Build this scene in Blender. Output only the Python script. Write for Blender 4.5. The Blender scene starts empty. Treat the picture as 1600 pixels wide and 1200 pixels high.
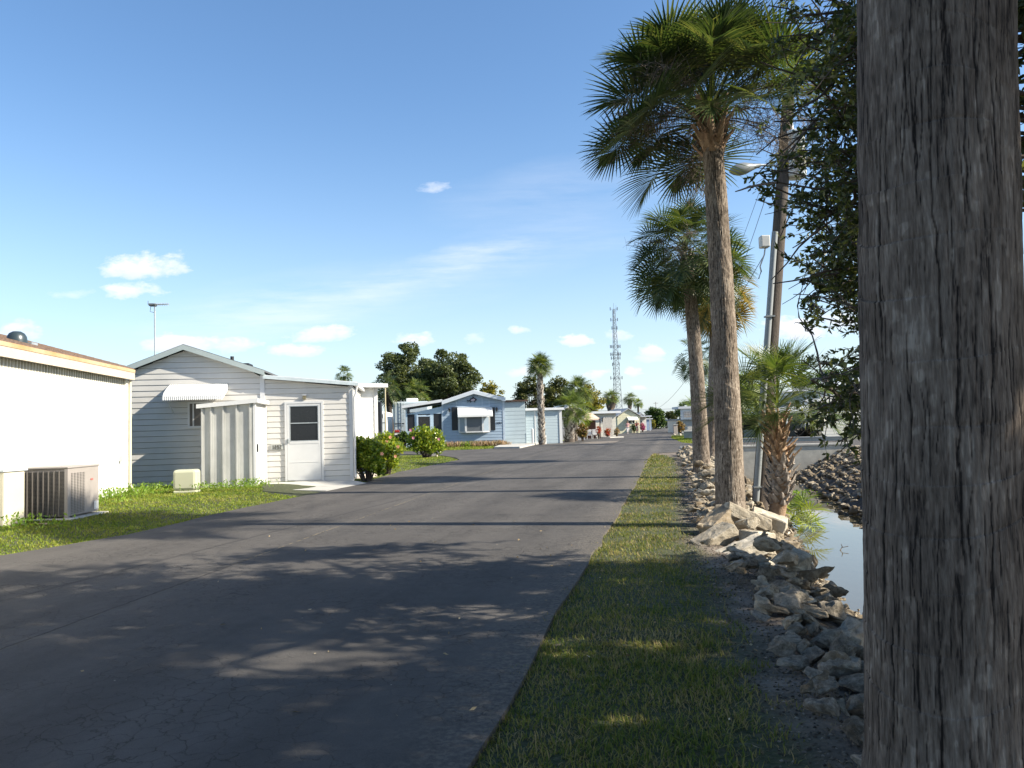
import bpy, bmesh, math, random
import numpy as np
from mathutils import Vector, Matrix, Euler
from mathutils.geometry import tessellate_polygon

R_ = math.radians
sc = bpy.context.scene
COL = sc.collection
rng = random.Random(7)
NR = np.random.default_rng(11)

# ------------------------------------------------------------------ camera
CAM_H, FPX = 1.4, 1200.0
PITCH, ROLL = 3.2, -1.6
cam_d = bpy.data.cameras.new("camera")
cam_d.sensor_width = 36.0
cam_d.lens = 27.0
cam_d.clip_start = 0.05
cam_d.clip_end = 6000
cam = bpy.data.objects.new("camera", cam_d)
COL.objects.link(cam)
CR = Matrix.Rotation(R_(90 + PITCH), 3, 'X') @ Matrix.Rotation(R_(ROLL), 3, 'Z')
cam.matrix_world = Matrix.Translation((0, 0, CAM_H)) @ CR.to_4x4()
sc.camera = cam

# ------------------------------------------------------------------ light, sky, exposure
SUN_EL, SUN_AZ = 34.0, -11.0          # elevation; azimuth from +X toward -Y
sdir = Vector((math.cos(R_(SUN_EL)) * math.cos(R_(SUN_AZ)), math.cos(R_(SUN_EL)) * math.sin(R_(SUN_AZ)), math.sin(R_(SUN_EL))))
sl = bpy.data.lights.new("sun", 'SUN')
sl.energy = 5.0
sl.angle = R_(0.53)
sl.color = (1.0, 0.92, 0.78)
so = bpy.data.objects.new("sun", sl)
COL.objects.link(so)
so.rotation_euler = (-sdir).to_track_quat('-Z', 'Y').to_euler()
sc.view_settings.view_transform = 'Standard'
sc.view_settings.look = 'None'
sc.view_settings.gamma = 1
sc.view_settings.exposure = 1.18
sc.cycles.use_denoising = True
sc.cycles.adaptive_threshold = 0.005
sc.cycles.max_bounces = 6
sc.cycles.transparent_max_bounces = 6
sc.cycles.sample_clamp_indirect = 6

def build_world():
    w = bpy.data.worlds.new("World")
    sc.world = w
    w.use_nodes = True
    nt = w.node_tree
    N, L = nt.nodes, nt.links
    N.clear()
    out = N.new('ShaderNodeOutputWorld')
    bg = N.new('ShaderNodeBackground')
    bg.inputs[1].default_value = 0.076
    L.new(bg.outputs[0], out.inputs[0])
    sky = N.new('ShaderNodeTexSky')
    sky.sky_type = 'NISHITA'
    sky.sun_disc = False
    sky.sun_elevation = R_(SUN_EL)
    sky.sun_rotation = R_(90 - SUN_AZ)
    sky.air_density = 1.0
    sky.dust_density = 0.6
    sky.ozone_density = 2.2
    tc = N.new('ShaderNodeTexCoord')
    sep = N.new('ShaderNodeSeparateXYZ')
    L.new(tc.outputs['Generated'], sep.inputs[0])
    def m(op, a, b=None, c=None, clamp=False):
        n = N.new('ShaderNodeMath'); n.operation = op; n.use_clamp = clamp
        for i, v in enumerate((a, b, c)):
            if v is None: continue
            if hasattr(v, 'is_linked') or hasattr(v, 'links'): L.new(v, n.inputs[i])
            else: n.inputs[i].default_value = v
        return n.outputs[0]
    yy = m('MAXIMUM', sep.outputs[1], 0.02)
    U = m('DIVIDE', sep.outputs[0], yy)
    V = m('DIVIDE', sep.outputs[2], yy)
    comb = N.new('ShaderNodeCombineXYZ')
    L.new(U, comb.inputs[0]); L.new(m('MULTIPLY', V, 1.9), comb.inputs[1])
    def noise(scale, det, rough, vec):
        n = N.new('ShaderNodeTexNoise'); n.inputs['Scale'].default_value = scale
        n.inputs['Detail'].default_value = det; n.inputs['Roughness'].default_value = rough
        L.new(vec, n.inputs['Vector']); return n.outputs[0]
    wn = N.new('ShaderNodeTexNoise'); wn.inputs['Scale'].default_value = 9; wn.inputs['Detail'].default_value = 6; wn.inputs['Roughness'].default_value = .65
    L.new(comb.outputs[0], wn.inputs['Vector']); ws = N.new('ShaderNodeSeparateColor'); L.new(wn.outputs[1], ws.inputs[0])
    U = m('ADD', U, m('MULTIPLY_ADD', ws.outputs[0], .075, -.0375)); V = m('ADD', V, m('MULTIPLY_ADD', ws.outputs[1], .030, -.015))
    n1 = noise(19, 7, 0.62, comb.outputs[0])
    n1c = m('SUBTRACT', n1, 0.5)
    nb = m('SUBTRACT', noise(60, 4, 0.6, comb.outputs[0]), 0.5)
    mp = N.new('ShaderNodeMapping'); mp.inputs['Scale'].default_value = (1.0, 4.2, 1)
    mp.inputs['Rotation'].default_value = (0, 0, R_(-9))
    L.new(comb.outputs[0], mp.inputs[0])
    n2 = noise(5.5, 8, 0.66, mp.outputs[0])
    # cumulus puffs: x, y (in 1600x1200 frame), half sizes, strength
    puffs = [(222, 414, 72, 19, 1), (176, 418, 30, 11, .8), (208, 450, 46, 14, .95), (120, 457, 40, 7, .35), (28, 515, 34, 15, .9),
             (8, 530, 20, 12, .8), (300, 537, 88, 14, .95), (350, 538, 36, 12, .7), (502, 521, 44, 13, .95), (470, 548, 46, 13, 1.1),
             (645, 528, 34, 12, .9), (738, 529, 20, 8, .5), (898, 532, 27, 9, 1.2), (808, 517, 20, 6, .6), (962, 524, 20, 10, .6),
             (1020, 547, 26, 10, 1.15), (1012, 560, 26, 8, .4), (985, 583, 14, 8, .9), (930, 586, 18, 9, 1.0), (826, 583, 40, 10, .6),
             (1248, 517, 56, 19, 1.3), (1330, 500, 60, 16, 1.0), (1180, 545, 40, 8, .5), (992, 607, 16, 4, .7), (680, 293, 20, 9, .45), (1460, 440, 60, 20, 1.)]
    tot = None
    low = None
    for (px, py, a, b, s) in puffs:
        d = CR @ Vector(((px - 800) / FPX, (600 - py) / FPX, -1))
        u0, v0 = d.x / d.y, d.z / d.y
        du = m('MULTIPLY', m('SUBTRACT', U, u0), FPX / (a * 1.15))
        dv = m('MULTIPLY', m('SUBTRACT', V, v0), FPX / (b * 1.15))
        # flatter base: stretch below centre
        dvb = m('MULTIPLY', m('MINIMUM', dv, 0.0), 0.55)
        q = m('ADD', m('ADD', m('MULTIPLY', du, du), m('MULTIPLY', dv, dv)), m('MULTIPLY', dvb, dvb))
        den = m('SUBTRACT', 1.0, q)
        den = m('ADD', den, m('MULTIPLY', n1c, 4.2))
        den = m('ADD', den, m('MULTIPLY', nb, 0.9))
        den = m('MULTIPLY', den, 1.0 * s, clamp=True)
        tot = den if tot is None else m('MAXIMUM', tot, den)
        lb = m('MULTIPLY', den, m('MULTIPLY_ADD', dv, -0.55, 0.25, clamp=True))
        low = lb if low is None else m('MAXIMUM', low, lb)
    # thin high cirrus in two soft bands
    cir = None
    for (px, py, a, b, s) in [(740, 400, 130, 26, .5), (640, 436, 130, 22, .30), (430, 488, 230, 44, .42), (860, 300, 220, 60, .22), (520, 465, 400, 60, .25), (850, 380, 200, 50, .25)]:
        d = CR @ Vector(((px - 800) / FPX, (600 - py) / FPX, -1))
        u0, v0 = d.x / d.y, d.z / d.y
        du = m('MULTIPLY', m('SUBTRACT', U, u0), FPX / a)
        dv = m('MULTIPLY', m('ADD', m('SUBTRACT', V, v0), m('MULTIPLY', m('SUBTRACT', U, u0), -0.12)), FPX / b)
        q = m('ADD', m('MULTIPLY', du, du), m('MULTIPLY', dv, dv))
        e = m('SUBTRACT', 1.0, q, clamp=True)
        t = m('MULTIPLY', m('MULTIPLY', e, m('MULTIPLY_ADD', n2, 3.0, -.95, clamp=True)), s * .58)
        cir = t if cir is None else m('ADD', cir, t)
    alpha = m('MAXIMUM', m('MULTIPLY', tot, 0.92), cir, clamp=True)
    mixc = N.new('ShaderNodeMix'); mixc.data_type = 'RGBA'
    mixc.inputs[6].default_value = (6.9, 7.0, 7.4, 1)
    mixc.inputs[7].default_value = (4.6, 5.0, 5.9, 1)
    L.new(low, mixc.inputs[0])
    mx = N.new('ShaderNodeMix'); mx.data_type = 'RGBA'
    # sky saturation trim
    hs = N.new('ShaderNodeHueSaturation'); hs.inputs['Saturation'].default_value = 1.13; hs.inputs['Value'].default_value = 1.30
    L.new(sky.outputs[0], hs.inputs['Color'])
    # pale humid air low over the horizon
    hz = N.new('ShaderNodeMix'); hz.data_type = 'RGBA'
    L.new(m('MULTIPLY', m('POWER', m('SUBTRACT', 1.0, m('DIVIDE', m('MAXIMUM', sep.outputs[2], 0.0), .44), clamp=True), 2.3), .74), hz.inputs[0])
    L.new(hs.outputs[0], hz.inputs[6]); hz.inputs[7].default_value = (4.4, 5.2, 6.0, 1)
    L.new(alpha, mx.inputs[0]); L.new(hz.outputs[2], mx.inputs[6]); L.new(mixc.outputs[2], mx.inputs[7])
    L.new(mx.outputs[2], bg.inputs[0])
build_world()

# ------------------------------------------------------------------ pixel -> world helpers (frame 1600x1200)
def ray(px, py):
    return CR @ Vector(((px - 800) / FPX, (600 - py) / FPX, -1))
def G(px, py, z=0.0):
    d = ray(px, py); t = (z - CAM_H) / d.z
    return Vector((d.x * t, d.y * t, z))
def P(px, py, Y):
    d = ray(px, py); t = Y / d.y
    return Vector((d.x * t, Y, CAM_H + d.z * t))
def topx(x, y, z):
    d = CR.transposed() @ Vector((x, y, z - CAM_H))
    return 800 + FPX * d.x / -d.z, 600 - FPX * d.y / -d.z
def ip(x, xs, ys):
    return float(np.interp(x, xs, ys))
def sm(t):
    t = min(1, max(0, t)); return t * t * (3 - 2 * t)

# ------------------------------------------------------------------ tagging
def tag(o, label=None, cat=None, group=None, kind=None):
    if label: o['label'] = label
    if cat: o['category'] = cat
    if group: o['group'] = group
    if kind: o['kind'] = kind
    return o
def empty(name, loc=(0, 0, 0), yaw=0, label=None, cat=None, group=None):
    o = bpy.data.objects.new(name, None)
    o.empty_display_size = 0.3
    COL.objects.link(o)
    o.location = loc; o.rotation_euler = (0, 0, yaw)
    tag(o, label, cat, group)
    return o
def copy_tree(o, parent=None):
    c = o.copy(); COL.objects.link(c); c.parent = parent
    for ch in [x for x in bpy.data.objects if x.parent == o]:
        copy_tree(ch, c)
    return c

# ------------------------------------------------------------------ mesh builder
class MB:
    def __init__(s): s.v = []; s.f = []; s.mi = []; s.sm = []
    def add(s, vs, fs, mi=0, smooth=False):
        b = len(s.v); s.v += [tuple(v) for v in vs]
        for f in fs: s.f.append(tuple(b + i for i in f)); s.mi.append(mi); s.sm.append(smooth)
    def quad(s, a, b, c, d, mi=0): s.add([a, b, c, d], [(0, 1, 2, 3)], mi)
    def box(s, x0, y0, z0, x1, y1, z1, mi=0, M=None):
        vs = [Vector(p) for p in ((x0, y0, z0), (x1, y0, z0), (x1, y1, z0), (x0, y1, z0), (x0, y0, z1), (x1, y0, z1), (x1, y1, z1), (x0, y1, z1))]
        if M is not None: vs = [M @ v for v in vs]
        s.add(vs, [(0, 3, 2, 1), (4, 5, 6, 7), (0, 1, 5, 4), (1, 2, 6, 5), (2, 3, 7, 6), (3, 0, 4, 7)], mi)
    def bbox(s, x0, y0, z0, x1, y1, z1, b=0.01, mi=0):
        # chamfered box
        pts = []
        for (ax) in range(3): pass
        bm = bmesh.new(); bmesh.ops.create_cube(bm, size=1)
        for v in bm.verts:
            v.co = Vector(((x0 + x1) / 2 + v.co.x * (x1 - x0), (y0 + y1) / 2 + v.co.y * (y1 - y0), (z0 + z1) / 2 + v.co.z * (z1 - z0)))
        bmesh.ops.bevel(bm, geom=bm.edges[:], offset=b, segments=2, affect='EDGES', profile=.5)
        bm.verts.index_update()
        s.add([v.co.copy() for v in bm.verts], [tuple(v.index for v in f.verts) for f in bm.faces], mi)
        bm.free()
    def prism(s, pts, off, mi=0):
        n = len(pts); pts = [Vector(p) for p in pts]; off = Vector(off)
        tris = tessellate_polygon([pts])
        s.add(pts + [p + off for p in pts], [tuple(t) for t in tris] + [tuple(n + i for i in reversed(t)) for t in tris] +
              [(i, (i + 1) % n, n + (i + 1) % n, n + i) for i in range(n)], mi)
    def tube(s, path, rad, seg=8, mi=0, cap=True, smooth=True):
        path = [Vector(p) for p in path]
        if not hasattr(rad, '__len__'): rad = [rad] * len(path)
        vs = []; fs = []
        ref = Vector((0, 0, 1))
        for i, p in enumerate(path):
            t = (path[min(i + 1, len(path) - 1)] - path[max(i - 1, 0)]).normalized()
            r0 = ref if abs(t.dot(ref)) < .95 else Vector((1, 0, 0))
            a = t.cross(r0).normalized(); b = t.cross(a)
            for k in range(seg):
                an = 2 * math.pi * k / seg
                vs.append(p + (a * math.cos(an) + b * math.sin(an)) * rad[i])
        for i in range(len(path) - 1):
            for k in range(seg):
                k2 = (k + 1) % seg
                fs.append((i * seg + k, i * seg + k2, (i + 1) * seg + k2, (i + 1) * seg + k))
        s.add(vs, fs, mi, smooth)
        if cap:
            s.add(vs[:seg], [tuple(range(seg))], mi); s.add(vs[-seg:], [tuple(reversed(range(seg)))], mi)
    def lathe(s, prof, c=(0, 0, 0), seg=16, mi=0, M=None):
        vs = []; fs = []
        for (r, z) in prof:
            for k in range(seg):
                a = 2 * math.pi * k / seg
                v = Vector((c[0] + r * math.cos(a), c[1] + r * math.sin(a), c[2] + z))
                if M is not None: v = M @ v
                vs.append(v)
        for i in range(len(prof) - 1):
            for k in range(seg):
                k2 = (k + 1) % seg
                fs.append((i * seg + k, i * seg + k2, (i + 1) * seg + k2, (i + 1) * seg + k))
        s.add(vs, fs, mi, True)
        s.add(vs[:seg], [tuple(reversed(range(seg)))], mi); s.add(vs[-seg:], [tuple(range(seg))], mi)
    def build(s, name, mats, parent=None, loc=None):
        me = bpy.data.meshes.new(name)
        me.from_pydata(s.v, [], s.f)
        if not isinstance(mats, (list, tuple)): mats = [mats]
        for mm in mats: me.materials.append(mm)
        me.polygons.foreach_set('material_index', s.mi)
        me.polygons.foreach_set('use_smooth', s.sm)
        me.update()
        o = bpy.data.objects.new(name, me); COL.objects.link(o)
        if parent: o.parent = parent
        if loc is not None: o.location = loc
        return o

def np_mesh(name, V, F, mat, parent=None, smooth=False, attrs=None):
    V = np.ascontiguousarray(V, dtype=np.float32); F = np.ascontiguousarray(F, dtype=np.int32)
    k = F.shape[1]
    me = bpy.data.meshes.new(name)
    me.vertices.add(len(V)); me.vertices.foreach_set('co', V.ravel())
    me.loops.add(F.size); me.loops.foreach_set('vertex_index', F.ravel())
    me.polygons.add(len(F)); me.polygons.foreach_set('loop_start', np.arange(0, F.size, k, dtype=np.int32))
    me.polygons.foreach_set('loop_total', np.full(len(F), k, dtype=np.int32))
    if smooth: me.polygons.foreach_set('use_smooth', np.ones(len(F), dtype=bool))
    me.update(calc_edges=True)
    if attrs:
        for an, vals in attrs.items():
            a = me.attributes.new(an, 'FLOAT', 'POINT'); a.data.foreach_set('value', np.ascontiguousarray(vals, dtype=np.float32))
    for mm in (mat if isinstance(mat, (list, tuple)) else [mat]): me.materials.append(mm)
    o = bpy.data.objects.new(name, me); COL.objects.link(o)
    if parent: o.parent = parent
    return o

def vnoise(x, y, seed=0):
    """value noise, numpy arrays"""
    x = np.asarray(x, float); y = np.asarray(y, float)
    xi = np.floor(x).astype(np.int64); yi = np.floor(y).astype(np.int64)
    fx = x - xi; fy = y - yi
    fx = fx * fx * (3 - 2 * fx); fy = fy * fy * (3 - 2 * fy)
    def h(a, b):
        n = (a * 374761393 + b * 668265263 + seed * 982451653) & 0x7fffffff
        n = ((n ^ (n >> 13)) * 1274126177) & 0x7fffffff
        return ((n ^ (n >> 16)) & 0xffff) / 65535.0
    return (h(xi, yi) * (1 - fx) + h(xi + 1, yi) * fx) * (1 - fy) + (h(xi, yi + 1) * (1 - fx) + h(xi + 1, yi + 1) * fx) * fy

# ------------------------------------------------------------------ materials
def newmat(name):
    m = bpy.data.materials.new(name); m.use_nodes = True
    nt = m.node_tree; b = nt.nodes['Principled BSDF']
    return m, nt, nt.nodes, nt.links, b
def M(name, col, rough=.6, var=.12, scale=4, bump=0.0, bscale=60, metal=0, stretch=(1, 1, 1), spec=None, col2=None, coord='Object'):
    m, nt, N, L, b = newmat(name)
    b.inputs['Roughness'].default_value = rough; b.inputs['Metallic'].default_value = metal
    if spec is not None: b.inputs['Specular IOR Level'].default_value = spec
    tc = N.new('ShaderNodeTexCoord'); mp = N.new('ShaderNodeMapping'); mp.inputs['Scale'].default_value = stretch
    L.new(tc.outputs[coord], mp.inputs[0])
    n = N.new('ShaderNodeTexNoise'); n.inputs['Scale'].default_value = scale; n.inputs['Detail'].default_value = 6; n.inputs['Roughness'].default_value = .65
    L.new(mp.outputs[0], n.inputs['Vector'])
    r = N.new('ShaderNodeValToRGB')
    r.color_ramp.elements[0].position = .3; r.color_ramp.elements[1].position = .7
    c2 = col2 if col2 else tuple(min(1, c * (1 + var)) for c in col)
    c1 = tuple(c * (1 - var) for c in col) if not col2 else col
    r.color_ramp.elements[0].color = (*c1, 1); r.color_ramp.elements[1].color = (*c2, 1)
    L.new(n.outputs[0], r.inputs[0]); L.new(r.outputs[0], b.inputs['Base Color'])
    if bump:
        n3 = N.new('ShaderNodeTexNoise'); n3.inputs['Scale'].default_value = bscale; n3.inputs['Detail'].default_value = 4
        L.new(mp.outputs[0], n3.inputs['Vector'])
        bp = N.new('ShaderNodeBump'); bp.inputs['Strength'].default_value = bump; bp.inputs['Distance'].default_value = .02
        L.new(n3.outputs[0], bp.inputs['Height']); L.new(bp.outputs[0], b.inputs['Normal'])
    return m
def leafmat(name, cols, trans=.35, rough=.45, tint=(1.3, 1.25, .5), spec=.4):
    m, nt, N, L, b = newmat(name)
    g = N.new('ShaderNodeNewGeometry'); r = N.new('ShaderNodeValToRGB')
    e = r.color_ramp.elements
    while len(e) < len(cols): e.new(.5)
    for i, c in enumerate(cols):
        e[i].position = i / (len(cols) - 1); e[i].color = (*c, 1)
    L.new(g.outputs['Random Per Island'], r.inputs[0])
    L.new(r.outputs[0], b.inputs['Base Color']); b.inputs['Roughness'].default_value = rough
    b.inputs['Specular IOR Level'].default_value = spec
    t = N.new('ShaderNodeBsdfTranslucent'); mm = N.new('ShaderNodeVectorMath'); mm.operation = 'MULTIPLY'
    mm.inputs[1].default_value = tint
    L.new(r.outputs[0], mm.inputs[0]); L.new(mm.outputs[0], t.inputs[0])
    mx = N.new('ShaderNodeMixShader'); mx.inputs[0].default_value = trans
    L.new(b.outputs[0], mx.inputs[1]); L.new(t.outputs[0], mx.inputs[2])
    L.new(mx.outputs[0], N['Material Output'].inputs[0])
    return m

white_vinyl = M('white_vinyl', (.54, .52, .48), .45, .07, 1.4, .0)
H1white = M('white_sheet', (.80, .79, .75), .5, .02, 1)
cream = M('cream_trim', (.50, .46, .35), .5, .05, 2)
trim_white = M('trim_white', (.56, .56, .55), .4, .03, 3)
grey_green = M('grey_green_trim', (.33, .38, .37), .5, .06, 3)
dark_glass = M('dark_glass', (.012, .013, .015), .12, .2, 2, spec=.5)
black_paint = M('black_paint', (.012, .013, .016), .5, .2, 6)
blue_vinyl = M('blue_vinyl', (.275, .35, .43), .5, .06, 2)
pale_blue = M('pale_blue_vinyl', (.38, .45, .48), .5, .05, 2)
metal_gal = M('galvanised', (.42, .45, .46), .42, .15, 6, metal=.5)
ac_beige = M('ac_beige', (.29, .26, .235), .5, .05, 5)
ac_dark = M('ac_coil', (.045, .042, .04), .6, .2, 20)
concrete = M('concrete', (.42, .395, .335), .9, .2, 3, .25, 80)
concrete_lt = M('concrete_light', (.40, .385, .345), .9, .12, 3, .2, 80)
wood_pole = M('weathered_wood', (.075, .057, .043), .85, .45, 12, .8, 60, stretch=(3, 3, .25))
wood_grey = M('grey_wood', (.26, .23, .20), .85, .35, 12, .6, 60, stretch=(3, 3, .25))
shingle = M('brown_shingle', (.13, .085, .06), .9, .5, 25, .4, 60)
roof_grey = M('grey_roof', (.34, .35, .36), .7, .12, 6)
roof_white = M('white_roof', (.62, .63, .64), .6, .06, 4)

# ------------------------------------------------------------------ ground levels
RZ = 0.03
left_px = [(0, 868), (200, 835), (350, 800), (505, 768), (560, 757), (620, 738), (718, 718)]
LEFT = [G(x, y, RZ) for x, y in left_px]
LY = [-30, -8] + [p.y for p in LEFT]
LX = [-13, -8.6] + [p.x for p in LEFT]
far_left = [G(x, y, RZ) for x, y in [(690, 711.5), (655, 709)]]
right_px = [(730, 1200), (906, 900), (951, 826), (1000, 743), (1013, 716), (1021, 708)]
RIGHT = [G(x, y, RZ) for x, y in right_px]
XT = ([-30, 3.5, 5.0, 5.7, 8.8, 12.5, 16.6, 24, 31.7, 34, 60], [1.2, 1.48, 1.76, 1.92, 2.24, 3.0, 3.95, 5.5, 6.9, 7.4, 13])      # left top of bank
XL = ([-30, 3.5, 9.75, 13, 15.5, 21.8, 33, 60], [3.1, 3.3, 4.12, 4.95, 5.65, 7.5, 9.9, 16])                             # left waterline
XR = ([-30, 3.5, 9.75, 16.6, 24.5, 33, 60], [5.4, 5.6, 6.3, 7.8, 9.7, 11.9, 18])                                       # right waterline
WZ = -1.07
CAN_END = 33.4
def inpoly(x, y, poly):
    x = np.asarray(x); y = np.asarray(y); r = np.zeros(x.shape, bool)
    n = len(poly)
    for i in range(n):
        x1, y1 = poly[i][0], poly[i][1]; x2, y2 = poly[(i + 1) % n][0], poly[(i + 1) % n][1]
        if y1 == y2: continue
        c = ((y1 > y) != (y2 > y)) & (x < (x2 - x1) * (y - y1) / (y2 - y1) + x1)
        r ^= c
    return r
far_y0 = G(655, 709, RZ)
ROADP = [Vector((-1.2, -25, RZ)), Vector((-1.0, -6, RZ))] + RIGHT + \
    [Vector((9.0, 36.2, RZ)), Vector((16, 35.2, RZ)), Vector((70, 27, RZ)), Vector((70, 41, RZ)), Vector((20, 48.6, RZ))] + \
    [G(1090, 693.5, RZ), G(1066, 691.5, RZ), G(1048, 684, RZ), G(1052, 677.5, RZ), Vector((54, 250, RZ)), Vector((90, 400, RZ)), Vector((84, 400, RZ)), Vector((46, 250, RZ))] + \
    [G(x, y, RZ) for x, y in [(1000, 673.5), (960, 679), (915, 685), (845, 692), (800, 699), (745, 702), (655, 705)]] + \
    [Vector((-70, 64, RZ)), Vector((-70, 53, RZ))] + [G(630, 709.5, RZ), G(690, 711.5, RZ), G(712, 715, RZ)] + [LEFT[i] for i in range(6, -1, -1)] + \
    [Vector((-8.2, -6, RZ)), Vector((-11, -25, RZ))]

def terr(x, y):
    x = np.asarray(x, float); y = np.asarray(y, float)
    z = np.zeros(x.shape)
    xl = np.interp(y, LY, LX)
    t = np.clip((xl - x) / 2.2, 0, 1); t = t * t * (3 - 2 * t)
    near = np.clip((38 - y) / 4.0, 0, 1)
    z += .11 * t * near
    ff = np.clip((y - 54) / 3.0, 0, 1) * np.clip((3.0 - x) / 4, 0, 1)
    z += .1 * ff
    # canal
    a = np.interp(y, *XT); b = np.interp(y, *XL); c = np.interp(y, *XR); d = c + 2.7
    prof = np.zeros(x.shape)
    t1 = np.clip((x - a) / np.maximum(b - a, .1), 0, 1)
    s1 = -1.15 * (t1 ** 1.5)
    mid = (b + c) / 2
    t2 = np.clip((x - b) / np.maximum(mid - b, .1), 0, 1)
    t3 = np.clip((x - mid) / np.maximum(c - mid, .1), 0, 1)
    t4 = np.clip((x - c) / 2.7, 0, 1)
    prof = np.where(x < a, 0, np.where(x < b, s1, np.where(x < mid, -1.15 - .45 * t2, np.where(x < c, -1.6 + .45 * t3, np.where(x < d, -1.15 * (1 - t4) ** 1.3, 0)))))
    endm = np.where(y < CAN_END + .2, 1.0, 0.0)
    z += prof * endm
    # far beyond: slightly lower so distant sheets never clash
    rn = (vnoise(x * 1.3, y * 1.3, 5) - .5) * .03 * (np.abs(x) < 60)
    off_road = ((x < xl - .3) & (y < 38)) | ((x > a - 1.2) & (y < 34))
    z += rn * np.where(off_road, 1, 0)
    return z
def tz(x, y): return float(terr(np.array([x]), np.array([y]))[0])
def GT(px, py):
    z = 0.0
    for _ in range(12):
        p = G(px, py, z); z = tz(p.x, p.y)
    return G(px, py, z)
def AT(px, Y):
    """ground point at depth Y whose base shows at column px"""
    z = 0
    py = 700
    for _ in range(6):
        d = ray(px, py); x = d.x / d.y * Y; z = tz(x, Y); py = topx(x, Y, z)[1]
    return Vector((x, Y, z))

# path edge (right side of the grass strip)
PATH = [G(x - 2, y) for x, y in [(1205, 1200), (1190, 1120), (1146, 1030), (1122, 960), (1082, 880), (1056, 800), (1060, 750), (1052, 716)]]
PY_ = [-30] + [p.y for p in PATH] + [34]
PX_ = [PATH[0].x - .4] + [p.x for p in PATH] + [PATH[-1].x + .2]

# ------------------------------------------------------------------ terrain sheet
def axis(segs):
    out = []
    for a, b, st in segs:
        n = max(1, int(round((b - a) / st)))
        out += list(np.linspace(a, b, n, endpoint=False))
    out.append(segs[-1][1])
    return np.array(out)
xs = axis([(-2500, -300, 220), (-300, -60, 20), (-60, -14, 2), (-14, -6, .35), (-6, -1, .5), (-1, 13, .12), (13, 20, .5), (20, 60, 2), (60, 300, 20), (300, 2500, 220)])
ys = axis([(-60, -10, 6), (-10, 2.6, 1), (2.6, 12, .12), (12, 33.5, .2), (33.5, 33.7, .1), (33.7, 60, .6), (60, 120, 4), (120, 400, 28), (400, 3600, 320)])
XX, YY = np.meshgrid(xs, ys)
ZZ = terr(XX, YY)
xpath = np.interp(YY, PY_, PX_)
xt = np.interp(YY, *XT)
wob = (vnoise(XX * 2.2, YY * 2.2, 3) - .5) * .5 + (vnoise(XX * 7, YY * 7, 4) - .5) * .25
grass = np.ones(XX.shape)
dirt = np.clip((XX - xpath + wob * .5) / .25, 0, 1) * (YY < 34) * (XX < np.interp(YY, *XR) + 2.9 + wob)
grass = grass * (1 - dirt)
bank = np.clip((XX - xt) / .4, 0, 1) * (YY < CAN_END) * (XX < np.interp(YY, *XR) + 2.6)
dirt2 = (XX > 6) & (XX < 16) & (YY > 33.3) & (YY < 36.5)
nx = len(xs); ny = len(ys)
idx = np.arange(nx * ny).reshape(ny, nx)
F = np.stack([idx[:-1, :-1], idx[:-1, 1:], idx[1:, 1:], idx[1:, :-1]], -1).reshape(-1, 4)

def ground_mat():
    m, nt, N, L, b = newmat('ground')
    b.inputs['Roughness'].default_value = .95
    tc = N.new('ShaderNodeTexCoord')
    def nz(s, d=6, st=None):
        n = N.new('ShaderNodeTexNoise'); n.inputs['Scale'].default_value = s; n.inputs['Detail'].default_value = d
        L.new(tc.outputs['Object'], n.inputs['Vector']); return n.outputs[0]
    def ramp(v, cs, ps):
        r = N.new('ShaderNodeValToRGB'); e = r.color_ramp.elements
        while len(e) < len(cs): e.new(.5)
        for i, c in enumerate(cs): e[i].position = ps[i]; e[i].color = (*c, 1)
        L.new(v, r.inputs[0]); return r.outputs[0]
    gcol = ramp(nz(26, 8), [(.022, .030, .010), (.045, .055, .016), (.085, .075, .035)], [.32, .5, .68])
    dcol = ramp(nz(3.5, 10), [(.070, .052, .037), (.155, .122, .092), (.26, .215, .17)], [.3, .5, .75])
    bcol = ramp(nz(8), [(.04, .032, .025), (.09, .075, .06)], [.35, .65])
    def attr(n):
        a = N.new('ShaderNodeAttribute'); a.attribute_name = n; return a.outputs['Fac']
    m1 = N.new('ShaderNodeMix'); m1.data_type = 'RGBA'; L.new(attr('dirt'), m1.inputs[0]); L.new(gcol, m1.inputs[6]); L.new(dcol, m1.inputs[7])
    m2 = N.new('ShaderNodeMix'); m2.data_type = 'RGBA'; L.new(attr('bank'), m2.inputs[0]); L.new(m1.outputs[2], m2.inputs[6]); L.new(bcol, m2.inputs[7])
    # pale grit in the dirt
    vo = N.new('ShaderNodeTexVoronoi'); vo.inputs['Scale'].default_value = 22; L.new(tc.outputs['Object'], vo.inputs['Vector'])
    gr = ramp(vo.outputs['Distance'], [(1, 1, 1), (0, 0, 0)], [.08, .14])
    gm = N.new('ShaderNodeMath'); gm.operation = 'MULTIPLY'; L.new(gr, gm.inputs[0])
    g3 = N.new('ShaderNodeMath'); g3.operation = 'MULTIPLY'; L.new(nz(5), g3.inputs[0]); L.new(attr('dirt'), g3.inputs[1])
    L.new(g3.outputs[0], gm.inputs[1])
    m3 = N.new('ShaderNodeMix'); m3.data_type = 'RGBA'; L.new(gm.outputs[0], m3.inputs[0]); L.new(m2.outputs[2], m3.inputs[6]); m3.inputs[7].default_value = (.34, .31, .27, 1)
    L.new(m3.outputs[2], b.inputs['Base Color'])
    bp = N.new('ShaderNodeBump'); bp.inputs['Strength'].default_value = .9; bp.inputs['Distance'].default_value = .03
    L.new(nz(28, 8), bp.inputs['Height']); L.new(bp.outputs[0], b.inputs['Normal'])
    return m
gmat = ground_mat()
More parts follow.
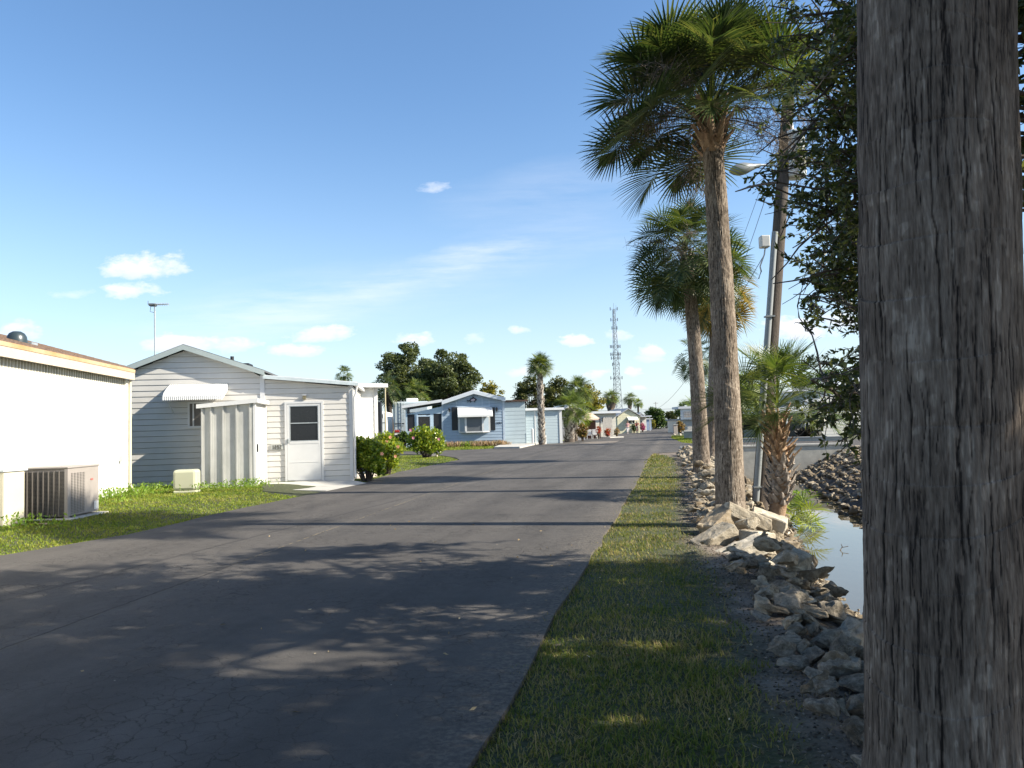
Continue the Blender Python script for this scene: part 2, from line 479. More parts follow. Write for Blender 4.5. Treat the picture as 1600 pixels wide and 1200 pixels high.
ground = np_mesh('ground', np.stack([XX, YY, ZZ], -1).reshape(-1, 3), F, gmat, smooth=True,
                 attrs={'dirt': np.clip(dirt + dirt2, 0, 1).ravel(), 'bank': bank.ravel()})
tag(ground, kind='structure')

# ------------------------------------------------------------------ road
def road_mat():
    m, nt, N, L, b = newmat('asphalt')
    tc = N.new('ShaderNodeTexCoord')
    def nz(s, d=6, vec=None, r=.6):
        n = N.new('ShaderNodeTexNoise'); n.inputs['Scale'].default_value = s; n.inputs['Detail'].default_value = d; n.inputs['Roughness'].default_value = r
        L.new(vec if vec else tc.outputs['Object'], n.inputs['Vector']); return n.outputs[0]
    def mt(op, a, b_=None, c=None, cl=False):
        n = N.new('ShaderNodeMath'); n.operation = op; n.use_clamp = cl
        for i, v in enumerate((a, b_, c)):
            if v is None: continue
            if isinstance(v, (int, float)): n.inputs[i].default_value = v
            else: L.new(v, n.inputs[i])
        return n.outputs[0]
    # road-aligned coordinates: s along, t across
    ax = Vector((.2035, 1, 0)).normalized()
    sep = N.new('ShaderNodeSeparateXYZ'); L.new(tc.outputs['Object'], sep.inputs[0])
    s = mt('ADD', mt('MULTIPLY', sep.outputs[0], ax.x), mt('MULTIPLY', sep.outputs[1], ax.y))
    t = mt('ADD', mt('MULTIPLY', sep.outputs[0], ax.y), mt('MULTIPLY', sep.outputs[1], -ax.x))
    cv = N.new('ShaderNodeCombineXYZ'); L.new(mt('MULTIPLY', s, .22), cv.inputs[0]); L.new(mt('MULTIPLY', t, 1.7), cv.inputs[1])
    streak = nz(1.0, 6, cv.outputs[0])
    big = nz(.35, 5)
    fine = nz(170, 2, r=.8)
    mid = nz(9, 6)
    val = mt('ADD', mt('ADD', mt('MULTIPLY', streak, .42), mt('MULTIPLY', big, .3)), mt('ADD', mt('ADD', mt('MULTIPLY', fine, .40), mt('MULTIPLY', nz(58, 3, None, .8), .14)), mt('MULTIPLY', mid, .16)))
    val = mt('SUBTRACT', val, .04)
    r = N.new('ShaderNodeValToRGB'); e = r.color_ramp.elements
    e[0].position = .38; e[0].color = (.026, .0255, .0255, 1); e[1].position = .84; e[1].color = (.118, .108, .098, 1)
    L.new(val, r.inputs[0])
    # seam cracks along the road
    def seam(px0, py0, px1, py1, w, wob):
        a = G(px0, py0); c = G(px1, py1); d = (c - a).normalized(); nrm = Vector((d.y, -d.x, 0)); off = nrm.dot(a)
        q = mt('ADD', mt('MULTIPLY', sep.outputs[0], nrm.x), mt('MULTIPLY', sep.outputs[1], nrm.y))
        q = mt('ABSOLUTE', mt('ADD', mt('SUBTRACT', q, off), mt('MULTIPLY', mt('SUBTRACT', nz(7, 6), .5), wob)))
        return mt('SUBTRACT', 1.0, mt('DIVIDE', q, w), None, True)
    s1 = seam(0, 1022, 590, 803, .014, .05)
    s2 = seam(560, 800, 985, 690, .05, .02)
    col = r.outputs[0]
    def mixc(f, c2, base):
        n = N.new('ShaderNodeMix'); n.data_type = 'RGBA'; L.new(f, n.inputs[0]); L.new(base, n.inputs[6]); n.inputs[7].default_value = (*c2, 1); return n.outputs[2]
    far = mt('MULTIPLY', s1, mt('GREATER_THAN', sep.outputs[1], 8.2))
    nearm = mt('MULTIPLY', s1, mt('LESS_THAN', sep.outputs[1], 8.6))
    col = mixc(mt('MULTIPLY', far, mt('GREATER_THAN', nz(14, 3), .5)), (.30, .24, .14), col)
    col = mixc(mt('MULTIPLY', nearm, .9), (.008, .008, .009), col)
    col = mixc(mt('MULTIPLY', s2, .5), (.02, .02, .021), col)
    # fine crazing
    vo = N.new('ShaderNodeTexVoronoi'); vo.feature = 'DISTANCE_TO_EDGE'; vo.inputs['Scale'].default_value = 7.5
    wv = N.new('ShaderNodeVectorMath'); wv.operation = 'ADD'
    nn = N.new('ShaderNodeTexNoise'); nn.inputs['Scale'].default_value = 6; nn.inputs['Detail'].default_value = 5; L.new(tc.outputs['Object'], nn.inputs['Vector'])
    sc_ = N.new('ShaderNodeVectorMath'); sc_.operation = 'SCALE'; sc_.inputs[3].default_value = .22; L.new(nn.outputs[1], sc_.inputs[0])
    L.new(tc.outputs['Object'], wv.inputs[0]); L.new(sc_.outputs[0], wv.inputs[1]); L.new(wv.outputs[0], vo.inputs['Vector'])
    cr = mt('SUBTRACT', 1.0, mt('DIVIDE', vo.outputs['Distance'], .028), None, True)
    crm = mt('MULTIPLY', cr, mt('MULTIPLY_ADD', nz(.9, 3), 6, -2.5, True))
    col = mixc(mt('MULTIPLY', crm, .65), (.006, .006, .007), col)
    # sand washed along the right edge, wheel-worn bands, old drips
    ed = seam(730, 1200, 1000, 743, .45, .9)
    col = mixc(mt('MULTIPLY', mt('MULTIPLY', ed, mt('MULTIPLY_ADD', nz(30, 5), 5, -2.1, True)), .5), (.22, .19, .15), col)
    for (x0, y0, x1, y1, w_) in ((420, 1200, 960, 743, .42), (-60, 1200, 860, 743, .42), (-560, 1060, 700, 743, .4)):
        wb = seam(x0, y0, x1, y1, w_, .5)
        col = mixc(mt('MULTIPLY', mt('MULTIPLY', wb, mt('MULTIPLY_ADD', nz(2.2, 5), 2.2, -.5, True)), .38), (.030, .029, .029), col)
    st_ = mt('MULTIPLY', mt('MULTIPLY_ADD', nz(1.3, 2), 9, -5.6, True), mt('MULTIPLY_ADD', nz(6, 4), 3, -1.1, True))
    col = mixc(mt('MULTIPLY', st_, .55), (.018, .018, .019), col)
    # scattered grit specks
    vp = N.new('ShaderNodeTexVoronoi'); vp.inputs['Scale'].default_value = 11; L.new(tc.outputs['Object'], vp.inputs['Vector'])
    gk = mt('MULTIPLY', mt('LESS_THAN', vp.outputs['Distance'], .06), mt('GREATER_THAN', nz(2.3, 3), .62))
    col = mixc(mt('MULTIPLY', gk, .7), (.4, .37, .3), col)
    L.new(col, b.inputs['Base Color'])
    b.inputs['Roughness'].default_value = .82
    b.inputs['Specular IOR Level'].default_value = .18
    bp = N.new('ShaderNodeBump'); bp.inputs['Strength'].default_value = .75; bp.inputs['Distance'].default_value = .008
    h = mt('SUBTRACT', mt('ADD', mt('MULTIPLY', fine, .9), mt('MULTIPLY', nz(45, 4), .6)), mt('MULTIPLY', mt('ADD', crm, s1), 1.3))
    L.new(h, bp.inputs['Height']); L.new(bp.outputs[0], b.inputs['Normal'])
    return m
asphalt = road_mat()
def flat_poly(name, pts, mat, thick=0.05):
    # jittered outline so kerbless edges are not ruler straight
    mb = MB(); P3 = [Vector(p) for p in pts]
    tris = tessellate_polygon([P3])
    n = len(P3)
    def up(t):
        a, b, c = (P3[i] for i in t)
        return t if (b - a).cross(c - a).z > 0 else tuple(reversed(t))
    mb.add(P3, [up(t) for t in tris])
    low = [p - Vector((0, 0, thick)) for p in P3]
    mb.add(P3 + low, [(i, (i + 1) % n, n + (i + 1) % n, n + i) for i in range(n)])
    return mb.build(name, mat)
def dense(pts, step=.6, amp=.03, ymax=45):
    out = []
    for i, p in enumerate(pts):
        q = pts[(i + 1) % len(pts)]
        if max(p.y, q.y) > ymax or min(p.y, q.y) < -7: out.append(p); continue
        n = max(1, int((q - p).length / step)); nr = Vector((-(q - p).y, (q - p).x, 0)).normalized()
        for k in range(n):
            w = 0 if k == 0 else (rng.random() - .5) * 2 * amp
            out.append(p.lerp(q, k / n) + nr * w)
    return out
road = flat_poly('road', dense(ROADP), asphalt)
tag(road, kind='structure')
# concrete apron and driveway pads
apron = flat_poly('concrete_apron', [G(416, 764.5, .05), G(510, 766.5, .034), G(573, 754.5, .034), G(548, 750, .10), G(416, 754, .13)], concrete_lt, .08)
tag(apron, kind='structure')
drive = flat_poly('driveway', [G(x, y, .13) for x, y in [(772, 698.5), (812, 698), (848, 690.5), (842, 687.5), (793, 689.5)]], concrete_lt, .12)
tag(drive, kind='structure')
patch = flat_poly('patch', [G(x, y, .034) for x, y in [(905, 692.5), (925, 690), (968, 688.5), (962, 691), (930, 693.5)]], M('patch_asphalt', (.15, .125, .10), .9, .25, 1.5), .004)
tag(patch, kind='structure')

# ------------------------------------------------------------------ water
def water_mat():
    m, nt, N, L, b = newmat('canal_water')
    b.inputs['Base Color'].default_value = (.10, .085, .05, 1); b.inputs['Roughness'].default_value = .03
    b.inputs['IOR'].default_value = 1.33; b.inputs['Specular IOR Level'].default_value = .9
    tc = N.new('ShaderNodeTexCoord'); mp = N.new('ShaderNodeMapping'); mp.inputs['Scale'].default_value = (1, .35, 1); L.new(tc.outputs['Object'], mp.inputs[0])
    n = N.new('ShaderNodeTexNoise'); n.inputs['Scale'].default_value = 5; n.inputs['Detail'].default_value = 3; L.new(mp.outputs[0], n.inputs['Vector'])
    bp = N.new('ShaderNodeBump'); bp.inputs['Strength'].default_value = .06; bp.inputs['Distance'].default_value = .02
    L.new(n.outputs[0], bp.inputs['Height']); L.new(bp.outputs[0], b.inputs['Normal'])
    return m
mb = MB()
mb.quad((-1, -30, WZ), (14, -30, WZ), (18, CAN_END, WZ), (6, CAN_END, WZ))
o = mb.build('water', water_mat()); tag(o, kind='structure')

# ------------------------------------------------------------------ grass
def blade_mat(name, cols):
    m, nt, N, L, b = newmat(name)
    g = N.new('ShaderNodeNewGeometry'); tc = N.new('ShaderNodeTexCoord')
    n = N.new('ShaderNodeTexNoise'); n.inputs['Scale'].default_value = 1.1; n.inputs['Detail'].default_value = 5; n.inputs['Roughness'].default_value = .7
    L.new(tc.outputs['Object'], n.inputs['Vector'])
    ad = N.new('ShaderNodeMath'); ad.operation = 'MULTIPLY_ADD'; ad.inputs[1].default_value = 1.5; ad.inputs[2].default_value = -.53
    L.new(n.outputs[0], ad.inputs[0])
    a2 = N.new('ShaderNodeMath'); a2.operation = 'MULTIPLY_ADD'; a2.inputs[1].default_value = .55; L.new(g.outputs['Random Per Island'], a2.inputs[0]); L.new(ad.outputs[0], a2.inputs[2])
    r = N.new('ShaderNodeValToRGB'); e = r.color_ramp.elements
    while len(e) < len(cols): e.new(.5)
    for i, c in enumerate(cols): e[i].position = .1 + .85 * i / (len(cols) - 1); e[i].color = (*c, 1)
    L.new(a2.outputs[0], r.inputs[0]); L.new(r.outputs[0], b.inputs['Base Color']); b.inputs['Roughness'].default_value = .55
    b.inputs['Specular IOR Level'].default_value = .25
    t = N.new('ShaderNodeBsdfTranslucent'); L.new(r.outputs[0], t.inputs[0])
    mx = N.new('ShaderNodeMixShader'); mx.inputs[0].default_value = .4
    L.new(b.outputs[0], mx.inputs[1]); L.new(t.outputs[0], mx.inputs[2]); L.new(mx.outputs[0], N['Material Output'].inputs[0])
    return m
grass_m = blade_mat('grass_blades', [(.075, .12, .018), (.14, .178, .026), (.225, .22, .045), (.32, .25, .10), (.40, .315, .16)])
def grass_patch(name, x, y, h, w, mat, label=None):
    n = len(x)
    z = terr(x, y)
    az = NR.uniform(0, 2 * np.pi, n); lean = NR.uniform(.15, 1.1, n)
    fx, fy = np.cos(az + 1.57), np.sin(az + 1.57); lx, ly = np.cos(az), np.sin(az)
    def pt(t, side, ww):
        px = x + lx * h * lean * t * t + fx * w * ww * side
        py = y + ly * h * lean * t * t + fy * w * ww * side
        pz = z - .01 + h * t * (1 - .25 * lean * t)
        return np.stack([px, py, pz], -1)
    V = np.stack([pt(0, -1, .5), pt(0, 1, .5), pt(.55, 1, .42), pt(.55, -1, .42), pt(1, 1, .06), pt(1, -1, .06)], 1).reshape(-1, 3)
    b = np.arange(n)[:, None] * 6
    F = np.concatenate([b + np.array([[0, 1, 2, 3]]), b + np.array([[3, 2, 4, 5]])], 0)
    o = np_mesh(name, V, F, mat)
    tag(o, label, 'grass', kind='stuff')
    return o
def scatter(x0, x1, y0, y1, dens, keep):
    n = int((x1 - x0) * (y1 - y0) * dens)
    x = NR.uniform(x0, x1, n); y = NR.uniform(y0, y1, n)
    k = keep(x, y)
    return x[k], y[k]
def strip_keep(x, y):
    xr = np.interp(y, [-30] + [p.y for p in RIGHT[:-1]] + [36], [-1.2] + [p.x for p in RIGHT[:-1]] + [RIGHT[-1].x + .2])
    xp = np.interp(y, PY_, PX_)
    e = (vnoise(x * 6, y * 6, 9) - .5) * .35
    d = (x - (xp + e * 1.0))
    soft = NR.uniform(0, 1, len(x)) > np.clip(d / .3 + .5, 0, 1) ** .7 * 1.0
    endk = y < 35.2 - (x - 7) * .3
    bare = vnoise(x * 1.7, y * 1.7, 21) * .55 + vnoise(x * 5, y * 5, 22) * .45
    return (x > xr - .05 + e * .35) & soft & endk & (NR.uniform(0, 1, len(x)) < np.clip(2.1 - 2.5 * bare, .30, 1))
parts_ = []
for (ya, yb, dn) in ((2.7, 5, 5200), (5, 8, 3000), (8, 12, 1500), (12, 20, 700), (20, 36, 260)):
    xa = ip(ya, [p.y for p in RIGHT], [p.x for p in RIGHT]) - .3; xb = ip(yb, PY_, PX_) + .5
    x, y = scatter(xa, xb, ya, yb, dn, strip_keep)
    parts_.append((x, y))
x = np.concatenate([p[0] for p in parts_]); y = np.concatenate([p[1] for p in parts_])
hh = NR.uniform(.022, .058, len(x)) * (1 + .5 * (vnoise(x * 2, y * 2, 8) - .5)) * np.interp(y, [3, 12, 30], [1, 1.0, 1.3])
grass_patch('grass_strip', x, y, hh, np.interp(y, [3, 8, 16, 30], [.006, .0085, .014, .03]), grass_m, 'sunlit and shaded grass strip between the road and the dirt path')
apron_poly = [G(x_, y_, .12) for x_, y_ in [(410, 766), (510, 769), (575, 756), (570, 748), (548, 745), (410, 752)]]
def left_keep(x, y):
    xl = np.interp(y, LY, LX)
    e = (vnoise(x * 5, y * 5, 19) - .5) * .25
    return (x < xl + .05 + e * .3) & ~inpoly(x, y, apron_poly) & (x > -.667 * y - 2.2)
parts_ = []
for (ya, yb, dn, wd) in ((8, 13, 1500, 6), (13, 20, 900, 8), (20, 42, 240, 14)):
    xa = ip((ya + yb) / 2, LY, LX)
    x, y = scatter(xa - wd - 2, xa + 3, ya, yb, dn, left_keep)
    if ya >= 20:
        k = (y < 33.5) | inpoly(x, y, [(-60, 33), (-2.2, 33), LEFT[-1][:2], G(690, 711.5).to_2d(), G(655, 709).to_2d(), (-60, 50)])
        x, y = x[k], y[k]
    parts_.append((x, y))
x = np.concatenate([p[0] for p in parts_]); y = np.concatenate([p[1] for p in parts_])
lawn_m = blade_mat('lawn_blades', [(.085, .14, .014), (.14, .21, .02), (.22, .27, .028), (.28, .29, .045), (.35, .31, .10)])
grass_patch('lawn', x, y, NR.uniform(.022, .052, len(x)), np.interp(y, [8, 16, 30], [.011, .018, .034]), lawn_m, 'bright green lawn in front of the white mobile homes on the left')
def ff_keep(x, y):
    return ~inpoly(x, y, [(p.x, p.y) for p in ROADP]) & ~inpoly(x, y, [(p.x, p.y) for p in [G(a, b) for a, b in [(770, 699), (815, 698), (847, 691), (842, 687), (793, 687)]]])
x, y = scatter(-16, 20, 50, 78, 120, lambda x, y: ff_keep(x, y) & ((x < ip(60, [50, 75], [0, 9]) + (y - 60) * .35 + 3) | (x > 10)))
grass_patch('far_grass', x, y, NR.uniform(.05, .11, len(x)), np.full(len(x), .06), lawn_m, 'green verge in front of the blue home and beyond the side street')
x, y = scatter(10.5, 24, 12, 33, 120, lambda x, y: x > np.interp(y, *XR) + 3.1)
grass_patch('bank_grass', x, y, NR.uniform(.05, .1, len(x)), np.full(len(x), .05), lawn_m, 'grass on the far side of the canal behind the rubble bank')
# weeds at the foot of the left home
def weeds(name, cx, cy, rx, ry, n, h, mat, label, cat='weeds'):
    V = []; F = []
    x = NR.normal(cx, rx, n); y = NR.normal(cy, ry, n); z = terr(x, y)
    az = NR.uniform(0, 6.28, n); el = NR.uniform(.2, 1.4, n); L_ = NR.uniform(.3, 1, n) * h
    k = NR.uniform(.2, 1, n)
    c = np.stack([x, y, z + h * k * .8], -1)
    V, F = leafquads(c, az, el, L_ * .35, L_ * .16)
    o = np_mesh(name, V, F, mat); tag(o, label, cat, kind='stuff'); return o
def leafquads(c, az, el, ln, wd, twist=None):
    n = len(c)
    d = np.stack([np.cos(az) * np.cos(el), np.sin(az) * np.cos(el), np.sin(el)], -1)
    r = NR.normal(size=(n, 3)); s = np.cross(d, r); s /= np.linalg.norm(s, axis=1, keepdims=True) + 1e-9
    nn = np.cross(d, s)
    ln = np.asarray(ln).reshape(-1, 1) * np.ones((n, 1)); wd = np.asarray(wd).reshape(-1, 1) * np.ones((n, 1))
    p0 = c; p1 = c + d * ln * .55 + s * wd * .5 + nn * ln * .06; p2 = c + d * ln; p3 = c + d * ln * .55 - s * wd * .5 + nn * ln * .06
    V = np.stack([p0, p1, p2, p3], 1).reshape(-1, 3)
    F = np.arange(4 * n).reshape(-1, 4)
    return V, F
weed_m = leafmat('weed_leaf', [(.10, .19, .02), (.16, .26, .03), (.24, .33, .05)], .4)
for (px, py, rx, n) in ((185, 778, .55, 900), (140, 790, .5, 500), (345, 768, .5, 500), (395, 762, .3, 300), (235, 768, .4, 300), (40, 828, .3, 200)):
    g = GT(px, py); weeds('weeds', g.x, g.y, rx, .18, n, .24, weed_m, None)

# ------------------------------------------------------------------ grit and small stones on the path
def grit(n, keep, s0, s1, mat, name, label, ya=3.0, yb=30):
    y = ya * (yb / ya) ** NR.uniform(0, 1, n); a = np.interp(y, PY_, PX_); b = np.interp(y, *XT)
    x = a + .02 + (b - a + .25) * NR.uniform(0, 1, n); z = terr(x, y)
    s = NR.uniform(s0, s1, n) ** 1.0 * np.interp(y, [3, 10, 30], [1, 1.3, 2])
    base = np.array([(1, 0, 0), (0, 1, 0), (-1, 0, 0), (0, -1, 0), (0, 0, .6), (0, 0, -.6)], float)
    V = base[None] * (s[:, None, None]) * NR.uniform(.6, 1.3, (n, 6, 1)); an = NR.uniform(0, 6.28, n); c_, s_ = np.cos(an), np.sin(an)
    Vx = V[..., 0] * c_[:, None] - V[..., 1] * s_[:, None]; Vy = V[..., 0] * s_[:, None] + V[..., 1] * c_[:, None]
    V = np.stack([Vx + x[:, None], Vy + y[:, None], V[..., 2] + z[:, None] + (s * .2)[:, None]], -1).reshape(-1, 3)
    f = np.array([(0, 1, 4), (1, 2, 4), (2, 3, 4), (3, 0, 4), (1, 0, 5), (2, 1, 5), (3, 2, 5), (0, 3, 5)])
    F = (np.arange(n)[:, None, None] * 6 + f[None]).reshape(-1, 3)
    o = np_mesh(name, V, F, mat); tag(o, label, 'gravel', kind='stuff')
grit(5200, None, .003, .013, leafmat('grit_stone', [(.05, .042, .034), (.09, .078, .062), (.15, .13, .105), (.28, .25, .20)], 0.0, .9, (1, 1, 1), .1), 'gravel', 'fine stones and grit scattered over the dirt path')
# sparse dead blades creeping over the dirt
x = []; y = []
yy_ = 3.0 * (24 / 3.0) ** NR.uniform(0, 1, 5200); a_ = np.interp(yy_, PY_, PX_); b_ = np.interp(yy_, *XT)
xx_ = a_ - .15 + (b_ - a_ + .25) * NR.uniform(0, 1, 5200) ** 1.5
k_ = vnoise(xx_ * 4, yy_ * 4, 77) > .45
grass_patch('dead_grass', xx_[k_], yy_[k_], NR.uniform(.012, .04, k_.sum()), np.interp(yy_[k_], [3, 24], [.005, .02]), blade_mat('dead_blades', [(.08, .07, .04), (.16, .13, .07), (.26, .21, .12), (.36, .29, .17)]), 'sparse dead grass blades lying on the dirt path')

# ------------------------------------------------------------------ palm trunks
def bark_mat(name, cols, fib=(14, 14, 1.2), bump=.8, fine=70, fz=.1, ringf=0, warm=None):
    m, nt, N, L, b = newmat(name)
    b.inputs['Roughness'].default_value = .9; b.inputs['Specular IOR Level'].default_value = .15
    tc = N.new('ShaderNodeTexCoord')
    def nz(s, d, st=(1, 1, 1), r=.65):
        mp = N.new('ShaderNodeMapping'); mp.inputs['Scale'].default_value = st; L.new(tc.outputs['Object'], mp.inputs[0])
        n = N.new('ShaderNodeTexNoise'); n.inputs['Scale'].default_value = s; n.inputs['Detail'].default_value = d; n.inputs['Roughness'].default_value = r
        L.new(mp.outputs[0], n.inputs['Vector']); return n.outputs[0]
    def mt(op, a, b_=None, c=None, cl=False):
        n = N.new('ShaderNodeMath'); n.operation = op; n.use_clamp = cl
        for i, v in enumerate((a, b_, c)):
            if v is None: continue
            if isinstance(v, (int, float)): n.inputs[i].default_value = v
            else: L.new(v, n.inputs[i])
        return n.outputs[0]
    a = N.new('ShaderNodeAttribute'); a.attribute_name = 'tone'
    v = mt('ADD', mt('MULTIPLY', nz(3, 8, fib), .45), mt('MULTIPLY', a.outputs['Fac'], .55))
    v = mt('ADD', v, mt('MULTIPLY', mt('SUBTRACT', nz(fine, 3, (1, 1, fz * 1.2)), .5), .28))
    v = mt('ADD', v, mt('MULTIPLY', mt('SUBTRACT', nz(fine * 2.4, 2, (1, 1, fz), .8), .5), .40))
    r = N.new('ShaderNodeValToRGB'); e = r.color_ramp.elements
    while len(e) < len(cols): e.new(.5)
    ps = [.22, .42, .58, .78] if len(cols) == 4 else [i / (len(cols) - 1) for i in range(len(cols))]
    for i, c in enumerate(cols): e[i].position = ps[i]; e[i].color = (*c, 1)
    L.new(v, r.inputs[0]); L.new(r.outputs[0], b.inputs['Base Color'])
    bp = N.new('ShaderNodeBump'); bp.inputs['Strength'].default_value = bump; bp.inputs['Distance'].default_value = .006
    L.new(mt('ADD', nz(fine, 4, (1, 1, fz)), mt('MULTIPLY', nz(fine * .4, 5, (1, 1, fz * 2.5)), .8)), bp.inputs['Height']); L.new(bp.outputs[0], b.inputs['Normal'])
    return m
bark_big = bark_mat('palm_bark_grey', [(.018, .014, .012), (.108, .084, .066), (.172, .138, .110), (.32, .27, .22)], (13, 13, 1.1), 1.0, 95)
bark_mid = bark_mat('palm_bark', [(.04, .032, .025), (.15, .118, .09), (.25, .205, .16), (.42, .36, .29)], (10, 10, 4), 1.0, 60, .55)

def palm_trunk(name, path, rads, parent, mat, nseg=96, dz=.02, seed=1, amp=1.0, freq=1.0):
    """path: list of points, rads: radii; dense displaced tube"""
    path = [Vector(p) for p in path]
    zs = np.array([p.z for p in path]); z0, z1 = zs[0], zs[-1]
    if isinstance(dz, (int, float)): Z = np.linspace(z0, z1, int((z1 - z0) / dz) + 2)
    else: Z = dz
    PXc = np.interp(Z, zs, [p.x for p in path]); PYc = np.interp(Z, zs, [p.y for p in path]); RR = np.interp(Z, zs, rads)
    # smooth centreline
    k = max(1, len(Z) // 12)
    if k > 2:
        ker = np.ones(k) / k
        PXc = np.convolve(np.pad(PXc, (k // 2, k - 1 - k // 2), 'reflect', reflect_type='odd'), ker, 'valid'); PYc = np.convolve(np.pad(PYc, (k // 2, k - 1 - k // 2), 'reflect', reflect_type='odd'), ker, 'valid')
        RR = np.convolve(np.pad(RR, (k // 2, k - 1 - k // 2), 'edge'), ker, 'valid')
    A = np.linspace(0, 2 * np.pi, nseg, endpoint=False)
    AA, Zg = np.meshgrid(A, Z)
    R = RR[:, None] * np.ones_like(AA)
    # periodic coordinates
    cu, su = np.cos(AA), np.sin(AA)
    def per(fu, fv, s):   # noise periodic in angle
        u = AA / (2 * np.pi) * fu
        n1 = vnoise(u, Zg * fv, s); n2 = vnoise(u - fu, Zg * fv, s); w = AA / (2 * np.pi)
        return n1 * (1 - w) + n2 * w if False else np.where(w > .9, n1 * (1 - (w - .9) * 10) + n2 * ((w - .9) * 10), n1)
    f = freq
    lump = (per(5, 2.2 * f, seed) - .5) * .05 * R
    wv = (per(6, 3 * f, seed + 1) - .5) * .08
    ringc = (Zg + wv * 1.0 + (per(3, .9, seed + 6) - .5) * .16) / (.135 / f) + per(3, 1, seed + 7) * .9
    fr = ringc - np.floor(ringc)
    rid = np.floor(ringc).astype(int)
    rmask = np.clip((vnoise(rid * 3.3, AA * .9, seed + 4) - .42) * 3.2, 0, 1)
    ring = ((fr ** 4) * .0055 - np.exp(-((fr - .02) / .05) ** 2) * .0035) * rmask
    rstep = (vnoise(rid * 1.7, AA * 1.1, seed + 3) - .5) * .004
    def crack(K, zf, wf, wid, sd, pz, thr):
        u = AA / (2 * np.pi) * K + (vnoise(Zg * zf * .6, np.zeros_like(Zg), sd) - .5) * .6
        out = np.zeros_like(AA)
        for o_ in (-1, 0, 1):
            k_ = np.floor(u) + o_; km = np.mod(k_, K)
            cen = k_ + .5 + (vnoise(km * 5.3, Zg * 0, sd + 1) - .5) * .7 + (vnoise(km * 3.1, Zg * zf, sd + 2) - .5) * wf + (vnoise(km * 2.3, Zg * zf * 5, sd + 4) - .5) * wf * .3
            pr = np.clip((vnoise(km * 7.7 + .3, Zg * pz + km * 1.37, sd + 3) - thr) * 5, 0, 1)
            dd2 = np.abs(u - cen) * (2 * np.pi * R / K)
            out = np.maximum(out, pr * np.clip(1 - dd2 / (wid * (.4 + .6 * pr)), 0, 1))
        return out
    cr = crack(34, 4 * f, .7, .0030, seed + 40, 4.0 * f, .47); crb = crack(80, 8 * f, .8, .0020, seed + 50, 11 * f, .47)
    fib = (per(190, 9 * f, seed + 14) - .5) * .0045 + (per(90, 14 * f, seed + 15) - .5) * .004
    plate = np.floor(per(26, 7 * f, seed + 16) * 5) / 5
    d = lump + (ring + rstep - cr * .006 - crb * .003 + fib + (plate - .5) * .006) * amp
    Rr = R + d
    V = np.stack([PXc[:, None] + cu * Rr, PYc[:, None] + su * Rr, Zg], -1).reshape(-1, 3)
    # exposed pale fibre flecks
    fl = np.clip((per(120, 24 * f, seed + 17) * per(70, 34 * f, seed + 18) * .7 + per(14, 9 * f, seed + 28) * .3 - .44) * 16, 0, 1)
    tone = .47 + (per(16, 5 * f, seed + 19) - .5) * .22 + (per(5, 2.1 * f, seed + 24) - .5) * .26 + (plate - .5) * .10 + fl * .19 + (per(170, 16 * f, seed + 20) - .5) * .30 + (per(300, 30 * f, seed + 21) - .5) * .30 - cr * 1.05 - crb * .7 + (fr - .5) * .10 * rmask
    nz_, na = AA.shape
    idx = np.arange(nz_ * na).reshape(nz_, na); nxt = np.roll(idx, -1, 1)
    F = np.stack([idx[:-1], nxt[:-1], nxt[1:], idx[1:]], -1).reshape(-1, 4)
    return np_mesh(name, V, F, mat, parent, smooth=True, attrs={'tone': np.clip(tone, 0, 1).ravel()})

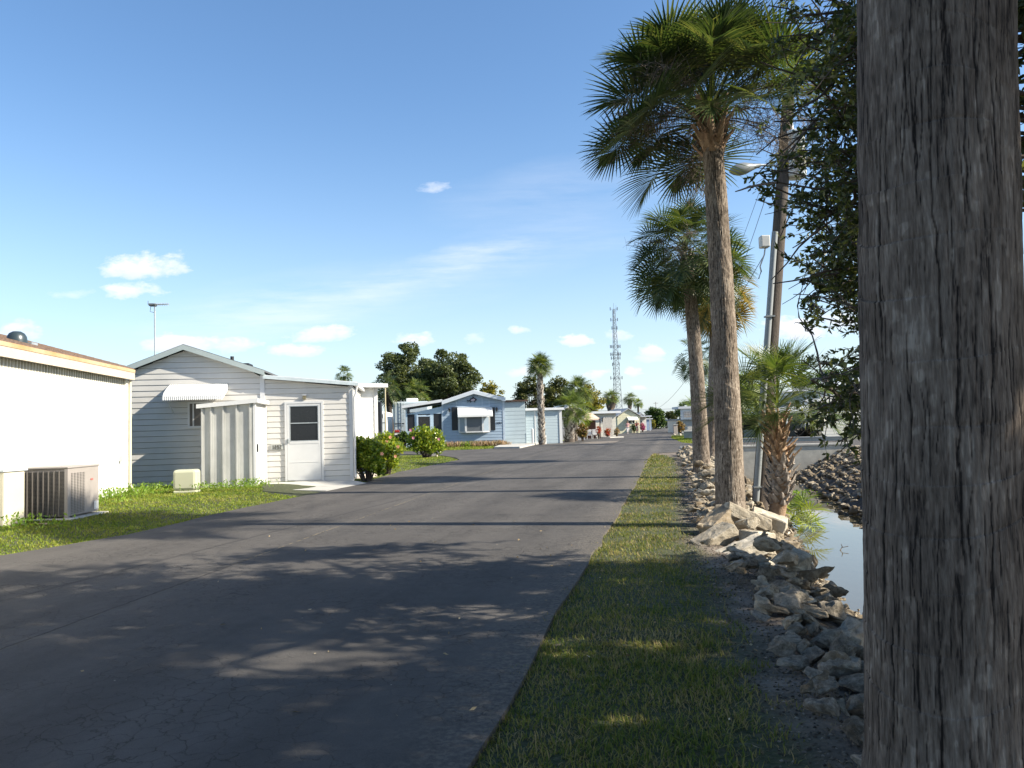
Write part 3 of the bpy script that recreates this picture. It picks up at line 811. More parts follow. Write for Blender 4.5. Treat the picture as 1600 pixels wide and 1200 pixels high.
# ------------------------------------------------------------------ fan palm fronds
def fronds(specs, gravity=1.0, nl=40, segs=4, seed=0, join=.36):
    """specs: (origin, azimuth, elevation, petiole len, blade radius) -> V, F quads"""
    rn = random.Random(seed)
    V = []; F = []
    def addstrip(pts, ws, side, nrm, fold):
        base = len(V)
        for p, w in zip(pts, ws):
            V.append(p - side * w + nrm * (w * fold)); V.append(p.copy()); V.append(p + side * w + nrm * (w * fold))
        for i in range(len(pts) - 1):
            a = base + i * 3
            F.append((a, a + 1, a + 4, a + 3)); F.append((a + 1, a + 2, a + 5, a + 4))
    for (o, az, el, pl, R) in specs:
        o = Vector(o); d = Vector((math.cos(az) * math.cos(el), math.sin(az) * math.cos(el), math.sin(el)))
        # petiole
        pts = [o.copy()]; p = o.copy(); n = 6
        for i in range(n):
            d = (d + Vector((0, 0, -1)) * (.055 * gravity * (1 + i * .35) * (1 - .5 * max(0, d.z)))).normalized()
            p = p + d * (pl / n); pts.append(p.copy())
        side = d.cross(Vector((0, 0, 1)))
        if side.length < .05: side = Vector((-math.sin(az), math.cos(az), 0))
        side.normalize()
        tw = rn.uniform(-.5, .5)
        side = (Matrix.Rotation(tw, 3, d) @ side).normalized()
        nrm = side.cross(d).normalized()
        addstrip(pts, [.022, .018, .015, .013, .012, .011, .010], side, nrm, .5)
        # blade
        maxa = R_(rn.uniform(118, 150))
        costa = R * .42
        cd = d.copy(); cp = [p.copy()]; cds = [cd.copy()]
        for i in range(6):
            cd = (cd + Vector((0, 0, -1)) * .10 * gravity).normalized(); cp.append(cp[-1] + cd * costa / 6); cds.append(cd.copy())
        cup = rn.uniform(.15, .5)
        for k in range(nl):
            f = -1 + 2 * (k + .5) / nl
            th = f * maxa
            s = (1 - abs(f)) ** .8
            ci = min(5, int(s * 6)); fr = s * 6 - ci
            b = cp[ci].lerp(cp[ci + 1], fr); ax = cds[ci]
            nn = side.cross(ax).normalized()
            ld = (ax * math.cos(th) + side * math.sin(th) + nn * (cup * abs(math.sin(th)))).normalized()
            ln = R * (1 - .42 * s) * rn.uniform(.86, 1.06) * (1 if abs(f) < .85 else .75)
            q = b.copy(); pp = [q.copy()]; dd = ld.copy()
            drp = rn.uniform(.6, 1.4) * gravity
            for i in range(segs):
                dd = (dd + Vector((0, 0, -1)) * (.03 + .16 * (i / segs) ** 1.5) * drp * (1 - .6 * max(0, -dd.z))).normalized()
                q = q + dd * ln / segs; pp.append(q.copy())
            ls = nn.cross(ld)
            if ls.length < .01: ls = side
            ls.normalize()
            dth = 2 * maxa / nl
            ws = []
            for i in range(segs + 1):
                r_ = i / segs
                ws.append(max(.0015, (min(r_, join) * ln * dth * .56 + .004) * (1 if r_ <= join else max(0, 1 - (r_ - join) / (1 - join)) ** .7)))
            addstrip(pp, ws, ls, nn, .45 * (1 if k % 2 else .9))
    return np.array([tuple(v) for v in V], dtype=np.float32), np.array(F, dtype=np.int32)

def crown_specs(o, n, pl, R, rn, emin=-55, emax=80, azr=None, spread=.12, skipcam=False):
    out = []
    for i in range(n):
        t = (i + .5) / n
        el = R_(emax - (emax - emin) * t ** .85 + rn.uniform(-9, 9))
        az = i * 2.39996 + rn.uniform(-.25, .25)
        k = .75 + .35 * min(1, t * 1.6)
        oo = Vector(o) + Vector((math.cos(az) * spread * t, math.sin(az) * spread * t, (.5 - t) * .35))
        if skipcam and ((el < R_(4) and math.sin(az) < -.55) or (el < R_(24) and math.cos(az) > .3)): continue
        out.append((oo, az, el, pl * k * rn.uniform(.85, 1.1), R * rn.uniform(.85, 1.1) * (.85 if t < .12 else 1)))
    return out

frond_dark = leafmat('frond_green', [(.030, .050, .019), (.046, .072, .025), (.074, .100, .034), (.14, .145, .052)], .34, .38, (1.3, 1.35, .6), .5)
frond_gold = leafmat('frond_gold', [(.045, .065, .014), (.09, .10, .02), (.20, .15, .03), (.30, .20, .045)], .4, .42, (1.4, 1.25, .5))
frond_lite = leafmat('frond_light', [(.07, .11, .03), (.11, .16, .045), (.16, .21, .06), (.22, .25, .09)], .4, .42, (1.35, 1.3, .5))
dead_m = leafmat('dead_frond', [(.14, .10, .06), (.22, .16, .10), (.30, .23, .15)], .2, .7, (1, 1, .8))
stalk_m = M('fruit_stalk', (.15, .12, .09), .8, .3, 20)
boot_m = M('palm_boot', (.17, .085, .04), .85, .5, 9, .6, 50, col2=(.44, .31, .19))
boot_grey = M('palm_boot_grey', (.13, .105, .085), .85, .4, 9, .6, 50, col2=(.42, .36, .30))

def boots(name, fc, z0, z1, n, mat, parent, ln=.3, w=.07, tilt=(25, 55), seed=3):
    """stubs of old leaf bases set in a spiral; fc(z)->(x,y,r)"""
    rn = random.Random(seed); mb = MB()
    for i in range(n):
        t = (i + .5) / n; z = z0 + (z1 - z0) * t; az = i * 2.39996 + rn.uniform(-.2, .2)
        x, y, r = fc(z)
        u = Vector((math.cos(az), math.sin(az), 0)); s = Vector((-math.sin(az), math.cos(az), 0))
        tl = R_(rn.uniform(*tilt)); d = (u * math.sin(tl) + Vector((0, 0, 1)) * math.cos(tl)).normalized()
        d = (d + s * rn.uniform(-.28, .28)).normalized()
        nn = d.cross(s).normalized()
        if nn.dot(u) < 0: nn = -nn
        b = Vector((x, y, z)) + u * (r * .85); L_ = ln * rn.uniform(.6, 1.15); W = w * rn.uniform(.8, 1.2)
        prof = [(0, 1.5, .028), (.35, 1.0, .026), (.7, .7, .02), (1, .5 * rn.uniform(.5, 1.3), .012)]
        vs = []
        for (f, ww, th) in prof:
            c = b + d * (L_ * f) - nn * (.06 * L_ * f * f)
            vs += [c - s * W * ww * .5 - nn * th * .2, c + nn * th, c + s * W * ww * .5 - nn * th * .2, c - nn * th * .6]
        fs = []
        for k in range(3):
            for q in range(4):
                a = k * 4 + q; b2 = k * 4 + (q + 1) % 4
                fs.append((a, b2, b2 + 4, a + 4))
        fs.append((12, 13, 14, 15)); mb.add(vs, fs)
    return mb.build(name, mat, parent)

def fruit_stalks(name, o, n, L_, parent, seed=5, mat=None):
    """old branched flower stalks: fine tangles of twigs"""
    rn = random.Random(seed); mb = MB()
    for i in range(n):
        az = rn.uniform(0, 6.28); el = R_(rn.uniform(5, 50))
        d = Vector((math.cos(az) * math.cos(el), math.sin(az) * math.cos(el), math.sin(el)))
        p = Vector(o); pts = [p.copy()]
        for k in range(8):
            d = (d + Vector((0, 0, -.13))).normalized(); p = p + d * L_ / 8; pts.append(p.copy())
        mb.tube(pts, [.009] * 5 + [.006] * 4, 4, cap=False)
        for k in range(3, 9):
            for j in range(5):
                q = pts[k].copy(); e = (d + Vector((rn.gauss(0, .8), rn.gauss(0, .8), rn.gauss(-.2, .6)))).normalized()
                pp = [q.copy()]
                for m_ in range(4):
                    e = (e + Vector((rn.gauss(0, .35), rn.gauss(0, .35), rn.gauss(-.1, .3)))).normalized(); q = q + e * .07 * L_; pp.append(q.copy())
                mb.tube(pp, .0035, 3, cap=False)
                for m_ in range(1, 5):
                    for _ in range(2):
                        e2 = Vector((rn.gauss(0, 1), rn.gauss(0, 1), rn.gauss(0, 1))).normalized()
                        mb.tube([pp[m_], pp[m_] + e2 * .07 * L_, pp[m_] + e2 * .12 * L_ + Vector((rn.gauss(0, .02), rn.gauss(0, .02), rn.gauss(0, .02)))], .0024, 3, cap=False)
    return mb.build(name, mat or stalk_m, parent)

def sabal(label, base, top, r0, r1, n=34, pl=1.0, R=.95, mat=None, tmat=None, nl=38, seed=1, group=None, tseg=72, dz=.03, nb=26, emin=-50, stalks=3, bend=None, dead=0, f=1.0, grav=1.0, segs=4, bootm=None, bootlen=.3, name='palm_tree', name2=''):
    base = Vector(base); top = Vector(top)
    root = empty(name, base, 0, label, 'palm', group)
    B = Vector((0, 0, 0)); T = top - base
    mid = B.lerp(T, .5) + (Vector(bend) if bend else Vector((0, 0, 0)))
    path = []; rad = []
    for i in range(15):
        t = i / 14; p = B * (1 - t) ** 2 + mid * 2 * t * (1 - t) + T * t * t; path.append(p)
        rad.append(r0 + (r1 - r0) * t ** .8 + .12 * r0 * math.exp(-t * 14))
    path[0] = path[0] - Vector((0, 0, .35))
    palm_trunk('trunk', path, rad, root, tmat or bark_mid, tseg, dz, seed * 31, f, 1.0)
    zs = [p.z for p in path]
    def fc(z): return (ip(z, zs, [p.x for p in path]), ip(z, zs, [p.y for p in path]), ip(z, zs, rad))
    if nb: boots('leaf_bases', fc, T.z - .42, T.z + .12, nb, bootm or boot_m, root, bootlen, .10, (12, 50), seed)
    rn = random.Random(seed)
    V, F = fronds(crown_specs(T + Vector((0, 0, .18)), n, pl, R, rn, emin, skipcam=(name2 == 'main')), grav, nl, segs, seed)
    np_mesh('crown', V, F, mat or frond_dark, root)
    if dead:
        sp = [(T + Vector((0, 0, -.1)), rn.uniform(0, 6.28), R_(rn.uniform(-75, -45)), pl * .8, R * .8) for _ in range(dead)]
        V, F = fronds(sp, 1.3, max(12, nl // 2), segs, seed + 5); np_mesh('dead_fronds', V, F, dead_m, root)
    if stalks: fruit_stalks('fruit_stalks', T + Vector((0, 0, .1)), stalks, pl + R * .55, root, seed)
    return root

# the roadside palms on the rubble bank (their trunk shadows cross the road)
b1 = AT(1142, 10.35)
g_row = 'tall palms in a row along the rubble bank'
palm_main = sabal('tallest palm with the thickest grey brown trunk on the rubble bank, crown near photo top',
      b1 - Vector((0, 0, .05)), P(1111, 198, 10.5), .20, .135, n=84, pl=.88, R=.95, seed=4, group=g_row, tseg=150, dz=.012, grav=.8, nb=46, emin=2, stalks=12, bend=(.08, 0, 0), nl=44, segs=5, bootm=boot_m, bootlen=.36, name2='main')
b2 = AT(1097, 19.6)
sabal('palm just left of the tallest one, trunk leaning left under a rounded green crown', b2, P(1073, 405, 19.6), .215, .15, n=64, pl=.85, R=.95, seed=8, group=g_row, tseg=90, dz=.02, nb=26, emin=-42, stalks=6, bend=(.10, 0, 0), nl=36, bootm=boot_grey)
b3 = AT(1111, 28.5)
sabal('third palm of the row with golden yellow fronds showing right of the tallest trunk', b3, P(1118, 452, 28.5), .20, .16, n=44, pl=1.0, R=1.05, mat=frond_gold, seed=12, group=g_row, tseg=60, dz=.04, nb=20, emin=-78, stalks=2, nl=32, segs=3)
b4 = AT(1101, 46)
sabal('far slim palm whose small crown peeks out left of the leaning trunks', b4, P(1088, 560, 52), .17, .14, n=30, pl=.95, R=1.0, seed=15, group=g_row, tseg=24, dz=.15, nb=0, emin=-60, stalks=0, nl=24, segs=3)

# near trunk that fills the right edge
rt = empty('palm_tree', (0, 0, 0), 0, 'huge dark fissured palm trunk filling the right edge in the foreground', 'palm')
pa = P(1482, 1200, 2.05); pb = P(1457, 0, 2.05)
dd = (pb - pa) / (pb.z - pa.z)
root0 = pa + dd * (0 - pa.z); rt.location = root0
zz = np.concatenate([np.linspace(-.2, .45, 40), np.linspace(.452, 2.75, 1000), np.linspace(2.76, 7.0, 220)])
palm_trunk('trunk', [Vector((0, 0, 0)) + dd * z for z in (-.2, .2, 3.0, 7.0)], [.205, .199, .188, .165], rt, bark_big, 400, zz, 77, .62, 1.0)
rn_ = random.Random(2)
V, F = fronds(crown_specs(dd * 7.1, 26, .95, .95, rn_, -30), 1.0, 30, 3, 2)
np_mesh('crown', V, F, frond_dark, rt)

# short booted palm in front of the utility pole
bs = AT(1219, 14.3); bs.z = max(bs.z, P(1219, 785, 14.3).z)
rs = empty('palm_tree', bs, 0, 'short palm with orange brown criss cross leaf stubs on its trunk beside the wooden pole', 'palm')
tp = P(1216, 655, 14.3) - bs
fcs = lambda z: (tp.x * z / tp.z + .05 * math.sin(3 * z), 0, .17 + .05 * math.exp(-((z - .45) / .4) ** 2))
mb = MB(); mb.tube([Vector((fcs(z)[0], 0, z)) for z in np.linspace(-.4, tp.z + .1, 12)], [fcs(z)[2] * .85 for z in np.linspace(-.4, tp.z + .1, 12)], 14)
mb.build('trunk', boot_m, rs)
boots('leaf_bases', fcs, -.05, .75, 80, boot_grey, rs, .20, .10, (22, 50), 41)
boots('leaf_bases', fcs, .72, tp.z + .1, 70, boot_m, rs, .27, .075, (25, 58), 42)
rn_ = random.Random(21)
sp = crown_specs(Vector((tp.x, 0, tp.z + .28)), 34, .70, .80, rn_, 2, 84, spread=.05)
V, F = fronds(sp, .8, 36, 5, 33, .24); np_mesh('crown', V, F, leafmat('frond_fresh', [(.04, .07, .018), (.065, .10, .025), (.10, .14, .04), (.17, .19, .07)], .38, .4), rs)
# suckering fan palm low beside it, hanging to the water
sv = AT(1248, 17.5)
rsv = empty('fan_palm_clump', sv, 0, 'low yellow green fan palm clump hanging over the canal water', 'palm')
sp = [(Vector((-.15, 0, .35)), az, el, .35, .62) for az, el in ((.2, 1.1), (-.5, .85), (-.1, .4), (.9, .5), (2.6, 1.2), (-.7, .2), (.4, .1))]
V, F = fronds(sp, 1.1, 26, 4, 35); np_mesh('crown', V, F, leafmat('sucker_leaf', [(.14, .20, .03), (.22, .28, .05), (.32, .35, .08)], .4), rsv)

# ------------------------------------------------------------------ utility pole
up = AT(1186, 15.5)
pr = empty('utility_pole', up, 0, 'leaning wooden utility pole with grey conduit and transformer behind the palms', 'utility pole')
ptop = P(1232, 150, 15.5) - up; ptop = ptop * 1.0
def pl_at(z): return ptop * (z / ptop.z)
mb = MB(); mb.tube([pl_at(z) for z in (-1.0, 0, 2, 4, 6, ptop.z)], [.165, .16, .15, .14, .13, .12], 16); mb.build('pole', wood_pole, pr)
mb = MB(); off = Vector((-.125, -.13, 0)); zt = (P(1203, 365, 15.5) - up).z
mb.tube([pl_at(z) + off for z in (-.6, 0, 2, zt)], .062, 12); 

for z in (.6, 1.8, 3.0, 4.0):
    c = pl_at(z) + off; mb.box(c.x - .08, c.y - .08, c.z - .015, c.x + .1, c.y + .08, c.z + .015)
mb.build('conduit', M('conduit_pvc', (.24, .255, .255), .5, .08, 4), pr)
mb = MB(); c = P(1195, 378, 15.4) - up
mb.bbox(c.x - .10, c.y - .1, c.z - .12, c.x + .08, c.y + .1, c.z + .12, .02); mb.tube([c + Vector((0, 0, -.12)), c + Vector((-.02, 0, -.25)), c + Vector((-.12, 0, -.5)), c + Vector((-.1, 0, -.6)), c + Vector((-.16, 0, -.75))], .015, 6)
mb.build('meter_box', M('pale_box', (.55, .54, .50), .6), pr)
mb = MB(); c0 = P(1240, 208, 15.5) - up; c1 = P(1240, 278, 15.5) - up; rr_ = .21
mb.lathe([(0.02, 0), (rr_ * .9, 0), (rr_, .04), (rr_, c0.z - c1.z - .05), (rr_ * 1.05, c0.z - c1.z - .04), (rr_ * 1.05, c0.z - c1.z), (rr_ * .3, c0.z - c1.z + .07), (.02, c0.z - c1.z + .08)], (c1.x + .05, c1.y, c1.z), 24)
mb.tube([Vector((c1.x + .0, c1.y, c0.z + .05)), Vector((c1.x + .0, c1.y, c0.z + .3))], [.05, .035], 10)
mb.build('transformer', M('transformer_grey', (.62, .65, .66), .45, .05), pr)
mb = MB(); s0 = pl_at((P(1222, 262, 15.5) - up).z); s1 = P(1188, 258, 15.4) - up; s2 = P(1140, 268, 15.3) - up
mb.tube([s0, s0.lerp(s1, .5) + Vector((0, 0, .03)), s1], .025, 8)
mb.build('lamp_arm', metal_gal, pr)
mb = MB(); ax = (s2 - s1); n_ = 9
pts = []; rad = []
for i in range(n_):
    t = i / (n_ - 1); pts.append(s1.lerp(s2, t)); rad.append([.035, .05, .07, .095, .12, .125, .12, .09, .03][i])
mb.tube(pts, rad, 14); mb.build('lamp_head', M('lamp_glass', (.20, .21, .20), .3, .1), pr)
# thin wires, each from pole to pole or to a home
wire_m = M('black_wire', (.02, .02, .02), .6)
def wire(a, b, sag, r=.012, label='', n=18):
    mb = MB(); a = Vector(a); b = Vector(b)
    pts = [a.lerp(b, i / n) - Vector((0, 0, sag * 4 * (i / n) * (1 - i / n))) for i in range(n + 1)]
    mb.tube(pts, r, 5); o = mb.build('overhead_wire', wire_m); tag(o, label, 'wire'); return o
wire(up + c + Vector((0, 0, 4.0)) * 0 + (P(1193, 400, 15.4) - up - c), P(1020, 640, 60), .7, .007, 'thin service wire running from the grey meter box down into the distance')
wire(up + pl_at(ptop.z - .3), P(1092, 560, 47) + Vector((0, 0, 1.2)), .5, .006, 'upper wire strung from the transformer pole to the leaning grey pole')
wire(up + pl_at(ptop.z - .8), P(1094, 575, 47) + Vector((0, 0, .9)), .8, .007, 'lower wire strung from the transformer pole to the leaning grey pole')
wire(up + pl_at(ptop.z - .9), Vector((9.5, -12, 6.6)), .5, .005, 'heavy wire rising right from the transformer pole behind the oak leaves')
wire(up + pl_at(ptop.z - .2), Vector((10.0, -12, 7.4)), .5, .004, 'slim wire rising right from the top of the transformer pole')
gp = AT(1099, 47)
gr = empty('utility_pole', gp, 0, 'slim leaning grey wooden pole standing left of the thickest palm trunk', 'utility pole')
gt = P(1116, 560, 47) - gp
mb = MB(); mb.tube([gt * (-.1), gt * .5, gt], [.19, .16, .13], 12); mb.build('pole', wood_grey, gr)

# ------------------------------------------------------------------ rubble
def rock_mat(name, c1, c2, c3, fleck, speck=30):
    m, nt, N, L, b = newmat(name)
    b.inputs['Roughness'].default_value = .92; b.inputs['Specular IOR Level'].default_value = .2
    tc = N.new('ShaderNodeTexCoord'); oi = N.new('ShaderNodeObjectInfo')
    av = N.new('ShaderNodeVectorMath'); av.operation = 'ADD'; L.new(tc.outputs['Object'], av.inputs[0])
    sc1 = N.new('ShaderNodeMath'); sc1.operation = 'MULTIPLY'; sc1.inputs[1].default_value = 37; L.new(oi.outputs['Random'], sc1.inputs[0]); L.new(sc1.outputs[0], av.inputs[1])
    def nz(s, d=6): 
        n = N.new('ShaderNodeTexNoise'); n.inputs['Scale'].default_value = s; n.inputs['Detail'].default_value = d; n.inputs['Roughness'].default_value = .7
        L.new(av.outputs[0], n.inputs['Vector']); return n.outputs[0]
    def mt(op, a, b_=None, c=None, cl=False):
        n = N.new('ShaderNodeMath'); n.operation = op; n.use_clamp = cl
        for i, v in enumerate((a, b_, c)):
            if v is None: continue
            if isinstance(v, (int, float)): n.inputs[i].default_value = v
            else: L.new(v, n.inputs[i])
        return n.outputs[0]
    v = mt('ADD', nz(3.2, 8), mt('MULTIPLY', mt('SUBTRACT', oi.outputs['Random'], .5), .28))
    r = N.new('ShaderNodeValToRGB'); e = r.color_ramp.elements; e.new(.5)
    for i, (p_, c_) in enumerate(((.34, c1), (.5, c2), (.68, c3))): e[i].position = p_; e[i].color = (*c_, 1)
    L.new(v, r.inputs[0])
    vo = N.new('ShaderNodeTexVoronoi'); vo.inputs['Scale'].default_value = speck; L.new(av.outputs[0], vo.inputs['Vector'])
    fm = mt('MULTIPLY', mt('LESS_THAN', vo.outputs['Distance'], .27), mt('MULTIPLY_ADD', nz(5, 4), 9, -4.6, True))
    mx = N.new('ShaderNodeMix'); mx.data_type = 'RGBA'; L.new(mt('MULTIPLY', fm, fleck), mx.inputs[0]); L.new(r.outputs[0], mx.inputs[6]); mx.inputs[7].default_value = (.46, .43, .37, 1)
    L.new(mx.outputs[2], b.inputs['Base Color'])
    bp = N.new('ShaderNodeBump'); bp.inputs['Strength'].default_value = .9; bp.inputs['Distance'].default_value = .02
    L.new(mt('ADD', nz(14, 8), mt('MULTIPLY', fm, .3)), bp.inputs['Height']); L.new(bp.outputs[0], b.inputs['Normal'])
    return m
rock_pale = rock_mat('limestone_pale', (.24, .20, .145), (.40, .35, .27), (.56, .51, .42), .4)
rock_tan = rock_mat('limestone_tan', (.15, .115, .075), (.28, .225, .155), (.43, .365, .27), .5)
rock_dark = rock_mat('limestone_weathered_shaded', (.10, .085, .064), (.21, .18, .138), (.38, .33, .26), .9, 34)  # dark tone is part weathering, part bank shade put into the colour
def rock_proto(seed, shape, mat, sub=2):
    rn = random.Random(seed)
    bm = bmesh.new()
    pts = []
    n = rn.randint(9, 15)
    for i in range(n):
        v = Vector((rn.gauss(0, 1), rn.gauss(0, 1), rn.gauss(0, 1))).normalized()
        v = Vector((max(-.72, min(.72, v.x)), max(-.72, min(.72, v.y)), max(-.6, min(.6, v.z)))) * rn.uniform(.85, 1.05)
        pts.append(bm.verts.new((v.x * shape[0], v.y * shape[1], v.z * shape[2])))
    r = bmesh.ops.convex_hull(bm, input=bm.verts[:])
    bmesh.ops.delete(bm, geom=list({g for g in r['geom_interior'] + r['geom_unused'] if isinstance(g, bmesh.types.BMVert)}), context='VERTS')
    bmesh.ops.bevel(bm, geom=bm.edges[:], offset=.025, segments=1, affect='EDGES')
    bmesh.ops.triangulate(bm, faces=bm.faces[:])
    for _ in range(sub):
        bmesh.ops.subdivide_edges(bm, edges=[e for e in bm.edges if e.calc_length() > .16], cuts=1, use_grid_fill=True)
        bmesh.ops.triangulate(bm, faces=bm.faces[:])
    bm.normal_update()
    vs = np.array([v.co[:] for v in bm.verts]); ns = np.array([v.normal[:] for v in bm.verts])
    q = vs * 3.1 + seed * 7.7
    d = (vnoise(q[:, 0] + q[:, 2] * .7, q[:, 1] - q[:, 2] * .5, seed) - .5) * .16 + (vnoise(q[:, 0] * 3.3 + q[:, 2] * 2, q[:, 1] * 3.3 + q[:, 2], seed + 1) - .5) * .09
    vs = vs + ns * d[:, None]
    for v, c_ in zip(bm.verts, vs): v.co = c_
    me = bpy.data.meshes.new('rock'); bm.to_mesh(me); bm.free(); me.materials.append(mat)
    me.polygons.foreach_set('use_smooth', np.zeros(len(me.polygons), bool)); me.update()
    return me
protos = {}
for key, mat in (('pale', rock_pale), ('tan', rock_tan), ('dark', rock_dark)):
    protos[key] = [rock_proto(s * 3 + hash(key) * 0 + {'pale': 0, 'tan': 40, 'dark': 80}[key], sh, mat) for s, sh in enumerate([(1, .75, .6), (1, .8, .42), (1.1, .6, .38), (.9, .9, .7), (1.2, .8, .34), (1, .7, .55)])]
def slab_proto(seed, lx, ly, lz, mat):
    rn = random.Random(seed); bm = bmesh.new(); bmesh.ops.create_cube(bm, size=1)
    for v in bm.verts: v.co = Vector((v.co.x * lx * rn.uniform(.86, 1.1), v.co.y * ly * rn.uniform(.8, 1.1), v.co.z * lz * rn.uniform(.85, 1.1)))
    bmesh.ops.bevel(bm, geom=bm.edges[:], offset=.010, segments=1, affect='EDGES')
    for _ in range(3):
        bmesh.ops.subdivide_edges(bm, edges=[e for e in bm.edges if e.calc_length() > .06], cuts=1, use_grid_fill=True)
    bm.normal_update()
    vs = np.array([v.co[:] for v in bm.verts]); ns = np.array([v.normal[:] for v in bm.verts]); q = vs * 14 + seed
    d = (vnoise(q[:, 0] + q[:, 2], q[:, 1] - q[:, 2], seed) - .5) * .016 + (vnoise(q[:, 0] * 3 + q[:, 2] * 2, q[:, 1] * 3, seed + 1) - .5) * .010
    for v, c_ in zip(bm.verts, vs + ns * d[:, None]): v.co = c_
    me = bpy.data.meshes.new('rock'); bm.to_mesh(me); bm.free(); me.materials.append(mat); return me
# named slabs in front of the tallest palm
def slab(px, py, Y, size, rot, mat, label, seed):
    p = P(px, py, Y)
    o = bpy.data.objects.new('rock', slab_proto(seed, *size, mat)); COL.objects.link(o); o.location = p
    o.rotation_euler = tuple(R_(a) for a in rot); tag(o, label, 'rock', 'rocks piled on the canal bank'); return p
sl_pts = []
sl_pts.append(slab(1117, 842, 8.95, (.54, .24, .17), (8, -24, 18), rock_pale, 'flat pale slab leaning up from the path, upper left of the longest grey slab', 3))
sl_pts.append(slab(1160, 862, 8.35, (.66, .25, .17), (6, -17, 14), rock_pale, 'longest grey slab leaning below the tallest palm, its left tip at the dirt path', 5))
sl_pts.append(slab(1122, 815, 9.7, (.52, .30, .22), (0, -28, 34), rock_tan, 'tan block standing tilted against the left foot of the tallest palm', 7))
sl_pts.append(slab(1168, 808, 9.75, (.60, .24, .17), (-6, 24, 4), rock_pale, 'pale slab sloping down to the right across the foot of the tallest palm', 9))
sl_pts.append(slab(1203, 812, 9.9, (.46, .28, .15), (10, 20, -20), rock_pale, 'cream slab sloping right just past the foot of the tallest palm', 11))
sl_pts.append(slab(1183, 846, 8.8, (.36, .3, .24), (0, 10, 40), rock_pale, 'whitish block behind the upper end of the longest grey slab', 13))
sl_pts.append(slab(1158, 890, 7.9, (.46, .24, .12), (10, -10, 28), rock_tan, 'thin slab lying low just under the longest grey slab', 15))
cand = []
rr2 = random.Random(99)
y = 3.0
while y < 33:
    a = ip(y, *XT); b = ip(y, *XL)
    st = .17 + .007 * y
    w = b - a + .05
    x = a - .12 + rr2.uniform(0, .1)
    while x < a + w:
        t = (x - a) / (b - a)
        cand.append((x + rr2.uniform(-.08, .08), y + rr2.uniform(-.1, .1), t, 0)); x += st * rr2.uniform(.8, 1.15)
    y += st * .72
# second course for the raised crest
y = 6.5
while y < 33:
    a = ip(y, *XT); b = ip(y, *XL); st = .24 + .009 * y
    for k in range(3 if y < 9 else 4): cand.append((a + .2 + k * st * .8 + rr2.uniform(-.1, .1), y + rr2.uniform(-.12, .12), .15 + k * .15, 1))
    y += st * .75
rocks = []
for (x, y, t, course) in cand:
    if (Vector((x, y)) - Vector((palm_main.location.x, palm_main.location.y))).length < .34: continue
    if (Vector((x, y)) - Vector((rs.location.x, rs.location.y))).length < .25: continue
    if any((Vector((x, y)) - p.to_2d()).length < .34 and t < .6 for p in sl_pts): continue
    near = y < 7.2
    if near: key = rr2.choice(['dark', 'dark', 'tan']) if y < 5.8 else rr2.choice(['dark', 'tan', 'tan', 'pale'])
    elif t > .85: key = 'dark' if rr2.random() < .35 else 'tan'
    elif y < 12: key = 'pale' if (t < .5 and rr2.random() < .75) else 'tan'
    else: key = 'pale' if (t < .55 and rr2.random() < .85) else ('tan' if rr2.random() < .7 else 'pale')
    s = rr2.uniform(.085, .17) * (1.0 + .016 * y) * (1.08 if near else 1) * (1.35 if rr2.random() < .12 else 1)
    if t < .05: s *= .75
    z = tz(x, y) + s * .25 + (.17 + .06 * rr2.random() if course else 0) + (.10 * sm((.7 - t) / .7) if y > 6.5 else .03)
    rocks.append((x, y, z, s, key, rr2.randrange(6)))
hid_rocks = [r for r in rocks if not (topx(r[0], r[1], r[2])[0] < 1385 or r[1] > 14)]
rocks = [r for r in rocks if topx(r[0], r[1], r[2])[0] < 1385 or r[1] > 14]
rocks.sort(key=lambda r: -(r[3] / r[1]))
def place_rot():
    return (rr2.uniform(-.35, .35), rr2.uniform(-.35, .35), rr2.uniform(0, 6.28))
NIND = 288
ADJ = {'pale': 'pale cream limestone', 'tan': 'tan brown limestone', 'dark': 'shade-darkened weathered white flecked'}
def rock_label(r):
    x, y, z, s_, key, k = r
    a, b = ip(y, *XT), ip(y, *XL); t = (x - a) / (b - a)
    sz = 'small' if s_ < .135 else ('medium' if s_ < .185 else 'large')
    w_ = 'beside the dirt path' if t < .22 else ('on the upper bank' if t < .5 else ('midway down the bank' if t < .78 else 'at the water edge'))
    sec = 'left of the foreground trunk base' if y < 4.3 else ('in the deepest shade' if y < 5.4 else ('below the long grey slab' if y < 7.2 else ('near the leaning slabs' if y < 9.2 else ('around the tallest palm' if y < 12 else ('before the wooden pole' if y < 16 else 'past the wooden pole')))))
    return '%s %s rock %s %s' % (sz, ADJ[key], w_, sec), w_ + ' ' + sec
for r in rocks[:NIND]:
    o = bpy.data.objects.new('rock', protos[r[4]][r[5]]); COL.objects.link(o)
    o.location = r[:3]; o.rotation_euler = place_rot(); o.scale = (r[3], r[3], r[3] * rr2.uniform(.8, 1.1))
    lb, gp_ = rock_label(r); tag(o, lb, 'rock', 'rocks ' + gp_)
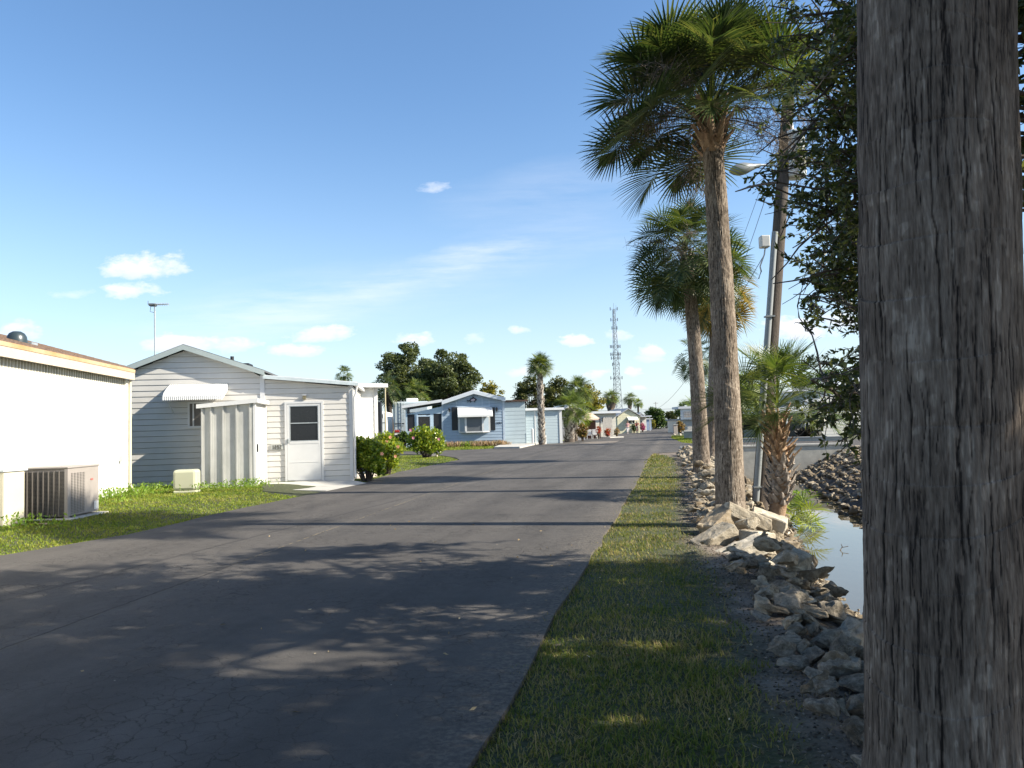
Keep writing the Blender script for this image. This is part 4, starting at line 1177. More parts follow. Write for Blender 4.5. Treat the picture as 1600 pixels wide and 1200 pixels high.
# the remaining rubble: small far chunks and the whole far bank
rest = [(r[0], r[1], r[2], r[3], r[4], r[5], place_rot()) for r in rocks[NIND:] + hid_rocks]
y = 8.0
while y < 33.3:
    c_ = ip(y, *XR); st = .19 + .004 * y
    x = c_ - .2
    while x < c_ + 3.0:
        t = (x - c_) / 2.7; s = rr2.uniform(.10, .24)
        rest.append((x + rr2.uniform(-.1, .1), y + rr2.uniform(-.1, .1), tz(x, y) + .10 + rr2.uniform(0, .1), s, rr2.choice(['dark', 'tan', 'tan', 'pale']) if t < .6 else rr2.choice(['tan', 'pale', 'pale']), rr2.randrange(6), (rr2.uniform(-.5, .5), rr2.uniform(-.5, .5), rr2.uniform(0, 6.28))))
        x += st
    y += st
Vs = []; Fs = []; Ms = []; nb_ = 0
cache = {}
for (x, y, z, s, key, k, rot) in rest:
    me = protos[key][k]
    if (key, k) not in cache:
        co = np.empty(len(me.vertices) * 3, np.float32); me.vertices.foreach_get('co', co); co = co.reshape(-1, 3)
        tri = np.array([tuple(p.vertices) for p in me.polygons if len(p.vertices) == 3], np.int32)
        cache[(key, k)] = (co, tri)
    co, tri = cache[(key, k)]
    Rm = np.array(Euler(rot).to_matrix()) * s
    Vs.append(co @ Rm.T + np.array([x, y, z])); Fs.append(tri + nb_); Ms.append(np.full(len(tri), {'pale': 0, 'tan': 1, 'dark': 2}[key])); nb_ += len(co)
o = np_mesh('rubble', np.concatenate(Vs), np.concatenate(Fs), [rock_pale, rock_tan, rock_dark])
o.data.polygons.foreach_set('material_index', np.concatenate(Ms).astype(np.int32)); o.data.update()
tag(o, 'mass of broken limestone rubble lining the far bank and distant bank of the canal', 'rubble', kind='stuff')

# ------------------------------------------------------------------ concrete culvert walls
def cwall(pa, pb, z0, z1, th, label):
    pa = Vector(pa); pb = Vector(pb); mb = MB(); d = (pb - pa); L_ = d.length; yaw = math.atan2(d.y, d.x)
    Mt = Matrix.Rotation(yaw, 4, 'Z')
    mb.bbox(0, 0, z0, L_, th, z1 - .09, .01)
    r = empty('culvert_wall', (pa.x, pa.y, 0), yaw, label, 'wall')
    mb.build('wall', concrete, r)
    mb = MB(); mb.bbox(-.04, -.04, z1 - .088, L_ + .04, th + .04, z1, .012); mb.build('coping', concrete_lt, r)
    return r
hz = P(1150, 697, 32.9).z
cwall((7.2, 33.1), (14.3, 32.7), -2.2, hz + .02, .3, 'nearest and tallest of the three concrete culvert walls, meeting the canal water')
h2 = P(1200, 684, 47.5).z
cwall((11.5, 49.6), (19.9, 46.6), -.6, h2, .3, 'middle concrete wall between the nearest culvert wall and the farthest low wall')
h3 = P(1170, 672, 62).z
cwall((14.5, 65.5), (21.5, 62), -.4, h3, .3, 'farthest low concrete wall, in front of the blue roofed gazebo')

# ------------------------------------------------------------------ broadleaf trees
def tree_mesh(cx, cy, cz, rx, ry, rz, nclump, nleaf, leaf, seed, hole=.0):
    rn = np.random.default_rng(seed)
    # clump centres on an uneven shell + some inside
    th = rn.uniform(0, 2 * np.pi, nclump); ph = np.arccos(rn.uniform(-.95, 1, nclump))
    rr = rn.uniform(.25, 1.0, nclump) ** .6 * (1 + .25 * (vnoise(th * 1.3, ph * 2, seed) - .5))
    C = np.stack([cx + rx * rr * np.sin(ph) * np.cos(th), cy + ry * rr * np.sin(ph) * np.sin(th), cz + rz * rr * np.cos(ph)], -1)
    s = rn.uniform(.16, .30, nclump) * (rx + rz) / 2
    ci = rn.integers(0, nclump, nleaf)
    g = rn.normal(size=(nleaf, 3)); g /= np.linalg.norm(g, axis=1, keepdims=True); g *= rn.uniform(.3, 1, (nleaf, 1)) ** .5
    c = C[ci] + g * s[ci][:, None] * np.array([1, 1, .75])
    V, F = leafquads(c, rn.uniform(0, 6.28, nleaf), rn.uniform(-.9, .7, nleaf), leaf * rn.uniform(.7, 1.3, nleaf), leaf * .6 * rn.uniform(.7, 1.3, nleaf))
    return V, F, C
def limbs(mb, base, C, n, r0, seed, fork=.35):
    rn = random.Random(seed); base = Vector(base)
    top = Vector((np.mean(C[:, 0]), np.mean(C[:, 1]), np.mean(C[:, 2])))
    f = base.lerp(top, fork)
    mb.tube([base - Vector((0, 0, .3)), base.lerp(f, .5) + Vector((rn.uniform(-.1, .1), 0, 0)), f], [r0 * 1.2, r0 * .9, r0 * .75], 10)
    for i in rn.sample(range(len(C)), min(n, len(C))):
        e = Vector(C[i]); m1 = f.lerp(e, .4) + Vector((rn.uniform(-.4, .4), rn.uniform(-.4, .4), rn.uniform(-.1, .6)))
        m2 = f.lerp(e, .75) + Vector((rn.uniform(-.3, .3), rn.uniform(-.3, .3), rn.uniform(-.2, .3)))
        mb.tube([f, m1, m2, e], [r0 * .55, r0 * .3, r0 * .16, r0 * .05], 6)
oak_m = leafmat('oak_leaf_far', [(.035, .052, .02), (.055, .075, .028), (.09, .115, .042), (.18, .20, .085)], .38, .5)
yel_m = leafmat('yellow_leaf', [(.05, .06, .012), (.12, .13, .02), (.24, .22, .03), (.34, .28, .05)], .35, .5)
mid_m = leafmat('olive_leaf', [(.025, .035, .012), (.055, .07, .02), (.10, .11, .03), (.17, .17, .05)], .3, .5)
grn_m = leafmat('green_leaf', [(.015, .035, .010), (.03, .065, .014), (.06, .11, .02), (.12, .17, .04)], .3, .5)
bark_far = M('bark_brown', (.09, .07, .055), .9, .4, 8)
def tree(label, px0, px1, py0, py1, Y, mats, nleaf=9000, leaf=.2, seed=1, name='oak_tree', cat='tree', group=None, ncl=80, trunk=.3, nl=14, depth=.8, base=None):
    g = AT((px0 + px1) / 2 if base is None else base, Y)
    a = P(px0, py1, Y); b = P(px1, py0, Y)
    cx = (a.x + b.x) / 2; rx = (b.x - a.x) / 2; cz = (a.z + b.z) / 2; rz = (b.z - a.z) / 2
    root = empty(name, g, 0, label, cat, group)
    V, F, C = tree_mesh(cx - g.x, 0, cz - g.z, rx * .9, rx * depth, rz * .95, ncl, nleaf, leaf, seed)
    np_mesh('crown', V, F, mats, root)
    mb = MB(); limbs(mb, (0, 0, 0), C, nl, trunk, seed); mb.build('trunk', bark_far, root)
    return root
tree('big dark live oak, left half of the tall crowns behind the blue home', 592, 672, 535, 655, 82, oak_m, 26000, .24, 3, ncl=80, trunk=.35)
tree('big dark live oak, right half of the tall crowns behind the blue home', 655, 748, 550, 655, 80, oak_m, 27000, .24, 4, ncl=85, trunk=.35)
tree('dark live oak filling the middle between the two tall oak halves', 630, 706, 556, 652, 86, oak_m, 18000, .26, 23, ncl=70, trunk=.3)
tree('small yellow green tree rising right of the big dark oaks', 736, 792, 594, 650, 100, yel_m, 6000, .25, 5, trunk=.2)
tree('olive green broad tree left of the tallest distant palm trunk', 796, 858, 588, 660, 100, mid_m, 8000, .26, 6, trunk=.25)
tree('olive yellow tree just right of the palm with the criss cross trunk', 846, 895, 588, 660, 96, mid_m, 8000, .26, 7, trunk=.25)
tree('bright yellow green tree behind the two bushy palms', 893, 946, 600, 660, 92, yel_m, 9000, .24, 8, trunk=.25)
tree('dense round green hedge tree at the far end of the road', 1007, 1040, 634, 672, 170, grn_m, 6000, .4, 9, trunk=.3, depth=.9)
tree('lower dark tree right of the round hedge tree at the road end', 1036, 1062, 641, 672, 190, mid_m, 4000, .4, 10, trunk=.25)
tree('dark green tree behind the little white house on the right', 1052, 1098, 628, 672, 120, grn_m, 5000, .32, 11, trunk=.25)
tree('shadowy leafy tree filling the gap behind the gazebo and pole', 1120, 1215, 590, 668, 95, mid_m, 9000, .3, 12, trunk=.25)
tree('dark tree tops above the long white house at the far right', 1225, 1360, 572, 640, 100, grn_m, 9000, .3, 13, trunk=.3)
tree('thin distant trees under the radio tower', 960, 1004, 648, 662, 240, mid_m, 1500, .5, 14, trunk=.2)

# ------------------------------------------------------------------ near live oak overhanging from the right
def near_oak():
    rn = random.Random(31)
    base = Vector((7.9, 2.6, tz(7.9, 2.6)))
    root = empty('oak_tree', base, 0, 'live oak with small dark leaves overhanging from the right above the canal', 'tree')
    mb = MB(); leafc = []; leafd = []
    fork = Vector((-.3, .3, 2.6))
    mb.tube([Vector((0, 0, -.5)), Vector((-.05, .1, 1.2)), fork], [.36, .29, .25], 14)
    # silhouette the foliage keeps to: leftmost column allowed at each row (the crown simply ends there)
    rows = [-900, -200, 0, 90, 200, 300, 350, 420, 480, 530, 590, 650, 700, 745, 800]
    lim = [1500, 1330, 1190, 1210, 1195, 1150, 1222, 1236, 1244, 1292, 1266, 1240, 1262, 1345, 1700]
    def ok(w, slack):
        px, py = topx(w.x, w.y, w.z)
        if w.y < .8: return True
        if py > 770: return px > 1600
        return px > ip(py, rows, lim) + slack
    def twig(p, d, L_, r, depth):
        n = 4; pts = [p.copy()]; q = p.copy()
        for i in range(n):
            d = (d + Vector((rn.gauss(0, .16), rn.gauss(0, .16), rn.gauss(-.02, .12)))).normalized(); q = q + d * L_ / n; pts.append(q.copy())
        if not ok(base + q, -14 - rn.random() * 22): return
        if depth >= 2:
            w = base + q
            if w.y > .8:
                px, py = topx(w.x, w.y, w.z)
                if px < 1380 and rn.random() > (.20 + .50 * min(1, max(0, (px - ip(py, rows, lim))) / (190 if py < 350 else 125))) * (1 if depth == 2 else .95): return
        mb.tube(pts, [r * (1 - .15 * i) for i in range(n + 1)], 4 if depth > 1 else 6, cap=False)
        if depth >= 3:
            for i in range(1, n + 1):
                for k in range(5):
                    t = rn.random(); c = pts[i - 1].lerp(pts[i], t)
                    leafc.append(c); e = (d * .6 + Vector((rn.gauss(0, 1), rn.gauss(0, 1), rn.gauss(-.1, .8)))).normalized(); leafd.append(e)
            return
        m_ = (7, 6, 5)[depth]
        for k in range(m_):
            i = rn.randint(1, n); s = pts[i - 1].lerp(pts[i], rn.random())
            e = (d * .55 + Vector((rn.gauss(0, .75), rn.gauss(0, .75), rn.gauss(0, .5)))).normalized()
            twig(s, e, L_ * rn.uniform(.42, .62), r * .5, depth + 1)
        twig(pts[-1], d, L_ * .55, r * .6, depth + 1)
    targets = []
    # crown mass: ellipsoid shell + interior, offset toward the road
    C = Vector((5.9, 3.45, 4.9))
    while len(targets) < 90:
        v = Vector((rn.uniform(-1, 1), rn.uniform(-1, 1), rn.uniform(-1, 1)))
        if v.length > 1 or v.length < .25: continue
        w = Vector((C.x + v.x * 4.3, C.y + v.y * 3.7, C.z + v.z * 2.7))
        if w.z < 1.9 or not ok(w, 60): continue
        if w.y > .8 and topx(w.x, w.y, w.z)[0] < 1400: continue
        targets.append(w)
    # visible side branches reaching in from the right edge
    for (px, py, Y) in [(1300, 60, 6.4), (1270, 110, 5.6), (1290, 170, 6.0), (1250, 235, 5.4), (1215, 285, 5.0), (1290, 260, 6.6), (1300, 330, 5.6), (1265, 400, 5.3), (1310, 420, 6.2), (1280, 455, 5.6), (1330, 500, 5.8),
                        (1325, 560, 5.6), (1300, 610, 5.2), (1330, 640, 5.8), (1275, 640, 5.0), (1310, 690, 5.2), (1345, 600, 6.6), (1340, 450, 6.8), (1340, 350, 6.8), (1330, 150, 7), (1335, 250, 6.0), (1338, 90, 5.4), (1325, 200, 5.2), (1336, 310, 5.4), (1325, 380, 6.0), (1338, 420, 5.2), (1320, 480, 5.0), (1338, 575, 5.0), (1330, 620, 6.6), (1290, 590, 6.4), (1338, 20, 6.8), (1300, 130, 5.0), (1230, 30, 5.8), (1210, 190, 5.4), (1345, 665, 5.4), (1340, 540, 6.8), (1315, 20, 5.6)]:
        targets.append(P(px, py, Y))
    # main limbs reach a handful of forks; every smaller branch leaves the nearest one
    hubs = [Vector(h) for h in ((-.9, .6, 3.4), (-2.2, 1.6, 3.6), (-3.1, 2.6, 3.1), (-3.3, 2.9, 1.7), (-1.6, -.9, 4.2), (-2.6, .4, 5.0), (.6, 1.0, 4.6), (-1.2, 2.4, 4.9), (1.3, -.6, 4.4), (-3.0, 1.4, 4.4), (-2.9, 3.0, 4.2))]
    par = {0: None, 1: 0, 2: 1, 3: 2, 4: 0, 5: 0, 6: 0, 7: 6, 8: 6, 9: 1, 10: 9}
    for i_, h in enumerate(hubs):
        a_ = fork if par[i_] is None else hubs[par[i_]]
        r0_ = .20 if par[i_] is None else (.13 if par[i_] == 0 else .075); q_ = a_.lerp(h, .5) + Vector((rn.uniform(-.15, .15), rn.uniform(-.15, .15), rn.uniform(.0, .2)))
        mb.tube([a_, a_.lerp(q_, .5) + Vector((.03, .04, .03)), q_, h], [r0_, r0_ * .85, r0_ * .7, r0_ * .6], 9)
    for w in targets:
        e = w - base
        fk = min(hubs, key=lambda h: (h - e).length)
        m1 = fk.lerp(e, .40) + Vector((rn.uniform(-.2, .2), rn.uniform(-.2, .2), rn.uniform(.0, .35)))
        m2 = fk.lerp(e, .75) + Vector((rn.uniform(-.15, .15), rn.uniform(-.15, .15), rn.uniform(0, .2)))
        pts = [fk, m1, m2, e]
        if all(ok(base + q, -5) for q in (m1, m2)):
            vis = w.y > 3.5 and topx(w.x, w.y, w.z)[0] < 1420
            m3 = m2.lerp(e, .5) + Vector((rn.uniform(-.08, .08), rn.uniform(-.08, .08), rn.uniform(-.1, .12)))
            mb.tube([fk, fk.lerp(m1, .5) + Vector((0, 0, rn.uniform(0, .12))), m1, m1.lerp(m2, .5) + Vector((rn.uniform(-.12, .12), rn.uniform(-.12, .12), rn.uniform(-.1, .15))), m2, m3, e], [.028, .022, .016, .012, .009, .007, .005] if vis else [.045, .036, .028, .022, .016, .012, .008], 6, cap=False)
        d = (e - m1).normalized()
        if w.y > 3.5 and topx(w.x, w.y, w.z)[0] < 1420:
            for t_ in (.1, .35, .6, .85):
                for _k in range(2):
                    twig(m2.lerp(e, t_), (d + Vector((rn.gauss(0, .8), rn.gauss(0, .8), rn.gauss(0, .6)))).normalized(), rn.uniform(.3, .45), .006, 2)
        for k in range(4):
            dd_ = (d + Vector((rn.gauss(0, .7), rn.gauss(0, .7), rn.gauss(-.1, .5)))).normalized()
            twig(e, dd_, rn.uniform(.55, .9), .010, 1)
    mb.build('branches', bark_far, root)
    c = np.array([tuple(v) for v in leafc]); n = len(c)
    d = np.array([tuple(v) for v in leafd]); az = np.arctan2(d[:, 1], d[:, 0]); el = np.arcsin(np.clip(d[:, 2], -1, 1))
    # small leaves, drop those that would sit past the crown edge
    def dens(v):
        w = base + v
        if w.y < .8: return True
        px, py = topx(w.x, w.y, w.z)
        if px > 1420: return True
        if py > 770: return False
        return px > ip(py, rows, lim) - 40
    keep = np.array([dens(v) for v in leafc])
    pxs = np.array([topx(*(base + v))[0] if (base + v).y > .8 else 9999 for v in leafc])
    c, az, el = c[keep], az[keep], el[keep]; big = np.where(pxs[keep] > 1450, 1.5, 1.0)
    V, F = leafquads(c, az, el, NR.uniform(.038, .072, len(c)) * big, NR.uniform(.018, .029, len(c)) * big)
    np_mesh('crown', V, F, leafmat('oak_leaf', [(.032, .044, .018), (.050, .068, .024), (.09, .11, .036), (.19, .20, .065)], .40, .35), root)
    print('oak leaves', len(c), 'twig verts', len(mb.v))
near_oak()

# ------------------------------------------------------------------ houses
def siding(mb, a, b, z0, ztop, course=.2, proud=.014, mi=0):
    """lap siding from a to b (2D points, outside on the right-hand side of a->b ... normal = (dy,-dx)); ztop: list of (t, z) outline"""
    a = Vector(a); b = Vector(b); d = (b - a); L_ = d.length; d.normalize(); nr = Vector((d.y, -d.x))
    ts = [p[0] for p in ztop]; zs = [p[1] for p in ztop]
    zmax = max(zs); z = z0
    while z < zmax - .01:
        z2 = min(z + course, zmax)
        zm = z + .5 * (z2 - z)
        # interval(s) where outline above: assume single hump
        def cross(zq):
            inside = [t for t in np.linspace(0, 1, 241) if ip(t, ts, zs) >= zq - 1e-6]
            return (min(inside), max(inside)) if inside else None
        lo = cross(z + .001); hi = cross(z2 - .001)
        if lo is None: break
        if hi is None: hi = ((lo[0] + lo[1]) / 2, (lo[0] + lo[1]) / 2)
        def pt(t, o, zz): q = a + d * (t * L_) + nr * o; return (q.x, q.y, zz)
        mb.quad(pt(lo[0], proud, z), pt(lo[1], proud, z), pt(hi[1], proud * .55, z2 - .12 * course), pt(hi[0], proud * .55, z2 - .12 * course), mi)
        mb.quad(pt(hi[0], proud * .55, z2 - .12 * course), pt(hi[1], proud * .55, z2 - .12 * course), pt(hi[1], .0, z2), pt(hi[0], .0, z2), mi)
        mb.quad(pt(lo[0], .0, z), pt(lo[1], .0, z), pt(lo[1], proud, z), pt(lo[0], proud, z), mi)
        z = z2
def hexbox(mb, a, b, off, th, z0, z1, mi=0):
    """box along 2D segment a-b standing off..off+th on its outer side"""
    a = Vector(a); b = Vector(b); d = (b - a).normalized(); nr = Vector((d.y, -d.x))
    p = [a + nr * off, b + nr * off, b + nr * (off + th), a + nr * (off + th)]
    vs = [(q.x, q.y, z0) for q in p] + [(q.x, q.y, z1) for q in p]
    mb.add(vs, [(0, 1, 2, 3), (7, 6, 5, 4), (0, 4, 5, 1), (1, 5, 6, 2), (2, 6, 7, 3), (3, 7, 4, 0)], mi)
class Facade:
    """local frame: x along facade, y back, z up; pixel positions on the facade plane y=off"""
    def __init__(s, px, Y, yaw, z0=0):
        d = ray(px, 700); s.o = Vector((d.x / d.y * Y, Y, z0)); s.yaw = R_(yaw)
        s.u = Vector((math.cos(s.yaw), math.sin(s.yaw), 0)); s.n = Vector((-math.sin(s.yaw), math.cos(s.yaw), 0))
    def __call__(s, px, py, off=0):
        d = ray(px, py); c = Vector((0, 0, CAM_H)); p0 = s.o + s.n * off
        t = (p0 - c).dot(s.n) / d.dot(s.n); w = c + d * t - s.o
        return w.dot(s.u), w.z + (s.o.z)
    def root(s, name, label, cat, group=None):
        return empty(name, (s.o.x, s.o.y, 0), s.yaw, label, cat, group)
def window(parent, x0, x1, z0, z1, y, fr=.05, glass=None, fmat=None, mull=(), rail=None, name='window', label=None, sill=False):
    mb = MB()
    mb.box(x0, y - .035, z0, x0 + fr, y + .02, z1); mb.box(x1 - fr, y - .035, z0, x1, y + .02, z1)
    mb.box(x0 + fr, y - .035, z1 - fr, x1 - fr, y + .02, z1); mb.box(x0 + fr, y - .035, z0, x1 - fr, y + .02, z0 + fr)
    for m_ in mull: mb.box(m_ - fr * .35, y - .03, z0 + fr, m_ + fr * .35, y + .015, z1 - fr)
    if rail: mb.box(x0 + fr, y - .031, rail - fr * .35, x1 - fr, y + .015, rail + fr * .35)
    f = mb.build(name, fmat or trim_white, parent)
    if label: f['label'] = label
    mb = MB(); mb.box(x0 + fr * .9, y - .012, z0 + fr * .9, x1 - fr * .9, y + .01, z1 - fr * .9)
    mb.build('pane', glass or dark_glass, f)
    if sill: mb = MB(); mb.box(x0 - .04, y - .07, z0 - .04, x1 + .04, y + .02, z0 - .002); mb.build('sill', fmat or trim_white, f)
    return f
def awning(parent, x0, x1, zt, zb, out, y, mat, n=26, name='awning', side=True):
    mb = MB()
    pts = [(0, zt), (-out * .5, zt - (zt - zb) * .28), (-out * .85, zt - (zt - zb) * .55), (-out, zt - (zt - zb) * .78), (-out * 1.02, zb)]
    w = (x1 - x0) / n
    for i in range(n):
        xa = x0 + i * w; xb = xa + w; r = .014
        for k in range(len(pts) - 1):
            (ya, za), (yb, zb_) = pts[k], pts[k + 1]
            xm0 = xa + w * .3; xm1 = xb - w * .3
            mb.quad((xa, y + ya, za), (xm0, y + ya - r, za + r), (xm0, y + yb - r, zb_ + r), (xa, y + yb, zb_))
            mb.quad((xm0, y + ya - r, za + r), (xm1, y + ya - r, za + r), (xm1, y + yb - r, zb_ + r), (xm0, y + yb - r, zb_ + r))
            mb.quad((xm1, y + ya - r, za + r), (xb, y + ya, za), (xb, y + yb, zb_), (xm1, y + yb - r, zb_ + r))
    if side:
        for x in (x0, x1):
            mb.prism([(x - .006, y, zt)] + [(x - .006, y + a, b) for a, b in pts[1:]] + [(x - .006, y, zt - (zt - zb) * .35)], (.012, 0, 0))
    return mb.build(name, mat, parent)

# ---- white home at the left edge
w1 = Vector((-9.12, 18.1)); dH = Vector((-.132, .991)).normalized(); w0 = w1 - dH * 14.5
def h1():
    yaw = math.atan2(dH.y, dH.x)       # local x runs away along the wall, local -y faces the road... outside is +y rotated
    root = empty('mobile_home', (w0.x, w0.y, 0), yaw - math.pi, 'long white mobile home cut by the left edge, with beige fascia and brown shingle roof', 'mobile home')
    # local frame: x = -dH, y = outward-left ... use helper
    Rm = Matrix.Rotation(-(yaw - math.pi), 3, 'Z')
    def loc(p, z=0): v = Rm @ Vector((p.x - w0.x, p.y - w0.y, 0)); return v.x, v.y
    nrm = Vector((dH.y, -dH.x))        # faces the road
    A = w0; B = w1; back = nrm * -4.6
    zt = 2.78
    c = [loc(A), loc(B), loc(B + back), loc(A + back)]
    mb = MB()
    z0 = tz(w1.x, w1.y) - .05
    # smooth upper sheet with very fine grooves, lap courses below 0.95
    siding(mb, c[0], c[1], z0, [(0, .98), (1, .98)], .135, .012)
    siding(mb, c[0], c[1], .98, [(0, zt), (1, zt)], .34, .003)
    siding(mb, c[1], c[2], z0, [(0, zt), (.5, zt + .75), (1, zt)], .2, .012)
    siding(mb, c[2], c[3], z0, [(0, zt), (1, zt)], .2, .012); siding(mb, c[3], c[0], z0, [(0, zt), (.5, zt + .75), (1, zt)], .2, .012)
    mb.build('wall', H1white, root)
    mb = MB(); hexbox(mb, c[0], c[1], -.03, .17, zt + .002, zt + .035); 
    # corrugated frieze under the eave
    L_ = (B - A).length; n = int(L_ / .11)
    for i in range(n):
        a_ = A + dH * (i * .11); b_ = A + dH * (i * .11 + .055); hexbox(mb, loc(a_), loc(b_), .004, .008, zt - .16, zt)
    mb.build('soffit', M('soffit_cream', (.40, .38, .31), .6), root)
    ov = nrm * .15; end = dH * .07
    mb = MB(); a_, b_ = loc(A + ov), loc(B + ov + end)
    hexbox(mb, a_, b_, .0, .03, zt - .02, zt + .15)
    a2, b2 = loc(B + ov + end), loc(B + back * .5 + end); 
    mb.build('fascia', M('fascia_peach', (.52, .43, .34), .5, .04, 2), root)
    mb = MB(); hexbox(mb, a_, b_, -.02, .06, zt + .152, zt + .225)
    mb.build('drip_edge', M('drip_edge_rusty', (.48, .38, .25), .5, .2, 1.1, col2=(.42, .24, .09), stretch=(1.0, 1, 1)), root)
    # roof planes
    mb = MB(); p0 = A + ov; p1 = B + ov + end; r0 = A + back * .5; r1 = B + back * .5 + end; q0 = A + back - ov; q1 = B + back - ov + end
    def v3(p, z): x, y = loc(p); return (x, y, z)
    zr = zt + .95; ze = zt + .23
    mb.prism([v3(p0, ze), v3(p1, ze), v3(r1, zr), v3(r0, zr)], (0, 0, .03)); mb.prism([v3(r0, zr), v3(r1, zr), v3(q1, ze), v3(q0, ze)], (0, 0, .03))
    # shingle courses
    for k in range(1, 14):
        t = k / 14; a3 = p0.lerp(r0, t); b3 = p1.lerp(r1, t); z = ze + (zr - ze) * t + .034
        a4 = p0.lerp(r0, t + .005); b4 = p1.lerp(r1, t + .005)
        mb.add([v3(a3, z + .012), v3(b3, z + .012), v3(b4, z), v3(a4, z), v3(a3, z - .01), v3(b3, z - .01)], [(0, 1, 2, 3), (4, 5, 1, 0)])
    rf = mb.build('roof', shingle, root)
    # gable trim at far end
    mb = MB(); mb.tube([v3(p1, ze - .05), v3(r1, zr - .05)], .05, 4); mb.tube([v3(r1, zr - .05), v3(q1, ze - .05)], .05, 4); mb.build('rake_trim', cream, root)
    # dome vent
    t = .30; vp = p0.lerp(r0, t); Lv = None
    g = ray(30, 540); # place along wall where column 30 crosses
    best = min((abs(topx(*(v3w := ((p0.lerp(r0, .25) + dH * s)).to_tuple(3) if False else (p0.lerp(r0, .25).x + dH.x * s, p0.lerp(r0, .25).y + dH.y * s)), ze + (zr - ze) * .25)[0] - 28), s) for s in np.linspace(5, 14, 91))[1]
    vp = p0.lerp(r0, .25) + dH * best; x, y = loc(vp); zb = ze + (zr - ze) * .25
    mb = MB(); mb.lathe([(.17, -.06), (.17, .04), (.16, .11), (.125, .17), (.07, .205), (.01, .21)], (x, y, zb), 20); 
    mb.build('roof_vent', M('vent_black', (.03, .045, .05), .35, .1), root)
    mb = MB(); x2, y2 = loc(vp + dH * .26 + nrm * .05); mb.box(x2 - .12, y2 - .14, zb - .05, x2 + .12, y2 + .14, zb + .03); mb.build('flashing', metal_gal, root)
    # corner post, downspout and elbow
    mb = MB(); cx, cy = loc(B + nrm * .035 - dH * .07); mb.box(cx - .07, cy - .035, z0, cx + .07, cy + .02, zt - .02); mb.build('corner_post', M('corner_white', (.72, .70, .62), .5), root)
    mb = MB(); cx, cy = loc(B + nrm * .09 + dH * .02); mb.tube([(cx, cy, zt - .02), (cx, cy, z0 + .22)], .035, 8)
    e1 = loc(B + nrm * .14 + dH * .08); e2 = loc(B + nrm * .16 + dH * .32)
    mb.tube([(cx, cy, z0 + .22), (e1[0], e1[1], z0 + .10), (e2[0], e2[1], z0 + .07)], .037, 8); mb.build('downspout', cream, root)
    # outlet box and meter stub
    ox = B - dH * .42 + nrm * .04
    for nm, s_, z_, w_, h_ in (('outlet_box', .42, .86, .10, .14), ('meter_box', 4.1, .62, .12, .20)):
        q = B - dH * s_ + nrm * .05; x, y = loc(q); mb = MB(); mb.bbox(x - w_ / 2, y - .05, z_, x + w_ / 2, y + .05, z_ + h_, .012); mb.build(nm, M(nm, (.5, .5, .46), .6), root)
h1()
# AC units
def ac_unit(x0, x1, y0, y1, z0, z1):
    root = empty('air_conditioner', (x0, y0, z0), 0, 'boxy beige air conditioner with dark grille standing beside the left white home', 'air conditioner')
    w, d, h = x1 - x0, y1 - y0, z1 - z0
    mb = MB()
    mb.bbox(.03, .03, .02, w - .005, d, h - .03, .015); mb.bbox(-.01, -.01, h - .035, w + .01, d + .01, h, .012)
    mb.box(-.005, -.005, 0, .05, .05, h - .04); mb.box(w - .05, -.005, 0, w + .003, .05, h - .04)
    mb.build('cabinet', ac_beige, root)
    mb = MB(); mb.box(.05, .005, .04, w - .05, .028, h - .08); mb.build('coil', ac_dark, root)
    mb = MB()
    for i in range(1, 9): x = .05 + (w - .1) * i / 9; mb.box(x - .008, -.012, .03, x + .008, .004, h - .07)
    for k in range(34): z = .05 + (h - .14) * k / 33; mb.box(.05, -.004, z, w - .05, .004, z + .006)
    mb.build('grille', M('grille_brown', (.15, .135, .12), .5), root)
    lm_ = M('louvre_dark', (.17, .155, .14), .6)
    for i in range(5):
        mb = MB()
        for k in range(26):
            y = .10 + i * .085; z = .06 + k * (h - .16) / 26; mb.box(w + .001, y, z, w + .006, y + .055, z + .012)
        mb.build('louvre_column', lm_, root)
    mb = MB(); mb.box(w + .001, d - .27, h - .26, w + .006, d - .20, h - .235); mb.build('badge', M('badge_red', (.55, .12, .10), .5), root)
    mb = MB(); mb.box(w + .001, d - .17, .06, w + .006, d - .03, .20); mb.build('data_label', trim_white, root)
    mb = MB(); mb.bbox(-.15, -.12, -.08, w + .12, d + .1, -.001, .01); mb.build('pad', concrete, root)
zA = tz(-7.7, 13) + .03
ac_unit(-8.12, -7.24, 12.5, 13.45, zA, zA + .83)
zb_ = tz(-8, 11.9)
r = empty('equipment_box', (-8.3, 11.75, zb_), R_(-8), 'plain cream metal equipment box touching the left edge of the photo', 'box')
mb = MB(); mb.bbox(0, 0, 0, .58, .42, .82, .02); mb.build('cabinet', cream, r)
mb = MB(); mb.bbox(-.02, -.03, .822, .60, .46, .86, .008); mb.build('lid', M('lid_grey', (.42, .45, .46), .5), r)
mb = MB()
for (px, py, s) in ((20, 820, .10), (42, 818, .13), (60, 816, .11), (8, 824, .12), (74, 822, .08), (52, 826, .07)):
    pass
k = 0
for (px, py, s, lab) in ((12, 822, .13, 'small stone at the photo edge below the cream box'), (40, 820, .15, 'broken grey stone just left below the air conditioner'), (66, 821, .12, 'grey stone below the middle of the air conditioner grille')):
    g = GT(px, py); o = bpy.data.objects.new('rock', protos['tan'][k]); k += 1; COL.objects.link(o); o.location = g + Vector((0, 0, s * .2)); o.scale = (s * 1.5, s, s * .5); o.rotation_euler = (0, 0, k); tag(o, lab, 'rock')

